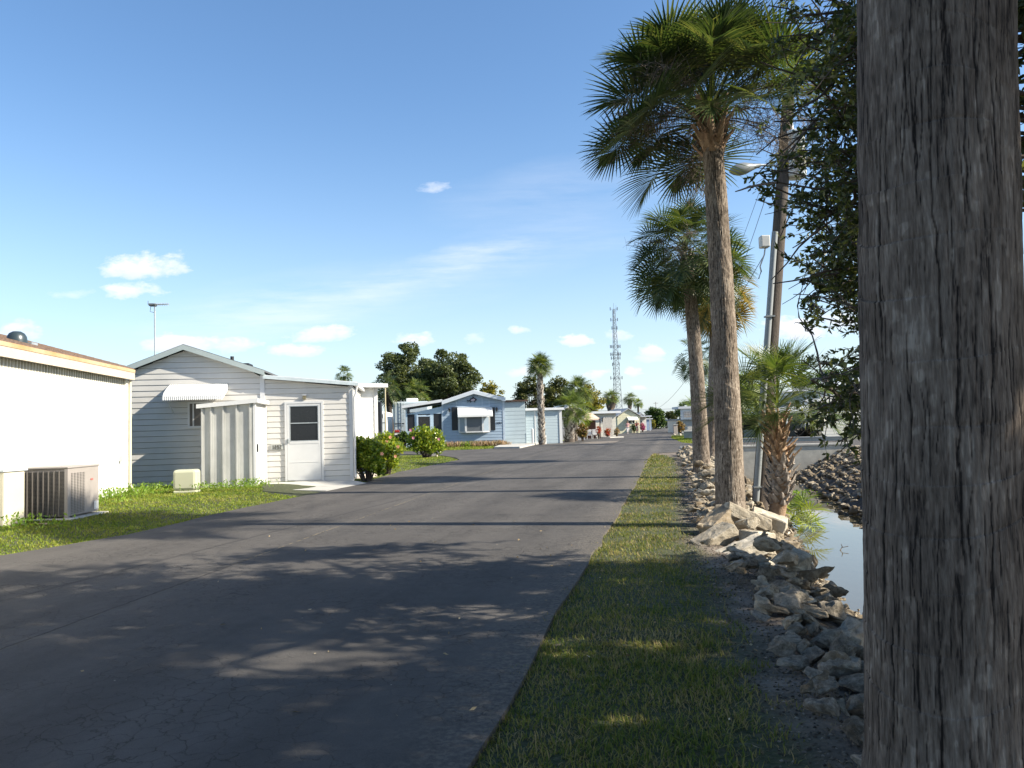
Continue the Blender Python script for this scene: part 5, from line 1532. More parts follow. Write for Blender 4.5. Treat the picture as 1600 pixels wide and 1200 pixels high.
# ---- white gabled home with storm-door addition
FY = 20.65
F2 = Facade(410, FY, 7.6)
def h2():
    root = F2.root('mobile_home', 'white lap sided home with grey gable and a side room holding a white storm door', 'mobile home')
    uL, zL = F2(196, 580); uA, zA_ = F2(290, 543); uR, zR = F2(408, 582); uC = F2(410, 640)[0]
    uE, zE = F2(549, 594)
    z0 = tz(F2.o.x - 2, F2.o.y) - .05
    dep = 11.0
    mb = MB()
    eL = zL - .06
    siding(mb, (uL + .0, 0), (uC, 0), z0, [(0, eL), ((uA - uL) / (uC - uL), zA_ - .06), (1, zR - .06)], .15, .026)
    siding(mb, (uC, 0), (uC, dep), 2.2, [(0, zR - .1), (1, zR - .1)], .2)
    siding(mb, (uC, dep), (uL, dep), z0, [(0, zR - .06), (1 - (uA - uL) / (uC - uL), zA_ - .06), (1, eL)], .2)
    siding(mb, (uL, dep), (uL, 0), z0, [(0, eL), (1, eL)], .2)
    mb.build('wall', white_vinyl, root)
    # roof
    mb = MB(); y0, y1 = -.22, dep + .2
    aL = (uL - .18, zL - .04); aP = (uA, zA_ + .02); aR = (uR + .12, zR)
    for (p, q) in ((aL, aP), (aP, aR)):
        mb.prism([(p[0], y0, p[1]), (q[0], y0, q[1]), (q[0], y1, q[1]), (p[0], y1, p[1])], (0, 0, .05))
    mb.build('roof', M('roof_dark_grey', (.07, .075, .08), .85, .3, 30, .3), root)
    mb = MB()
    for (p, q) in ((aL, aP), (aP, aR)):
        mb.prism([(p[0], y0 - .02, p[1] - .10), (q[0], y0 - .02, q[1] - .10), (q[0], y0 - .02, q[1] + .035), (p[0], y0 - .02, p[1] + .035)], (0, .03, 0))
        mb.prism([(p[0], y0 + .012, p[1] - .06), (q[0], y0 + .012, q[1] - .06), (q[0], -.0, q[1] - .05), (p[0], -.0, p[1] - .05)], (0, 0, -.008))
    mb.build('rake_trim', grey_green, root)
    # roof vent
    vx, vz = F2(352, 556); mb = MB(); mb.tube([(vx, .8, vz - .3), (vx, .8, vz + .06)], .05, 8); mb.box(vx + .05, .5, vz - .35, vx + .5, 1.1, vz - .16); mb.build('roof_vent', black_paint, root)
    # bedroom window with awning
    xa, za = F2(294, 628); xb, zb = F2(330, 668)
    window(root, xa, xb, zb, za, -.02, .05, M('screen_dark', (.05, .045, .04), .4), mull=((xa + .14),))
    x0, zt = F2(268, 602); x1, _ = F2(356, 600); _, zb2 = F2(300, 634)
    aw = awning(root, x0 - .04, x1, zt, zb2 + .12, .62, -.03, M('awning_white', (.60, .60, .58), .4, .03), 30)
    mb = MB()
    for x in (x0 + .05,): mb.tube([(x, -.60, zb2 + .16), (x + .02, -.05, zb2 - .20)], .009, 5); mb.tube([(x, -.05, zb2 - .2), (x + .34, -.05, zb2 - .2)], .009, 5)
    mb.build('arm', trim_white, aw)
    # corner trim between gable and side room
    mb = MB(); mb.box(uC - .05, -.045, z0, uC + .07, .02, zR - .08); mb.build('corner_trim', trim_white, root)
    # side room
    mb = MB()
    zl2 = F2(412, 592)[1]; zr2 = F2(549, 603)[1]
    siding(mb, (uC + .07, 0), (uE, 0), z0, [(0, zl2), (1, zr2)], .15, .022)
    siding(mb, (uE, 0), (uE, 6), z0, [(0, zr2), (1, zr2)], .155, .016)
    mb.build('side_room_wall', white_vinyl, root)
    mb = MB(); mb.prism([(uC + .05, -.16, zl2 + .02), (uE + .14, -.16, zr2 + .02), (uE + .14, -.16, zr2 + .10), (uC + .05, -.16, zl2 + .10)], (0, 6.3, 0)); mb.build('side_room_roof', roof_white, root)
    mb = MB(); mb.prism([(uC + .05, -.20, zl2 - .005), (uE + .2, -.20, zr2 - .01), (uE + .2, -.20, zr2 + .07), (uC + .05, -.20, zl2 + .085)], (0, .035, 0)); mb.build('gutter', M('gutter_grey', (.48, .54, .55), .45), root)
    mb = MB(); mb.box(uE - .07, -.04, z0, uE + .03, .03, zr2); mb.build('corner_post', trim_white, root)
    mb = MB(); mb.tube([(uE + .15, -.08, zr2 - .02), (uE + .12, -.08, zr2 - .2), (uE + .07, -.06, zr2 - .32), (uE + .07, -.06, z0 + .1)], .03, 8); mb.build('downspout', trim_white, root)
    # storm door
    xd0, zd1 = F2(445, 628); xd1, _ = F2(505, 628); _, zd0 = F2(475, 751)
    mb = MB(); f = .055
    mb.box(xd0, -.06, zd0, xd0 + f, .0, zd1); mb.box(xd1 - f, -.06, zd0, xd1, .0, zd1); mb.box(xd0 + f, -.06, zd1 - f, xd1 - f, .0, zd1); mb.box(xd0 - .02, -.12, zd0 - .04, xd1 + .02, 0, zd0 - .002)
    door = mb.build('door_frame', trim_white, root)
    a, b = xd0 + f + .006, xd1 - f - .006; zm = F2(475, 691)[1]; z3 = F2(475, 722)[1]; zt_ = zd1 - f - .006
    mb = MB(); s = .065
    mb.box(a, -.05, zd0 + .01, a + s, -.012, zt_); mb.box(b - s, -.05, zd0 + .01, b, -.012, zt_)
    mb.box(a + s, -.05, zt_ - .05, b - s, -.012, zt_); mb.box(a + s, -.048, zd0 + .01, b - s, -.02, zm - .03); mb.box(a + s, -.055, zm - .035, b - s, -.012, zm + .03); mb.box(a + s, -.054, z3 - .006, b - s, -.045, z3 + .006)
    mb.box(a + .02, -.058, zd0 + .02, b - .02, -.05, zd0 + .05)
    dr = mb.build('door', trim_white, root)
    mb = MB(); mb.box(a + s, -.03, zm + .03, b - s, -.02, zt_ - .05); mb.build('pane', dark_glass, dr)
    mb = MB(); zmm = F2(475, 661)[1]
    mb.box(a + s, -.052, zmm - .012, b - s, -.031, zmm + .012); mb.box(a + s, -.052, zm + .03, a + s + .02, -.031, zt_ - .05); mb.box(b - s - .02, -.052, zm + .03, b - s, -.031, zt_ - .05); mb.box(a + s, -.052, zm + .031, b - s, -.031, zm + .05); mb.box(a + s, -.052, zt_ - .07, b - s, -.031, zt_ - .051)
    mb.build('window_frame', metal_gal, dr)
    mb = MB(); mb.box(a + .015, -.085, zm - .01, a + .045, -.05, zm + .11); mb.tube([(a + .03, -.08, zm + .06), (a + .03, -.11, zm + .06), (a + .09, -.11, zm + .06)], .01, 6); mb.build('handle', metal_gal, dr)
    # lamp over the door
    xl, zl = F2(476, 621); mb = MB(); mb.box(xl - .04, -.09, zl - .05, xl + .04, -.01, zl + .05); lp = mb.build('door_lamp', M('brass_dark', (.16, .14, .08), .4), root)
    mb = MB(); mb.box(xl - .05, -.1, zl + .052, xl + .05, -.01, zl + .07); mb.build('lamp_cap', trim_white, lp)
    # house number plate
    xn0, zn1 = F2(423.5, 694.5); xn1, zn0 = F2(442, 702.5)
    mb = MB(); mb.bbox(xn0, -.05, zn0, xn1, -.022, zn1, .006); npl = mb.build('number_plate', M('plate_pewter', (.40, .41, .38), .5), root)
    numerals(npl, '1292', xn0 + .02, xn1 - .02, (zn0 + zn1) / 2, -.054, (zn1 - zn0) * .72, M('numeral_dark', (.08, .075, .06), .5))
    # side bench frame standing in the shade at the gable foot
    return root
SEG = {'0': 'abcdef', '1': 'bc', '2': 'abged', '9': 'abcdfg', '7': 'abc', '8': 'abcdefg', '5': 'afgcd', '4': 'fgbc', '6': 'afgedc', '3': 'abgcd'}
def numerals(parent, text, x0, x1, zc, y, h, mat):
    mb = MB(); n = len(text); w = (x1 - x0) / n
    for i, ch in enumerate(text):
        cw = w * .6; xa = x0 + w * (i + .5) - cw / 2; xb = xa + cw; t = h * .16; zt = zc + h / 2; zb = zc - h / 2
        for s_ in SEG[ch]:
            bx = {'a': (xa, zt - t, xb, zt), 'd': (xa, zb, xb, zb + t), 'g': (xa, zc - t / 2, xb, zc + t / 2), 'f': (xa, zc, xa + t, zt), 'b': (xb - t, zc, xb, zt), 'e': (xa, zb, xa + t, zc), 'c': (xb - t, zb, xb, zc)}[s_]
            dy = .001 * (ord(s_) - 96)
            mb.box(bx[0], y - .004 - dy, bx[1], bx[2], y + .004, bx[3])
    return mb.build('numerals', mat, parent)
h2()
# antenna mast
ab = F2(242, 556, 4.0); abp = F2.o + F2.u * ab[0] + F2.n * 4.0
za = F2(242, 476, 4.0)[1]
r = empty('antenna', (abp.x, abp.y, ab[1] - .15), F2.yaw, 'thin television antenna mast above the grey gabled home', 'antenna')
H = za - ab[1] + .15
mb = MB(); mb.tube([(0, 0, -.4), (0, 0, H)], .022, 6); mb.build('mast', metal_gal, r)
mb = MB(); mb.tube([(-.05, 0, H), (.42, 0, H + .02)], .014, 5)
for i in range(8): x = .02 + i * .055; l = .16 - i * .01; mb.tube([(x, -l, H + .01), (x, l, H + .01)], .008, 4); mb.tube([(x, 0, H - .05 + .01), (x, 0, H + .06)], .008, 4)
mb.build('yagi', metal_gal, r)
mb = MB(); mb.bbox(-.16, -.1, H - .05, .04, .1, H + .03, .015); mb.tube([(-.2, 0, H), (-.2, 0, H + .12)], .01, 4); mb.tube([(-.12, 0, H - .05), (-.14, 0, H - .22), (-.02, 0, H - .25)], .008, 4); mb.build('amplifier', M('amp_grey', (.10, .11, .11), .5), r)

# metal lean-to shed against the gable wall
SY = 18.95
S = Facade(315, SY, 7.6)
def shed():
    xr, ztr = S(396, 629); xl, ztl = S(315, 637)
    xr2 = xr; w = xr
    root = S.root('shed', 'narrow ribbed white metal lean-to shed standing against the gable wall', 'shed')
    z0 = tz(S.o.x, S.o.y) + .0; zb = S(350, 764)[1]
    z0 = min(z0, zb)
    D = 1.52
    mb = MB()
    mb.prism([(0, 0, z0), (w, 0, z0), (w, 0, ztr), (0, 0, ztl)], (0, .02, 0))
    mb.prism([(w - .001, .021, z0), (w - .001, D, z0), (w - .001, D, ztr), (w - .001, .021, ztr)], (-.02, 0, 0))
    mb.prism([(0, .021, z0), (0, D, z0), (0, D, ztl), (0, .021, ztl)], (.02, 0, 0))
    for px in (315, 329, 348, 369, 390):
        x = S(px, 700)[0] + .02; zt = ztl + (ztr - ztl) * x / w - .02
        mb.box(x - .018, -.05, z0 + .02, x + .018, -.001, zt); mb.box(x + .02, -.018, z0 + .02, x + .05, -.001, zt)
    mb.build('wall', M('shed_metal', (.41, .41, .385), .38, .22, 2.2, .25, 3, stretch=(1, 1, .4)), root)
    mb = MB(); mb.prism([(-.10, -.10, ztl - .02), (w + .12, -.10, ztr - .005), (w + .12, -.10, ztr + .10), (-.10, -.10, ztl + .08)], (0, D + .06, 0)); mb.build('roof', trim_white, root)
    mb = MB(); mb.box(w + .002, .12, z0 + .03, w + .03, D - .12, ztr - .10); dr = mb.build('door', trim_white, root)
    mb = MB(); mb.box(w + .032, .2, .95, w + .06, .26, 1.15); mb.build('handle', black_paint, dr)
    mb = MB(); mb.box(w - .01, -.02, z0 - .01, w + .05, .06, ztr - .03); mb.box(w + .002, D - .1, z0, w + .045, D, ztr - .03); mb.build('corner_post', trim_white, root)
shed()
# cream pedestal
g = GT(288, 771); wz = 34 / 1200 * g.y
r = empty('utility_pedestal', (g.x, g.y, g.z), R_(6), 'rounded cream utility pedestal on the lawn in front of the ribbed shed', 'utility box')
pm = M('pedestal_cream', (.42, .42, .30), .5, .04)
mb = MB(); mb.bbox(-wz / 2, 0, -.05, wz / 2, .38, .06, .02); mb.build('base', pm, r)
mb = MB(); mb.bbox(-wz / 2 - .008, -.008, .062, wz / 2 + .008, .39, .53, .06); mb.build('cover', pm, r)

# ---- bright side wing behind (angled to the sun)
F3 = Facade(548, 24.5, 33)
def wing():
    root = F3.root('mobile_home', 'sunlit cream white wing showing right of the storm door home, behind the hedge', 'mobile home')
    x1, zt = F3(586, 606); x0, zt0 = F3(540, 600); 
    mb = MB(); siding(mb, (x0 - 3, 0), (x1, 0), 0, [(0, zt), (1, zt)], .2, .012); siding(mb, (x1, 0), (x1, 5), 0, [(0, zt), (1, zt)], .2, .012); siding(mb, (x1, 5), (x0 - 3, 5), 0, [(0, zt), (1, zt)], .2); mb.build('wall', H1white, root)
    mb = MB(); mb.box(x0 - 3.1, -.35, zt + .002, x1 + .30, 5.2, zt + .12); mb.build('roof', roof_white, root)
    mb = MB(); mb.box(x1 - .05, -.05, 0, x1 + .06, .03, zt); mb.build('corner_post', trim_white, root)
wing()

# ------------------------------------------------------------------ shrubs beside the white home
hib_m = leafmat('hibiscus_leaf', [(.06, .12, .014), (.14, .22, .024), (.25, .32, .035), (.36, .38, .05)], .4, .35, (1.3, 1.2, .4))
def shrub(label, px0, px1, py0, py1, Y, n, leaf, seed, name='hibiscus_bush', mat=None, flowers=(), base=None, depth=.8, group=None, cat='bush', fm=None, fr=.055):
    g = AT((px0 + px1) / 2, Y); a = P(px0, py1, Y); b = P(px1, py0, Y)
    rx = (b.x - a.x) / 2; h = b.z - g.z
    r = empty(name, g, 0, label, cat, group)
    rn = np.random.default_rng(seed)
    k = 46; th = rn.uniform(0, 6.28, k); ph = np.arccos(rn.uniform(-.8, 1, k)); rr = rn.uniform(.55, .92, k)
    C = np.stack([rx * rr * np.sin(ph) * np.cos(th) * (.85 + .3 * rn.random(k)), rx * depth * rr * np.sin(ph) * np.sin(th), h * .54 + h * .46 * rr * np.cos(ph)], -1)
    ci = rn.integers(0, k, n); g3 = rn.normal(size=(n, 3)); g3 /= np.linalg.norm(g3, axis=1, keepdims=True)
    c = C[ci] + g3 * rn.uniform(.3, 1, (n, 1)) ** .5 * rx * .32
    c = c[c[:, 2] > .05]; n = len(c)
    V, F = leafquads(c, rn.uniform(0, 6.28, n), rn.uniform(-.5, 1.1, n), leaf * rn.uniform(.6, 1.2, n), leaf * .62 * rn.uniform(.7, 1.2, n))
    np_mesh('foliage', V, F, mat or hib_m, r)
    mb = MB()
    for i in range(0, k, 3):
        e = Vector(C[i]); mb.tube([(e.x * .15, e.y * .15, -.1), (e.x * .5, e.y * .5, e.z * .5), e], [.03, .018, .006], 5, cap=False)
    mb.build('stems', bark_far, r)
    for (px, py) in flowers:
        q = P(px, py, Y - rx * depth * .9) - g; mb = MB()
        for j in range(5):
            an = j * 1.2566; u = Vector((math.cos(an), -.35, math.sin(an))); s = Vector((-math.sin(an), 0, math.cos(an)))
            mb.add([q, q + u * fr * .6 + s * fr * .5, q + u * fr, q + u * fr * .6 - s * fr * .5], [(0, 1, 2, 3)])
        mb.tube([q, q + Vector((0, -.05, .01))], .008, 5); mb.build('flower', fm or flower_m, r)
    return r
flower_m = M('flower_coral', (.72, .36, .22), .5, .1)
pink_m = M('flower_pink', (.72, .30, .36), .5, .1)
shrub('big glossy hibiscus hedge touching the corner of the storm door home', 544, 605, 681, 744, 21.4, 6400, .11, 1, flowers=((552, 693), (597, 709)))
shrub('smaller hibiscus with coral flowers just right of the big hedge', 584, 630, 674, 729, 24.6, 4200, .10, 2, flowers=((622, 698), (618, 713), (604, 690), (610, 683)))
shrub('round hibiscus with pink flowers standing alone on the grass tip', 637, 697, 668, 713, 37.5, 4200, .14, 3, flowers=((642, 672), (686, 686), (646, 684)), fm=pink_m, fr=.08)
shrub('dark thin shrub at the left foot of the blue home porch', 622, 640, 674, 700, 56.5, 900, .18, 4, name='shrub', mat=grn_m)
edge_m = M('edging_stone', (.52, .45, .38), .85, .2, 5, .4, 20)
for (pa_, pb_, nm) in (((549, 748), (588, 745), 'row of pale edging stones in front of the big hedge'), ((588, 741), (606, 738), 'short pale edging stone right of the big hedge'), ((598, 734), (612, 730), 'pale edging stone below the smaller hibiscus'), ((661, 714), (684, 713.5), 'pale edging stone under the lone round hibiscus')):
    a = GT(*pa_); b = GT(*pb_); L_ = (b - a).length; mb = MB()
    n = max(1, int(L_ / .34))
    for i in range(n):
        x0 = L_ * i / n; mb.bbox(x0, -.06 + rng.uniform(-.02, .02), -.05, x0 + L_ / n - .02, .08, .09 + rng.uniform(-.015, .02), .02)
    o = mb.build('edging', edge_m); o.location = a; o.rotation_euler = (0, 0, math.atan2(b.y - a.y, b.x - a.x)); tag(o, nm, 'edging')

# ------------------------------------------------------------------ blue home
B0 = Facade(740, 57, 5)
def blue_home():
    root = B0.root('mobile_home', 'light blue gabled mobile home with black shutters and a fish emblem', 'mobile home')
    f = B0; z0 = f(740, 696.5)[1] - .05
    uL = f(692, 660)[0]; uR = f(787, 660)[0]; uA, zA = f(740, 613.5); zL = f(692, 629.5)[1]; zR = f(787, 625)[1]
    z1 = f(740, 688.5)[1]
    mb = MB(); tA = (uA - uL) / (uR - uL)
    siding(mb, (uL, 0), (uR, 0), z1, [(0, zL), (tA, zA), (1, zR)], .21, .03)
    siding(mb, (uR, 0), (uR, 13), z1, [(0, zR), (1, zR)], .3); siding(mb, (uR, 13), (uL, 13), z1, [(0, zL), (tA, zA), (1, zR)], .3); siding(mb, (uL, 13), (uL, 0), z1, [(0, zL), (1, zL)], .3)
    mb.build('wall', blue_vinyl, root)
    mb = MB()
    mb.box(uL, .02, z0 - .2, uR, .05, z1 - .002)
    for i in range(40): x = uL + (uR - uL) * (i + .5) / 40; mb.box(x - .02, .0, z0, x + .02, .018, z1 - .004)
    mb.build('skirt', M('skirt_blue', (.33, .42, .52), .6, .1), root)
    mb = MB(); y0 = -.35
    PL = f(656, 630.5); 
    eL = (uL - .05, zL + .06); eA = (uA, zA + .10); eR = (uR + .15, zR + .08)
    for p, q in ((eL, eA), (eA, eR)): mb.prism([(p[0], y0, p[1]), (q[0], y0, q[1]), (q[0], 13.2, q[1]), (p[0], 13.2, p[1])], (0, 0, .09))
    mb.build('roof', roof_white, root)
    mb = MB()
    for p, q in ((eL, eA), (eA, eR)): mb.prism([(p[0], y0 - .03, p[1] - .20), (q[0], y0 - .03, q[1] - .20), (q[0], y0 - .03, q[1] + .05), (p[0], y0 - .03, p[1] + .05)], (0, .03, 0))
    mb.build('fascia', M('fascia_white', (.56, .60, .63), .5, .04), root)
    tb_ = M('trim_blue', (.38, .45, .52), .5)
    mb = MB(); mb.box(uR - .06, -.05, z0, uR + .09, .03, zR); mb.build('corner_trim', tb_, root)
    mb = MB(); mb.box(uL - .06, -.04, z0, uL + .04, .02, zL); mb.build('corner_trim', tb_, root)
    for px in (713, 753, 764): mb = MB(); x = f(px, 620)[0]; zt = zA - abs(x - uA) / (uR - uA) * (zA - zR) - .22; mb.box(x - .025, -.035, f(740, 636)[1], x + .025, -.001, zt); mb.build('batten', tb_, root)
    # shutters
    for a, b, nm in ((705.5, 715.5, 0), (765, 774, 1)):
        x0, zt = f(a, 636.5); x1, zb = f(b, 672); mb = MB(); mb.box(x0, -.07, zb, x1, -.03, zt)
        for k in range(18): z = zb + .06 + (zt - zb - .12) * k / 18; mb.box(x0 + .05, -.08, z, x1 - .05, -.071, z + .035)
        mb.build('shutter', black_paint, root)
    # bay window
    x0, zt = f(716.5, 650.5); x1, zb = f(765.5, 675); xa = f(727.5, 660)[0]; xb = f(754, 660)[0]; d = -.42
    mb = MB()
    mb.prism([(x0, -.03, zb), (xa, d, zb), (xb, d, zb), (x1, -.03, zb)], (0, 0, .09)); mb.prism([(x0, -.03, zt - .1), (xa, d, zt - .1), (xb, d, zt - .1), (x1, -.03, zt - .1)], (0, 0, .1))
    for x, y in ((x0 + .03, -.06), (xa, d + .03), (xb, d + .03), (x1 - .03, -.06)): mb.box(x - .07, y - .03, zb + .09, x + .07, y + .04, zt - .1)
    bw = mb.build('bay_window', trim_white, root)
    blind = M('window_blind', (.10, .11, .12), .35, .1, 2)
    gl2 = M('pale_pane', (.22, .27, .32), .2, .1, 2)
    mb = MB(); mb.prism([(xa + .05, d + .04, zb + .1), (xb - .05, d + .04, zb + .1), (xb - .05, d + .04, zt - .12), (xa + .05, d + .04, zt - .12)], (0, .02, 0)); mb.build('pane', blind, bw)
    for (p, q) in (((x0 + .08, -.10), (xa - .05, d + .1)), ((xb + .05, d + .1), (x1 - .08, -.10))):
        mb = MB(); mb.prism([(p[0], p[1], zb + .1), (q[0], q[1], zb + .1), (q[0], q[1], zt - .12), (p[0], p[1], zt - .12)], (0, .02, 0)); mb.build('pane', gl2, bw)
    x0, zt = f(714.5, 637.5); x1, zb = f(769, 652)
    awning(root, x0, x1, zt, zb + .05, .62, -.05, M('awning_cream', (.66, .66, .64), .45, .05), 34)
    mb = MB(); a, b = f(714, 635.5)[0], f(766, 635.5)[0]; zz_ = f(740, 635.5)[1]; mb.box(a, -.06, zz_ - .03, b, -.032, zz_ + .05); mb.build('head_trim', M('trim_pale', (.50, .58, .66), .5), root)
    for px, py in ((702, 640.5), (776, 639.5)):
        x, z = f(px, py); mb = MB(); mb.lathe([(.01, .17), (.05, .12), (.09, .06), (.075, .05), (.05, -.12), (.06, -.14), (.02, -.18)], (x, -.13, z), 10); mb.box(x - .02, -.12, z + .06, x + .02, -.02, z + .10); mb.build('wall_lamp', black_paint, root)
    # fish emblem: dark body with pale belly, fins and forked tail
    x0, zt = f(729, 620); x1, zb = f(745.5, 629.5); W = x1 - x0; Hh = zt - zb
    body = [(.0, .62), (.10, .45), (.20, .40), (.34, .55), (.40, .80), (.46, .72), (.56, .88), (.64, 1.0), (.72, .84), (.85, .72), (1.0, .52), (.93, .40), (.84, .34), (.80, .08), (.76, .06), (.72, .30), (.55, .22), (.48, .28), (.40, .08), (.30, .06), (.36, .24), (.24, .30), (.14, .26), (.08, .0), (.10, .30), (.04, .42)]
    mb = MB(); mb.prism([(x0 + W * a, -.09, zb + Hh * b) for a, b in body], (0, .04, 0)); em = mb.build('fish_emblem', black_paint, root)
    mb = MB(); mb.prism([(x0 + W * a, -.10, zb + Hh * b) for a, b in [(.36, .40), (.50, .62), (.70, .66), (.80, .55), (.76, .36), (.55, .26)]], (0, .008, 0)); mb.build('belly', M('fish_pink', (.42, .34, .38), .5), em)
    x, z = f(779, 661); numerals(root, '1294', x - .22, x + .26, z, -.04, .14, black_paint)
    # porch
    pu0 = f(634, 660)[0]; zpL = f(634, 637)[1]; zpR = f(692, 632)[1]
    mb = MB(); siding(mb, (pu0, 0), (uL - .06, 0), f(660, 647)[1], [(0, zpL), (1, zpR)], 1.2, .003)
    zo = f(660, 647)[1]; zk = f(660, 673)[1]
    mb.box(pu0, .0, z0, uL - .07, .08, zk)
    ops = [(636.5, 648), (653, 672.5), (677.5, 690)]
    xs_ = [pu0] + [f(v, 660)[0] for o_ in ops for v in o_] + [uL - .07]
    for i in range(0, len(xs_), 2): mb.box(xs_[i], .001, zk + .002, xs_[i + 1], .08, zo - .002)
    mb.box(pu0, .08, z0, pu0 + .08, 5, zpL); mb.build('porch_wall', M('porch_blue', (.40, .50, .58), .5, .05), root)
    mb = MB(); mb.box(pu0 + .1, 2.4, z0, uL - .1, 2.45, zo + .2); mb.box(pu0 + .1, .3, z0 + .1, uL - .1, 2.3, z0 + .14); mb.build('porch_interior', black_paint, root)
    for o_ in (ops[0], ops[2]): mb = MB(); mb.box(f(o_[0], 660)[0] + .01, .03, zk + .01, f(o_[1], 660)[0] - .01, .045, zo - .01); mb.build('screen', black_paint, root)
    xd0, xd1 = f(651, 660)[0], f(674.5, 660)[0]; mb = MB(); zdt = f(660, 648.5)[1]
    t = .12; mb.box(xd0, -.05, z0 + .05, xd0 + t, -.002, zdt); mb.box(xd1 - t, -.05, z0 + .05, xd1, -.002, zdt); mb.box(xd0 + t, -.05, zdt - .12, xd1 - t, -.002, zdt); mb.box(xd0 + t, -.05, f(660, 669)[1] - .1, xd1 - t, -.002, f(660, 669)[1]); mb.box(xd0 + t, -.04, z0 + .05, xd1 - t, -.002, f(660, 669)[1] - .11)
    d_ = mb.build('door', M('door_blue', (.45, .55, .64), .5), root)
    mb = MB(); mb.box(xd0 + t, -.03, f(660, 669)[1], xd1 - t, -.02, zdt - .12); mb.build('pane', dark_glass, d_)
    mb = MB(); a = f(628, 638.2); b_ = (uL - .02, zpR + .18); mb.prism([(a[0], -.35, a[1]), (b_[0], -.35, b_[1]), (b_[0], -.35, b_[1] + .20), (a[0], -.35, a[1] + .20)], (0, 5.6, 0)); mb.build('porch_roof', roof_white, root)
    return root
blue_home()
# tan tufts along the skirt
tuft_m = leafmat('pink_tuft', [(.16, .14, .06), (.30, .20, .13), (.42, .28, .20), (.5, .4, .26)], .3, .6)
for px, n, mt_ in ((704, 260, tuft_m), (716, 300, tuft_m), (731, 260, weed_m), (742, 320, tuft_m), (756, 320, tuft_m), (772, 300, tuft_m), (783, 200, tuft_m)):
    g = AT(px, 56); V = None
    x = NR.normal(g.x, .28, n); y = NR.normal(g.y, .2, n); c = np.stack([x, y, np.full(n, g.z)], -1)
    V, F = leafquads(c, NR.uniform(0, 6.28, n), NR.uniform(.7, 1.5, n), NR.uniform(.2, .5, n), np.full(n, .05))
    o = np_mesh('ornamental_grass', V, F, mt_); tag(o, None, 'ornamental grass', kind='stuff')

# generic plain boxes with siding for the row behind
def block(label, px0, px1, pyt, pyb, Y, yaw, mat, roofmat=None, wins=(), depth=7, over=.25, gable=0, course=.3, doors=(), rt=.14, cat='mobile home', name='mobile_home', proud=.02, awns=()):
    f = Facade(px0, Y, yaw); u1 = f(px1, pyb)[0]; zt = f((px0 + px1) / 2, pyt)[1]; z0 = -.1
    root = f.root(name, label, cat)
    out = [(0, zt), (.5, zt + gable), (1, zt)] if gable else [(0, zt), (1, zt)]
    mb = MB(); siding(mb, (0, 0), (u1, 0), z0, out, course, proud); siding(mb, (u1, 0), (u1, depth), z0, [(0, zt), (1, zt)], course, proud)
    siding(mb, (u1, depth), (0, depth), z0, out, course, proud); siding(mb, (0, depth), (0, 0), z0, [(0, zt), (1, zt)], course, proud)
    mb.build('wall', mat, root)
    mb = MB()
    if gable:
        for a, b in (((-over, zt - .02), (u1 / 2, zt + gable + .02)), ((u1 / 2, zt + gable + .02), (u1 + over, zt - .02))):
            mb.prism([(a[0], -over, a[1]), (b[0], -over, b[1]), (b[0], depth + over, b[1]), (a[0], depth + over, a[1])], (0, 0, rt))
    else: mb.box(-over, -over, zt + .004, u1 + over, depth + over, zt + rt)
    mb.build('roof', roofmat or roof_white, root)
    for (a, b, c, d_) in wins:
        x0, z1 = f(a, c); x1, z2 = f(b, d_); window(root, x0, x1, z2, z1, -.03, .06)
    for (a, b, c, d_) in doors:
        x0, z1 = f(a, c); x1, z2 = f(b, d_); mb = MB(); mb.box(x0, -.06, z2, x1, -.025, z1); mb.box(x0 + .08, -.07, z2 + .9, x0 + .14, -.061, z2 + 1.0); mb.build('door', trim_white, root)
    for (a, b, c, d_) in awns:
        x0, z1 = f(a, c); x1, z2 = f(b, d_); awning(root, x0, x1, z1, z2, .7, -.04, H1white, 10)
    return root, f
brown_roof = M('brown_roof', (.07, .035, .025), .8, .2)
block('pale blue box room with thin brown roof joined right of the blue home', 789.5, 822, 627.5, 690, 58.5, 5, pale_blue, brown_roof, depth=5, rt=.12, over=.2)
r_, f_ = block('low pale blue shed with white roof behind the criss cross palm', 822.5, 877, 641, 688, 60, 8, pale_blue, roof_white, depth=6, course=.22, rt=.18)
mb = MB(); x = f_(836, 660)[0]; mb.box(x - .04, -.05, 0, x + .04, -.022, f_(836, 642)[1]); mb.build('batten', trim_white, r_)
mb = MB(); x = f_(876, 660)[0]; mb.box(x - .12, -.06, 0, x + .1, -.022, f_(876, 641)[1]); mb.build('corner_trim', trim_white, r_)
for px, pt_, hh_ in ((832.5, 671, 689), (852, 681, 690)):
    g = AT(px, 58.6); t = P(px, pt_, 58.6); mb = MB(); mb.tube([(0, 0, -.1), (0, 0, t.z - g.z)], .09, 8); mb.lathe([(.09, 0), (.10, .02), (.05, .06), (.01, .07)], (0, 0, t.z - g.z), 8); o = mb.build('post', trim_white); o.location = g; tag(o, 'short white post left of the criss cross palm trunk' if px < 840 else 'stubby white post right of the criss cross palm trunk', 'post')
greyv = M('grey_vinyl', (.30, .30, .32), .5, .05)
block('grey gabled home half hidden by the bushy leaning palm', 877, 914, 646, 684, 71, 8, greyv, roof_white, wins=((878.5, 885, 655, 668), (902, 906, 655, 666)), gable=.75, depth=8)
block('low white roofed cream home behind the beige gazebo', 931, 963, 646, 678, 86, 8, M('cream_wall', (.56, .53, .45), .6), roof_white, wins=((939, 949, 652, 660),), depth=8, over=.5, rt=.25)
block('pale yellow home with white window awning beyond the two walkers', 966, 1000, 651, 672, 112, 8, M('yellow_wall', (.60, .57, .40), .6), roof_grey, wins=((982, 986, 655, 662), (987.5, 992, 655, 662)), gable=1.1, depth=10, awns=((979.5, 995, 651.5, 656.5),))
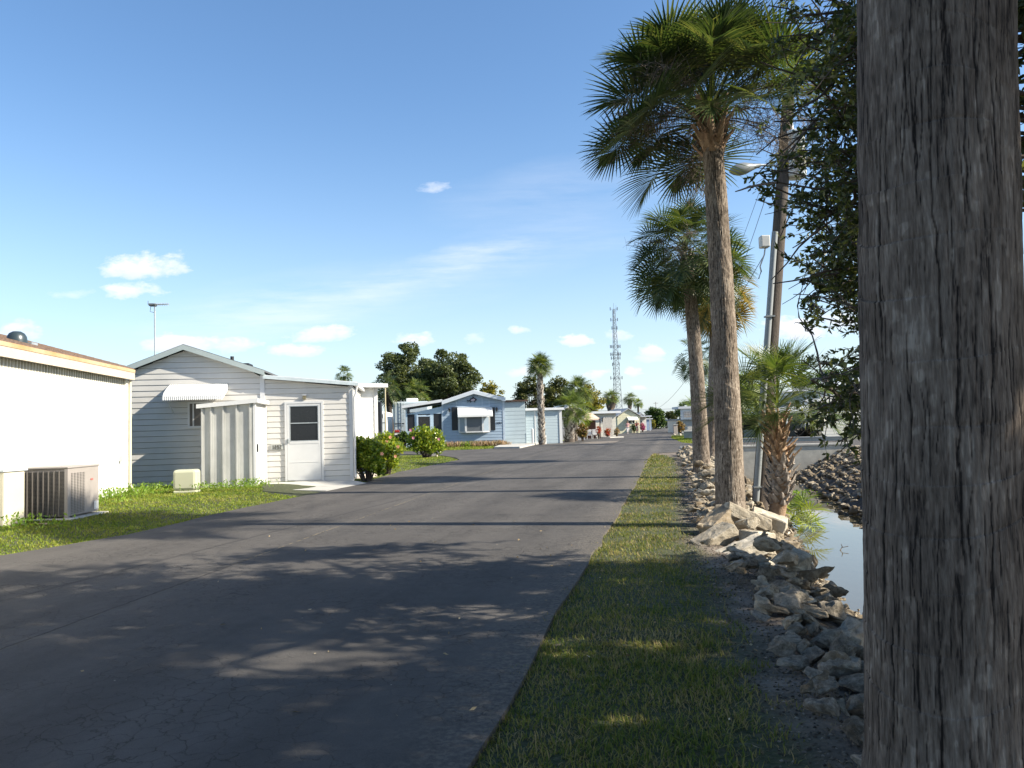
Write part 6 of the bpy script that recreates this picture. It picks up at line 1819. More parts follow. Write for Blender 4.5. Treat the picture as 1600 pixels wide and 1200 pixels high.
block('small grey white home with dark porch farther along the road', 996, 1009, 653, 668, 135, 8, white_vinyl, roof_grey, wins=((1001, 1004, 657, 664),), gable=.8, depth=8)
block('blue grey shed at the far bend of the road', 1009, 1018, 655, 667, 150, 8, M('bluegrey', (.20, .26, .36), .6), roof_white, depth=6)
block('tiny white home far off just left of the road end', 1026, 1038, 657, 665, 215, 8, H1white, roof_white, wins=((1028, 1032, 659, 664),), gable=.7, depth=8)
block('distant pale home directly at the road end', 1036, 1049, 657, 665, 250, 5, M('distant_wall', (.4, .4, .42), .6), roof_grey, wins=((1040, 1045, 658, 663),), depth=8)
# carport posts and tall dark panel of the far left row
g = AT(1005, 132); r = empty('carport', g, 0, 'grey white carport frame on posts beyond the yellow home', 'carport'); mb = MB()
for dx in (-1.2, 1.2):
    for dy in (0, 4): mb.box(dx - .08, dy - .08, 0, dx + .08, dy + .08, 2.5)
mb.build('posts', trim_white, r); mb = MB(); mb.box(-1.5, -.3, 2.5, 1.5, 4.3, 2.7); mb.build('roof', roof_white, r)

# beige gazebo with dark curtains
gz = AT(926, 76); r = empty('gazebo', gz, R_(10), 'beige canopy gazebo with dark brown curtains beside the grey home', 'gazebo')
zt = P(920, 641, 76).z - gz.z; ze = P(926, 654, 76).z - gz.z; w = .80
mb = MB(); apex = Vector((-.35, .75, zt)); cs = [Vector((-w, 0, ze)), Vector((w, 0, ze)), Vector((w, 1.7, ze)), Vector((-w, 1.7, ze))]
for i in range(4):
    a, b = cs[i], cs[(i + 1) % 4]; mm = (a + b) / 2 * .5 + apex * .5 + Vector((0, 0, -.12))
    mb.add([a, b, apex, (a + apex) / 2 + Vector((0, 0, .06)), (b + apex) / 2 + Vector((0, 0, .06))], [(0, 1, 4, 3), (3, 4, 2)])
    mb.add([a, b, b - Vector((0, 0, .16)), a - Vector((0, 0, .16))], [(0, 1, 2, 3)])
mb.build('canopy', M('canopy_beige', (.62, .47, .36), .8, .05), r)
fb = M('frame_brown', (.05, .03, .025), .5)
for c_ in cs: mb = MB(); mb.box(c_.x - .04, c_.y - .04, 0, c_.x + .04, c_.y + .04, ze); mb.build('post', fb, r)
mb = MB(); n = 40
for i in range(n):
    x0 = -w + 2 * w * i / n; x1 = x0 + 2 * w / n
    mb.quad((x0, 1.65 + .05 * (i % 2), 0), (x1, 1.65 + .05 * ((i + 1) % 2), 0), (x1, 1.65 + .05 * ((i + 1) % 2), ze), (x0, 1.65 + .05 * (i % 2), ze))
for i in range(14): y0 = .06 + 1.5 * i / 14; mb.quad((-w + .05 * (i % 2), y0, 0), (-w + .05 * ((i + 1) % 2), y0 + .1, 0), (-w + .05 * ((i + 1) % 2), y0 + .1, ze), (-w + .05 * (i % 2), y0, ze))
mb.build('curtain', M('curtain_brown', (.055, .025, .02), .9, .3, 5), r)
def simple_thing(name, label, cat, px, Y, fn, yaw=0):
    g = AT(px, Y); r = empty(name, g, yaw, label, cat); fn(r, g); return r
def patio_chair(r, g):
    mb = MB(); mb.bbox(-.25, -.25, .38, .25, .25, .44, .02); mb.build('seat', trim_white, r)
    mb = MB(); mb.bbox(-.25, .2, .46, .25, .26, .95, .02); mb.build('backrest', trim_white, r)
    for x in (-.22, .22):
        for y in (-.22, .22): mb = MB(); mb.tube([(x, y, 0), (x, y, .38)], .02, 6); mb.build('leg', trim_white, r)
simple_thing('patio_chair', 'white patio chair under the left edge of the beige gazebo', 'chair', 921, 74, patio_chair)
simple_thing('patio_chair', 'pale patio chair right of centre under the beige gazebo', 'chair', 930, 75, patio_chair)
# picket panels
pk = AT(943, 82); r = empty('fence', pk, R_(8), 'weathered white board fence panels right of the beige gazebo', 'fence'); mb = MB(); z1 = P(945, 652, 82).z - pk.z
W = 15 / 1200 * 82
for i in range(12): mb.box(W * i / 12, 0, 0, W * (i + .86) / 12, .03, z1 - .1 * (i % 3 == 0))
mb.build('boards', M('board_white', (.46, .43, .38), .8, .2, 6), r)
mb = MB(); mb.box(0, .032, .4, W, .07, .5); mb.box(0, .032, z1 - .5, W, .07, z1 - .4); mb.build('rails', wood_grey, r)
red_m = leafmat('red_flower', [(.35, .03, .02), (.55, .06, .04), (.10, .13, .03), (.6, .12, .06)], .3, .5)
mag_m = leafmat('magenta_flower', [(.42, .05, .26), (.6, .10, .38), (.10, .16, .04), (.5, .08, .3)], .3, .5)
orange_m = leafmat('rusty_leaf', [(.10, .10, .03), (.22, .17, .06), (.30, .14, .06), (.16, .2, .05)], .3, .5)
shrub('rusty green croton bush between the leaning palm and gazebo', 903, 918, 659, 685, 66, 900, .2, 11, name='croton_bush', mat=orange_m)
shrub('low pinkish red plant at the foot of the leaning palm', 893, 900, 671, 683, 67, 300, .16, 12, name='flowering_plant', mat=red_m)
shrub('potted red flowers at the right post of the beige gazebo', 932, 939, 665, 675, 74, 300, .14, 13, name='flowering_plant', mat=red_m)
shrub('wide bed of red flowers before the white board fence', 944, 955, 669, 678, 79, 400, .15, 14, name='flowering_plant', mat=red_m)
shrub('pale pink rose clump right of the board fence', 960, 968, 669, 677, 84, 300, .16, 15, name='flowering_plant', mat=leafmat('rose_mix', [(.5, .25, .2), (.12, .15, .04), (.55, .4, .33)], .3, .5))
shrub('magenta bougainvillea beside the road behind the cyclist', 1000, 1008, 661, 670, 122, 500, .22, 16, name='bougainvillea', mat=mag_m)
shrub('yellow green shrub left of the far round hedge', 1017, 1024, 655, 668, 158, 500, .3, 17, name='shrub', mat=yel_m)
shrub('green shrub right behind the walker in white trousers', 988, 994, 662, 672, 112, 400, .2, 18, name='shrub', mat=grn_m)
shrub('brown green round bush on the right verge by the small rocks', 1057, 1070, 658, 671, 92, 700, .22, 19, name='shrub', mat=orange_m)
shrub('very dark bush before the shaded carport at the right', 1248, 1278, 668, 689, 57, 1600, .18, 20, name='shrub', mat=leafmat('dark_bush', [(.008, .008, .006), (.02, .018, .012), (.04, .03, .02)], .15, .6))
# small white kerb stones and rocks on both verges
for px, py, Y, s, lab in ((1054, 674, 84, .34, 'leftmost white rock below the brown green bush'), (1061, 675, 82, .38, 'middle white rock below the brown green bush'), (1069, 674, 83, .33, 'white rock right below the brown green bush'), (1099, 691, 47, .5, 'white rock left of the leaning grey pole base'), (1105, 692, 46, .45, 'pale rock at the leaning grey pole base'), (1112, 690, 48, .5, 'white rock right of the leaning grey pole base')):
    g = AT(px, Y); o = bpy.data.objects.new('rock', protos['pale'][int(px) % 6]); COL.objects.link(o); o.location = g + Vector((0, 0, s * .3)); o.scale = (s, s, s); o.rotation_euler = (0, 0, px); tag(o, lab, 'rock')
k0 = AT(953, 77); mb = MB(); mb.bbox(0, 0, -.05, 2.1, 1.2, .12, .04); o = mb.build('planter_kerb', concrete_lt); o.location = k0; o.rotation_euler = (0, 0, .7); tag(o, 'long pale kerbed bed in front of the red flowers', 'kerb')
def pillar(r, g):
    h = P(1055, 664, 88).z - g.z; mb = MB(); mb.bbox(-.22, -.22, 0, .22, .22, h, .02); mb.build('shaft', M('pillar_stone', (.45, .38, .32), .9, .1), r); mb = MB(); mb.bbox(-.27, -.27, h + .001, .27, .27, h + .08, .02); mb.build('cap', concrete_lt, r)
simple_thing('gate_pillar', 'short stone pillar at the right roadside before the brown green bush', 'pillar', 1055.5, 88, pillar)

# ------------------------------------------------------------------ homes on the right
r_, f_ = block('small white house right of the road behind the leaning palms', 1064, 1095, 656, 672, 100, 0, white_vinyl, roof_grey, wins=((1070, 1073, 649, 652), (1076, 1079, 649, 652)), gable=0, depth=8)
mb = MB(); x0, z1 = f_(1062, 639); x1, z2 = f_(1095, 655); mb.prism([(x0 - .3, -.6, z1), (x1 + .3, -.6, z1), (x1 + .3, -.6, z1 + .3), (x0 - .3, -.6, z1 + .3)], (0, 4, 0)); mb.build('upper_roof', roof_white, r_)
mb = MB(); mb.box(x0, -.4, z2, x1, -.36, z1); mb.build('gable_panel', H1white, r_)
mb = MB(); xa, za = f_(1067, 644); xb, zb2 = f_(1085, 651)
for k in range(3): mb.box(xa, -.5, zb2 + (za - zb2) * k / 2, xb, -.47, zb2 + (za - zb2) * k / 2 + .05)
for k in range(8): mb.box(xa + (xb - xa) * k / 7, -.468, zb2, xa + (xb - xa) * k / 7 + .04, -.44, za)
mb.build('trellis', M('trellis_tan', (.40, .33, .27), .7), r_)
# blue topped gazebo
g = AT(1178, 66); r = empty('gazebo', g, 0, 'small blue roofed white gazebo behind the farthest culvert wall', 'gazebo')
zt = P(1186, 634, 66).z - g.z; ze = P(1176, 645, 66).z - g.z; w = 1.0
mb = MB(); ap = Vector((.3, 1, zt)); cs = [Vector((-w, 0, ze)), Vector((w, 0, ze)), Vector((w, 2, ze)), Vector((-w, 2, ze))]
for i in range(4): mb.add([cs[i], cs[(i + 1) % 4], ap], [(0, 1, 2)])
mb.build('canopy', M('canopy_blue', (.04, .14, .55), .6, .05), r)
mb = MB()
for c_ in cs: mb.box(c_.x - .05, c_.y - .05, 0, c_.x + .05, c_.y + .05, ze - .12)
mb.box(-w - .05, -.05, ze - .12, w + .05, .05, ze); mb.box(-w, -.03, .95, w, .03, 1.02)
for k in range(5): mb.box(-w + .35 * k + .2, -.028, 1.03, -w + .35 * k + .24, .028, ze - .12)
mb.build('frame', H1white, r)
def cart(r, g):
    mb = MB(); mb.bbox(-.5, -.2, .35, .5, .2, .6, .05); mb.build('body', H1white, r)
    for x in (-.35, .35): mb = MB(); mb.lathe([(.16, -.04), (.18, 0), (.16, .04)], (0, 0, 0), 12, M=Matrix.Translation((x, -.2, .18)) @ Matrix.Rotation(R_(90), 4, 'X')); mb.build('wheel', black_paint, r)
    mb = MB(); mb.tube([(.5, 0, .6), (.75, 0, 1.0), (.75, .2, 1.05)], .02, 6); mb.build('handle', black_paint, r)
simple_thing('garden_cart', 'small white garden cart left of the blue roofed gazebo', 'cart', 1160, 66, cart)
# white home with carport
f = Facade(1196, 60, 4); root = f.root('mobile_home', 'long white home with shaded open carport behind the booted palm and oak leaves', 'mobile home')
x1, zr = f(1250, 637); zb2 = f(1250, 645)[1]; x2 = f(1277, 640)[0]; zt2 = f(1262, 628)[1]; x3 = f(1460, 640)[0]; zt3 = f(1300, 612)[1]
mb = MB(); siding(mb, (x1, 0), (x2, 0), -.1, [(0, zt2), (1, zt2)], .25, .02); mb.build('porch_wall', M('cream_yellow', (.56, .52, .36), .6), root)
for a, b in ((1257, 1264), (1268, 1275)):
    xa, z1 = f(a, 637); xb, z2 = f(b, 652); window(root, xa, xb, z2, z1, -.03, .05, gl := M('curtained_pane', (.12, .11, .10), .3), rail=(z1 + z2) / 2)
mb = MB(); siding(mb, (x2, -.5), (x3, -.5), -.1, [(0, zt3), (.5, zt3 + 1.0), (1, zt3)], .25, .02); siding(mb, (x2, 9), (x2, -.5), -.1, [(0, zt3), (1, zt3)], .25); siding(mb, (0, 6), (x2, 6), -.1, [(0, zr), (1, zr)], .25); mb.build('wall', white_vinyl, root)
mb = MB(); mb.box(-.1, -1.0, zb2, x1 + .1, 6, zb2 + .12); mb.prism([(-.1, -1.1, zb2), (x1 + .1, -1.1, zb2), (x1 + .1, -1.1, zr + .15), (-.1, -1.1, zr)], (0, .1, 0)); mb.build('carport_roof', roof_white, root)
mb = MB(); mb.box(x1 - .05, -1, zt2 + .004, x2 + .1, 6, zt2 + .2)
xm = (x2 + x3) / 2
mb.prism([(x2 - .3, -.8, zt3), (xm, -.8, zt3 + 1.05), (xm, 9, zt3 + 1.05), (x2 - .3, 9, zt3)], (0, 0, .15)); mb.prism([(xm, -.8, zt3 + 1.05), (x3 + .3, -.8, zt3), (x3 + .3, 9, zt3), (xm, 9, zt3 + 1.05)], (0, 0, .15)); mb.build('roof', roof_white, root)
mb = MB()
for x in (.05, x1 * .48, x1 - .05): mb.box(x - .06, -1.0, -.1, x + .06, -.88, zb2)
mb.box(x1 - .02, -.9, -.1, x1 + .28, .0, zt2); mb.build('posts', trim_white, root)
mb = MB(); mb.box(0, 5.8, 0, x1, 5.9, zb2); mb.build('shade_sheet', M('carport_shade', (.06, .055, .05), .8), root)  # dark sheet before the white siding, painted as the carport's shade
def car(label, px, Y, yaw, col, L=4.4, W=1.75, H=1.5, name='parked_car', cat='car', suv=True):
    g = AT(px, Y); r = empty(name, g, yaw, label, cat)
    paint = M('car_paint', col, .3, .02); 
    prof = [(-L / 2, .35), (-L / 2, .75), (-L / 2 + .15, .95), (-L * .22, 1.0), (-L * .10, H - .08), (-L * .02, H), (L * .38, H), (L * .46, H - .12), (L / 2, .95), (L / 2, .4), (L / 2 - .1, .28), (-L / 2 + .1, .28)]
    mb = MB(); mb.prism([(x, -W / 2, z) for x, z in prof], (0, W, 0)); mb.build('body', paint, r)
    mb = MB()
    for s in (-1, 1):
        y = s * (W / 2 + .006); mb.add([(-L * .17, y, 1.02), (L * .42, y, 1.02), (L * .38, y, H - .1), (-L * .05, y, H - .1)], [(0, 1, 2, 3)])
    mb.add([(-L * .215, -W * .42, 1.03), (-L * .215, W * .42, 1.03), (-L * .115, W * .40, H - .10), (-L * .115, -W * .40, H - .10)], [(0, 1, 2, 3)])
    mb.add([(L * .503, -W * .42, 1.0), (L * .503, W * .42, 1.0), (L * .475, W * .40, H - .14), (L * .475, -W * .40, H - .14)], [(0, 1, 2, 3)])
    mb.build('windows', dark_glass, r)
    for x in (-L * .31, L * .31):
        for y in (-W / 2, W / 2):
            mb = MB(); mb.lathe([(.2, -.11), (.32, -.1), (.33, 0), (.32, .1), (.2, .11)], (0, 0, 0), 16, M=Matrix.Translation((x, y, .33)) @ Matrix.Rotation(R_(90), 4, 'X')); w_ = mb.build('wheel', black_paint, r)
            mb = MB(); mb.lathe([(.02, -.125), (.19, -.12), (.19, .12), (.02, .125)], (0, 0, 0), 12, M=Matrix.Translation((x, y, .33)) @ Matrix.Rotation(R_(90), 4, 'X')); mb.build('rim', metal_gal, w_)
    for y in (-W * .36, W * .36):
        mb = MB(); mb.bbox(-L / 2 - .02, y - .16, .66, -L / 2 + .05, y + .16, .80, .02); mb.build('headlight', trim_white, r)
        mb = MB(); mb.bbox(L / 2 - .05, y - .10, .72, L / 2 + .02, y + .10, .92, .02); mb.build('taillight', M('lamp_red', (.4, .02, .02), .3), r)
    return r
car('dark blue black sport utility vehicle parked at the far end of the road', 1051.5, 190, R_(80), (.015, .02, .035), 4.5, 1.9, 1.85)
car('red car half hidden at the far road end beside the dark vehicle', 1059, 185, R_(70), (.30, .03, .03), 4.3, 1.75, 1.4)
car('dark car in the shade of the carport behind the wooden pole', 1207, 62, R_(85), (.03, .03, .035), 4.2, 1.7, 1.45)
def redbox(r, g):
    z = P(1203, 663, 60.5).z - g.z; z1 = P(1203, 656, 60.5).z - g.z; mb = MB(); mb.bbox(-.22, -.2, z, .22, .2, z1, .03); mb.build('back', M('red_fabric', (.30, .03, .04), .8), r)
    mb = MB(); mb.bbox(-.22, -.45, z - .12, .22, .0, z - .02, .02); mb.build('seat', M('red_fabric2', (.25, .03, .04), .8), r)
    for x in (-.2, .2):
        mb = MB(); mb.tube([(x, -.4, 0), (x, .1, z)], .02, 5); mb.build('leg', black_paint, r)
simple_thing('folding_chair', 'red folding chair in the shaded carport beside the wooden pole', 'chair', 1203, 60.5, redbox)

# ------------------------------------------------------------------ motorhome and trailer behind the blue home
f = Facade(615, 67, 4); r = f.root('motorhome', 'pale motorhome with roof air conditioner parked behind the blue porch', 'motorhome')
x1 = f(670, 640)[0]; zt = f(630, 627.5)[1]; zb = f(630, 686)[1]
mb = MB(); mb.bbox(0, 0, zb + .25, x1, 8, zt, .16); mb.build('body', M('rv_white', (.44, .50, .52), .4, .04), r)
mb = MB(); a, b = f(633, 627)[0], f(651, 627)[0]; mb.bbox(a, 1.2, zt, b, 2.4, f(640, 621.5)[1], .05); mb.build('roof_unit', H1white, r)
mb = MB(); z = f(620, 663)[1]; mb.box(.12, -.012, z, 1.0, -.002, z + .10); z = f(620, 666)[1]; mb.box(.12, -.012, z, .9, -.002, z + .05); mb.build('stripes', M('rv_stripe', (.07, .08, .09), .4), r)
mb = MB(); xa, za = f(616.5, 672); xb, zb_2 = f(624.5, 676); mb.bbox(xa, -.06, zb_2, xb, .02, za, .04); mb.build('taillight', M('rv_lamp', (.35, .03, .02), .3), r)
mb = MB(); xa, za = f(615.5, 671); xb, zb_2 = f(627, 679); mb.bbox(xa, -.03, zb_2, xb, .01, za, .06); mb.build('bumper', H1white, r)
mb = MB()
for px in (627.2, 631.8): x = f(px, 650)[0]; mb.tube([(x, -.08, f(px, 672)[1]), (x, -.08, zt + .15)], .02, 5)
for k in range(8): z = f(629, 672)[1] + (zt - f(629, 672)[1]) * k / 8; mb.tube([(f(627.2, 650)[0], -.08, z), (f(631.8, 650)[0], -.08, z)], .014, 4)
mb.build('ladder', metal_gal, r)
for y in (1.5, 6.5):
    mb = MB(); mb.lathe([(.3, -.12), (.42, -.1), (.42, .1), (.3, .12)], (0, 0, 0), 14, M=Matrix.Translation((.12, y, zb + .3)) @ Matrix.Rotation(R_(90), 4, 'Y')); mb.build('wheel', black_paint, r)
f = Facade(594, 56, 4); r = f.root('travel_trailer', 'narrow white travel trailer seen in the gap left of the motorhome', 'trailer')
x1 = f(604, 650)[0]; zt = f(600, 643)[1]; mb = MB(); mb.bbox(0, 0, .4, x1, 5, zt, .12); mb.build('body', H1white, r)
xa, za = f(594.6, 647); xb, zb_2 = f(599, 653.5); window(r, xa, xb, zb_2, za, -.01, .03)
mb = MB(); mb.box(.02, -.008, .9, x1 - .02, -.001, .94); mb.box(.02, -.012, f(600, 661)[1], x1 - .02, -.001, f(600, 661)[1] + .04); mb.build('moulding', black_paint, r)
for y in (2.1, 2.9): mb = MB(); mb.lathe([(.2, -.1), (.34, -.08), (.34, .08), (.2, .1)], (0, 0, 0), 12, M=Matrix.Translation((x1, y, .33)) @ Matrix.Rotation(R_(90), 4, 'Y')); mb.build('wheel', black_paint, r)
f = Facade(588, 40, 4); r = f.root('storage_cabinet', 'tall black cabinet in the gap right of the sunlit cream wing', 'cabinet')
x1 = f(595.5, 650)[0]; mb = MB(); mb.bbox(0, 0, 0, x1, .6, f(590, 628)[1], .02); mb.build('body', black_paint, r); mb = MB(); mb.box(.04, -.012, .1, x1 - .04, -.001, f(590, 630)[1]); mb.build('door', black_paint, r)
g = AT(603, 50); t = P(603, 609, 50); mb = MB(); mb.tube([(0, 0, 0), (.02, 0, t.z - g.z)], .05, 8); mb.lathe([(.05, 0), (.08, .04), (.05, .09), (.01, .1)], (.02, 0, t.z - g.z), 8); o = mb.build('pole', M('pole_tan', (.42, .36, .22), .6)); o.location = g; tag(o, 'thin tan pole standing in the gap left of the motorhome', 'pole')

# ------------------------------------------------------------------ radio tower
g = AT(966, 300); r = empty('radio_tower', g, 0, 'tall grey lattice radio tower with antenna clusters on the skyline', 'radio tower')
zt = P(959, 484, 300).z; zb = 0; TW = M('tower_steel', (.17, .19, .215), .6, .1)
top = P(959, 484, 300); bx0 = P(959.5, 660, 300).x - g.x; bx1 = P(972.5, 660, 300).x - g.x
def corner(i, t):
    w = .5 + (1 - t) ** 1.0 * 2.55 / 2 * 1.0
    w = .45 + 1.35 * (1 - t)
    cx = (bx0 + bx1) / 2 * (1 - t) + (top.x - g.x) * t
    a = [2.4, -.35, 4.4][i]
    return Vector((cx + w * 1.15 * math.cos(a + 0), w * 1.15 * math.sin(a), zt * t))
mb = MB()
for i in range(3): mb.tube([corner(i, t) for t in (0, .25, .5, .75, 1)], [.13, .115, .10, .09, .08], 5)
N_ = 22
for k in range(N_):
    t0 = k / N_; t1 = (k + 1) / N_
    for i in range(3):
        j = (i + 1) % 3; mb.tube([corner(i, t0), corner(j, t1)], .05, 4, cap=False); mb.tube([corner(j, t0), corner(i, t1)], .05, 4, cap=False); mb.tube([corner(i, t1), corner(j, t1)], .05, 4, cap=False)
mb.build('lattice', TW, r)
for py, n, sp in ((483, 4, 1.4), (500, 4, 1.3), (513, 3, 1.0), (542, 8, 1.9), (554, 8, 1.9), (560, 5, 1.7), (570, 3, 1.3), (591, 4, 2.2)):
    t = P(960, py, 300).z / zt; c = (corner(0, t) + corner(1, t) + corner(2, t)) / 3; mb = MB()
    mb.tube([c + Vector((-sp, 0, 0)), c + Vector((sp, 0, 0))], .06, 4)
    for q in range(n):
        x = -sp + 2 * sp * q / max(1, n - 1)
        if abs(x) < .6: continue
        mb.box(c.x + x - .14, c.y - .2, c.z - .5, c.x + x + .14, c.y + .1, c.z + .75)
    mb.build('antenna_cluster', TW, r)
mb = MB(); mb.tube([Vector((top.x - g.x, 0, zt)), Vector((top.x - g.x, 0, zt + 2.6))], .06, 4); mb.tube([Vector((top.x - g.x + .9, 0, zt - 1)), Vector((top.x - g.x + .9, 0, zt + 1.8))], .05, 4); mb.build('whip', TW, r)
# far power line across the road end
pw = P(1018, 645, 260); pe = P(880, 644, 262)
for dz in (0, .7):
    wire((P(880, 645, 262)) + Vector((0, 0, dz)), P(1075, 641, 255) + Vector((0, 0, dz)), .3, .05, 'far horizontal power line crossing behind the road end, %s wire' % ('lower' if dz == 0 else 'upper'))
def farpole(px, py, Y, lab, rr=.12):
    g = AT(px, Y); t = P(px, py, Y); mb = MB(); mb.tube([(0, 0, -.2), (0, 0, t.z - g.z)], rr, 8); r = empty('utility_pole', g, 0, lab, 'utility pole'); mb.build('pole', wood_grey, r); mb = MB(); mb.box(-.8, -.06, t.z - g.z - .5, .8, .06, t.z - g.z - .38); mb.build('crossarm', wood_grey, r)
farpole(1026, 628, 262, 'thin distant pole rising above the round hedge tree', .10)
farpole(951, 632, 200, 'thin distant pole left of the palm with the brown booted neck', .10)

# ------------------------------------------------------------------ palms of the left row
boot_lite = M('boot_pale', (.16, .13, .10), .85, .4, 4, .4, 30, col2=(.50, .45, .38))
def booted(label, basepx, Yb, toppx, toppy, r0, rtop, n, pl, R, mat, seed, nboot, emin=-40, lean=0, name='palm_tree', bl=.34, bw=.16, group=None, nl=26, bmat=None, swell=0):
    b = AT(basepx, Yb); t = P(toppx, toppy, Yb + lean); root = empty(name, b, 0, label, 'palm', group)
    T = t - b; mid = T * .5 + Vector((-T.x * .25, 0, 0))
    pts = [Vector((0, 0, 0)) * (1 - s) ** 2 + mid * 2 * s * (1 - s) + T * s * s for s in np.linspace(0, 1, 10)]
    rad = [r0 + (rtop - r0) * s + swell * math.exp(-((s - .85) / .12) ** 2) for s in np.linspace(0, 1, 10)]
    mb = MB(); mb.tube(pts, rad, 12); mb.build('trunk', bark_far if nboot else bark_mid, root)
    zs = [p.z for p in pts]; fc = lambda z: (ip(z, zs, [p.x for p in pts]), ip(z, zs, [p.y for p in pts]), ip(z, zs, rad) * .95)
    if nboot: boots('leaf_bases', fc, .02, T.z, nboot, bmat or boot_lite, root, bl, bw, (14, 34), seed)
    rn = random.Random(seed); V, F = fronds(crown_specs(T + Vector((0, 0, .12)), n, pl, R, rn, emin), .9, nl, 3, seed); np_mesh('crown', V, F, mat, root)
    return root
frond_mid = leafmat('frond_mid', [(.05, .085, .025), (.08, .12, .035), (.13, .17, .05), (.22, .23, .09)], .4, .42)
booted('tall palm with a white and brown criss cross trunk before the pale blue shed', 847, 57, 843, 574, .24, .20, 34, .30, .95, frond_mid, 51, 170, -22, bl=.34, bw=.2)
booted('bushy palm leaning right with thick ragged brown trunk', 890, 63, 895, 641, .44, .32, 30, .75, 1.25, frond_lite, 52, 110, -20, bl=.5, bw=.28)
booted('bushy palm standing close behind the leaning ragged palm, its crown higher', 899, 67, 903, 612, .20, .18, 28, .5, 1.15, frond_mid, 53, 30, -20, bl=.4, bw=.2)
booted('distant palm with a swollen brown booted neck left of the radio tower', 954, 122, 955, 622, .50, .48, 28, .5, 1.3, frond_lite, 54, 60, -25, bl=.7, bw=.4, swell=.38, bmat=boot_m, nl=18)
booted('slim distant palm with straight dark trunk just right of the radio tower', 985, 118, 984, 624, .17, .17, 24, .4, .95, frond_mid, 55, 24, -30, nl=18, swell=.2)
booted('smallest distant palm, right of the slim one beyond the tower', 998, 150, 997, 631, .20, .18, 22, .4, .95, frond_lite, 56, 0, -30, nl=16)
booted('palm with light green crown in front of the dark oaks', 652, 75, 651, 616, .2, .18, 26, .8, 1.2, frond_mid, 57, 0, -60, nl=18)
booted('leaning reddish trunk palm in the gap above the white trailer', 613, 66, 604, 606, .28, .2, 22, .7, 1.1, frond_dark, 58, 0, -60, nl=18)
booted('small palm crown peeking over the storm door home roof', 537, 60, 538, 588, .15, .13, 20, .3, .6, frond_mid, 59, 0, -30, nl=14)
booted('palm with drooping pale crown before the white house right of the road', 1082, 104, 1083, 640, .25, .2, 26, .9, 1.6, frond_lite, 60, 0, -30, nl=20)
booted('thick trunk palm right of the tallest trunk, its crown filling the gap above the gazebo', 1189, 62, 1188, 606, .42, .36, 34, .9, 1.4, frond_mid, 61, 0, -65, nl=22)
booted('light green palm between the tallest trunk and the conduit', 1158, 60, 1156, 612, .2, .2, 32, .7, 1.3, frond_lite, 62, 0, -75, nl=22)
booted('low palm seen left behind the second palm trunk', 1140, 74, 1138, 622, .2, .2, 30, .7, 1.5, frond_mid, 63, 0, -75, nl=20)
booted('palm crown partly hidden between the two nearest leaning trunks', 1122, 70, 1120, 618, .2, .2, 28, .7, 1.5, frond_mid, 64, 0, -75, nl=20)

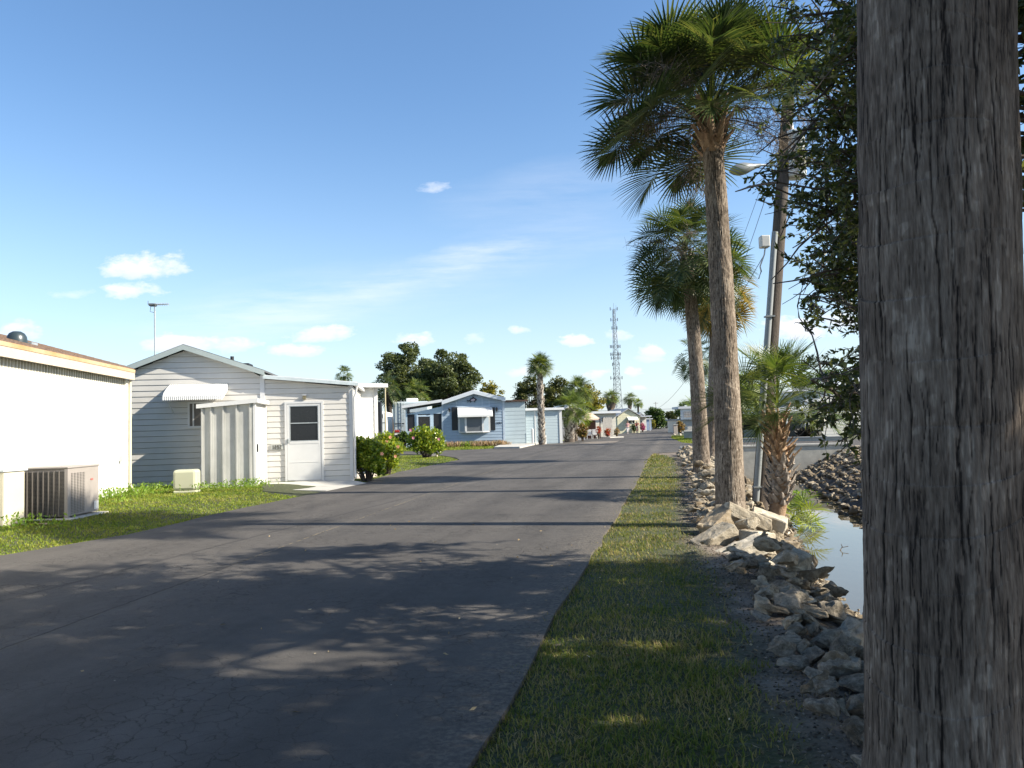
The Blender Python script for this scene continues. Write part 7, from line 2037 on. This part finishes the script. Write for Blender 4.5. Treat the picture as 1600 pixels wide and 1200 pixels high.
# ------------------------------------------------------------------ people
skin = M('skin', (.42, .24, .16), .6, .03)
def skinned(name, verts, edges, radii, mat, parent, sub=2):
    me = bpy.data.meshes.new(name); me.from_pydata(verts, edges, []); o = bpy.data.objects.new(name, me); COL.objects.link(o); o.parent = parent
    m_ = o.modifiers.new('skin', 'SKIN'); sv = me.skin_vertices[0].data if me.skin_vertices else None
    if sv is None:
        bm = bmesh.new(); bm.from_mesh(me); bm.verts.layers.skin.verify(); bm.to_mesh(me); bm.free(); sv = me.skin_vertices[0].data
    for i, r_ in enumerate(radii): sv[i].radius = (r_, r_)
    sv[0].use_root = True
    s2 = o.modifiers.new('sub', 'SUBSURF'); s2.levels = sub; s2.render_levels = sub
    me.materials.append(mat); return o
def person(label, px, Y, J, top, bottom, hair, yaw=0, dz=0):
    g = AT(px, Y) + Vector((0, 0, .03 + dz)); r = empty('person', g, yaw, label, 'person')
    V = [J['pel'], J['wai'], J['che'], J['nec'], J['hea'], J['crn'], J['shL'], J['elL'], J['haL'], J['shR'], J['elR'], J['haR'], J['hiL'], J['knL'], J['anL'], J['toL'], J['hiR'], J['knR'], J['anR'], J['toR'], J['fiL'], J['fiR']]
    E = [(0, 1), (1, 2), (2, 3), (3, 4), (4, 5), (2, 6), (6, 7), (7, 8), (8, 20), (2, 9), (9, 10), (10, 11), (11, 21), (0, 12), (12, 13), (13, 14), (14, 15), (0, 16), (16, 17), (17, 18), (18, 19)]
    R = [.13, .12, .14, .055, .095, .07, .06, .042, .03, .06, .042, .03, .09, .06, .04, .035, .09, .06, .04, .035, .022, .022]
    body = skinned('body', V, E, R, skin, r)
    skinned('shirt', [J['wai'], J['che'], (Vector(J['che']) * .45 + Vector(J['nec']) * .55).to_tuple(), J['shL'], (Vector(J['shL']) * .3 + Vector(J['elL']) * .7).to_tuple(), J['shR'], (Vector(J['shR']) * .3 + Vector(J['elR']) * .7).to_tuple(), J['pel']],
            [(0, 1), (1, 2), (1, 3), (3, 4), (1, 5), (5, 6), (0, 7)], [.14, .165, .08, .078, .068, .078, .068, .15], top, r)
    kl = lambda a, b, t: (Vector(a) * (1 - t) + Vector(b) * t).to_tuple()
    skinned('trousers', [J['pel'], J['hiL'], J['knL'], kl(J['knL'], J['anL'], .8), J['hiR'], J['knR'], kl(J['knR'], J['anR'], .8), J['wai']], [(0, 1), (1, 2), (2, 3), (0, 4), (4, 5), (5, 6), (0, 7)], [.15, .108, .08, .062, .108, .08, .062, .135], bottom, r)
    h = Vector(J['hea']); c = Vector(J['crn'])
    mb = MB(); mb.lathe([(.02, .13), (.07, .115), (.105, .06), (.112, -.01), (.10, -.07), (.06, -.1)], (c.x, c.y + .025, c.z - .04), 14); mb.build('hair', hair, r)
    mb = MB(); mb.tube([(h.x, h.y - .09, h.z + .03), (h.x, h.y - .125, h.z - .005)], [.008, .016], 6)
    for s in (-1, 1): mb.lathe([(.004, -.012), (.013, 0), (.004, .012)], (h.x + s * .034, h.y - .095, h.z + .035), 6); mb.tube([(h.x + s * .10, h.y, h.z + .03), (h.x + s * .11, h.y + .01, h.z - .01)], [.012, .01], 5)
    mb.build('face', M('skin_dark', (.30, .16, .11), .6), r)
    for s in ('L', 'R'): 
        a = Vector(J['an' + s]); t = Vector(J['to' + s]); mb = MB(); mb.tube([a + Vector((0, .04, -.05)), a + Vector((0, -.03, -.045)), t + Vector((0, -.03, -.01))], [.045, .05, .035], 8); mb.build('shoe', J.get('shoe', trim_white), r)
    return r
st = dict(pel=(0, 0, .93), wai=(0, 0, 1.06), che=(0, 0, 1.27), nec=(0, -.01, 1.44), hea=(0, -.02, 1.54), crn=(0, -.01, 1.62), shL=(-.17, 0, 1.38), elL=(-.26, .05, 1.12), haL=(-.24, -.12, .95), shR=(.17, 0, 1.38), elR=(.25, .03, 1.12), haR=(.26, -.12, .96),
          fiL=(-.24, -.18, .90), fiR=(.26, -.18, .90), hiL=(-.09, 0, .88), knL=(-.10, -.10, .50), anL=(-.10, -.14, .10), toL=(-.10, -.28, .04), hiR=(.09, 0, .88), knR=(.10, -.02, .50), anR=(.10, .14, .11), toR=(.10, .02, .04))
person('person in a pink patterned top and white trousers walking on the far road', 981, 104, st, M('pink_top', (.55, .22, .22), .8, .5, 9, col2=(.7, .5, .46)), M('white_trousers', (.72, .68, .66), .8), M('hair_brown', (.12, .06, .035), .7))
cy = dict(pel=(0, .25, .98), wai=(0, .18, 1.10), che=(0, .02, 1.30), nec=(0, -.08, 1.44), hea=(0, -.14, 1.53), crn=(0, -.14, 1.61), shL=(-.18, -.03, 1.38), elL=(-.28, -.22, 1.16), haL=(-.27, -.42, 1.04), shR=(.18, -.03, 1.38), elR=(.28, -.22, 1.16), haR=(.27, -.42, 1.04),
          fiL=(-.25, -.48, 1.02), fiR=(.25, -.48, 1.02), hiL=(-.10, .22, .94), knL=(-.14, -.16, .74), anL=(-.12, -.02, .38), toL=(-.12, -.16, .32), hiR=(.10, .22, .94), knR=(.14, -.05, .58), anR=(.12, .08, .20), toR=(.12, -.06, .14), shoe=black_paint)
person('person in a red shirt and dark shorts riding a bicycle toward the camera', 995.5, 105, cy, M('red_shirt', (.38, .05, .05), .8), M('dark_shorts', (.02, .02, .025), .8), M('hair_grey', (.35, .30, .25), .7))
g = AT(995.5, 105) + Vector((0, 0, .03)); r = empty('bicycle', g, 0, 'bicycle under the red shirted rider on the far road', 'bicycle')
for y in (-.52, .58):
    mb = MB(); mb.tube([(0, y + .32 * math.cos(a), .34 + .32 * math.sin(a)) for a in np.linspace(0, 6.2832, 25)], .02, 6, cap=False)
    w_ = mb.build('wheel', black_paint, r); mb = MB()
    for a in np.linspace(0, 6.2832, 15)[:-1]: mb.tube([(0, y, .34), (0, y + .31 * math.cos(a), .34 + .31 * math.sin(a))], .002, 3)
    mb.build('spokes', metal_gal, w_)
mb = MB(); 
for a, b in (((0, .58, .34), (0, .28, .86)), ((0, .58, .34), (0, .05, .30)), ((0, .05, .30), (0, .28, .86)), ((0, .05, .30), (0, -.36, .80)), ((0, .26, .80), (0, -.36, .84)), ((0, -.34, .95), (0, -.52, .34))): mb.tube([a, b], .016, 6)
mb.build('frame', M('bike_red', (.3, .04, .04), .4), r)
mb = MB(); mb.tube([(-.28, -.42, 1.0), (-.1, -.4, .97), (0, -.36, .95), (.1, -.4, .97), (.28, -.42, 1.0)], .014, 6); mb.build('handlebar', metal_gal, r)
mb = MB(); mb.bbox(-.08, .16, .86, .08, .40, .90, .02); mb.build('saddle', black_paint, r)
for s, y, z in ((-1, -.06, .34), (1, .10, .16)):
    mb = MB(); mb.box(s * .12 - .05, y - .04, z - .02, s * .12 + .05, y + .04, z); mb.tube([(s * .04, .05, .27), (s * .07, y, z)], .01, 5); mb.build('pedal', black_paint, r)

# ------------------------------------------------------------------ litter and small scraps
n = 90; V = []; 
x = np.concatenate([NR.uniform(-3.5, 1.2, 40), NR.uniform(.2, 2.4, 50)]); y = np.concatenate([NR.uniform(3.2, 12, 40), NR.uniform(3.2, 9, 50)])
c = np.stack([x, y, np.where(x < np.interp(y, [p.y for p in RIGHT], [p.x for p in RIGHT]), RZ + .006, terr(x, y) + .02)], -1)
V, F = leafquads(c, NR.uniform(0, 6.28, n), NR.uniform(-.05, .15, n), NR.uniform(.02, .055, n), NR.uniform(.008, .02, n))
o = np_mesh('leaf_litter', V, F, leafmat('dry_leaf', [(.20, .13, .06), (.35, .26, .14), (.5, .42, .28)], .1, .7)); tag(o, 'few dry fallen leaves scattered over road, grass and path', 'leaf litter', kind='stuff')
tw = G(1313, 860, WZ); mb = MB(); mb.tube([tw, tw + Vector((.05, .02, .06)), tw + Vector((.02, .0, .12))], [.012, .01, .004], 5); mb.tube([tw + Vector((.05, .02, .05)), tw + Vector((.16, .02, .07))], .006, 4); o = mb.build('twig', bark_far); tag(o, 'dark twig poking out of the still canal water', 'twig')
g = G(1240, 792, WZ); x = NR.normal(g.x, .25, 500); y = NR.normal(g.y, .3, 500); c = np.stack([x, y, WZ + NR.uniform(0, .45, 500)], -1)
V, F = leafquads(c, NR.uniform(0, 6.28, 500), NR.uniform(-.3, 1.2, 500), NR.uniform(.06, .12, 500), NR.uniform(.03, .05, 500)); o = np_mesh('water_weeds', V, F, weed_m); tag(o, 'bright green water weeds at the bank below the short booted palm', 'weeds', kind='stuff')
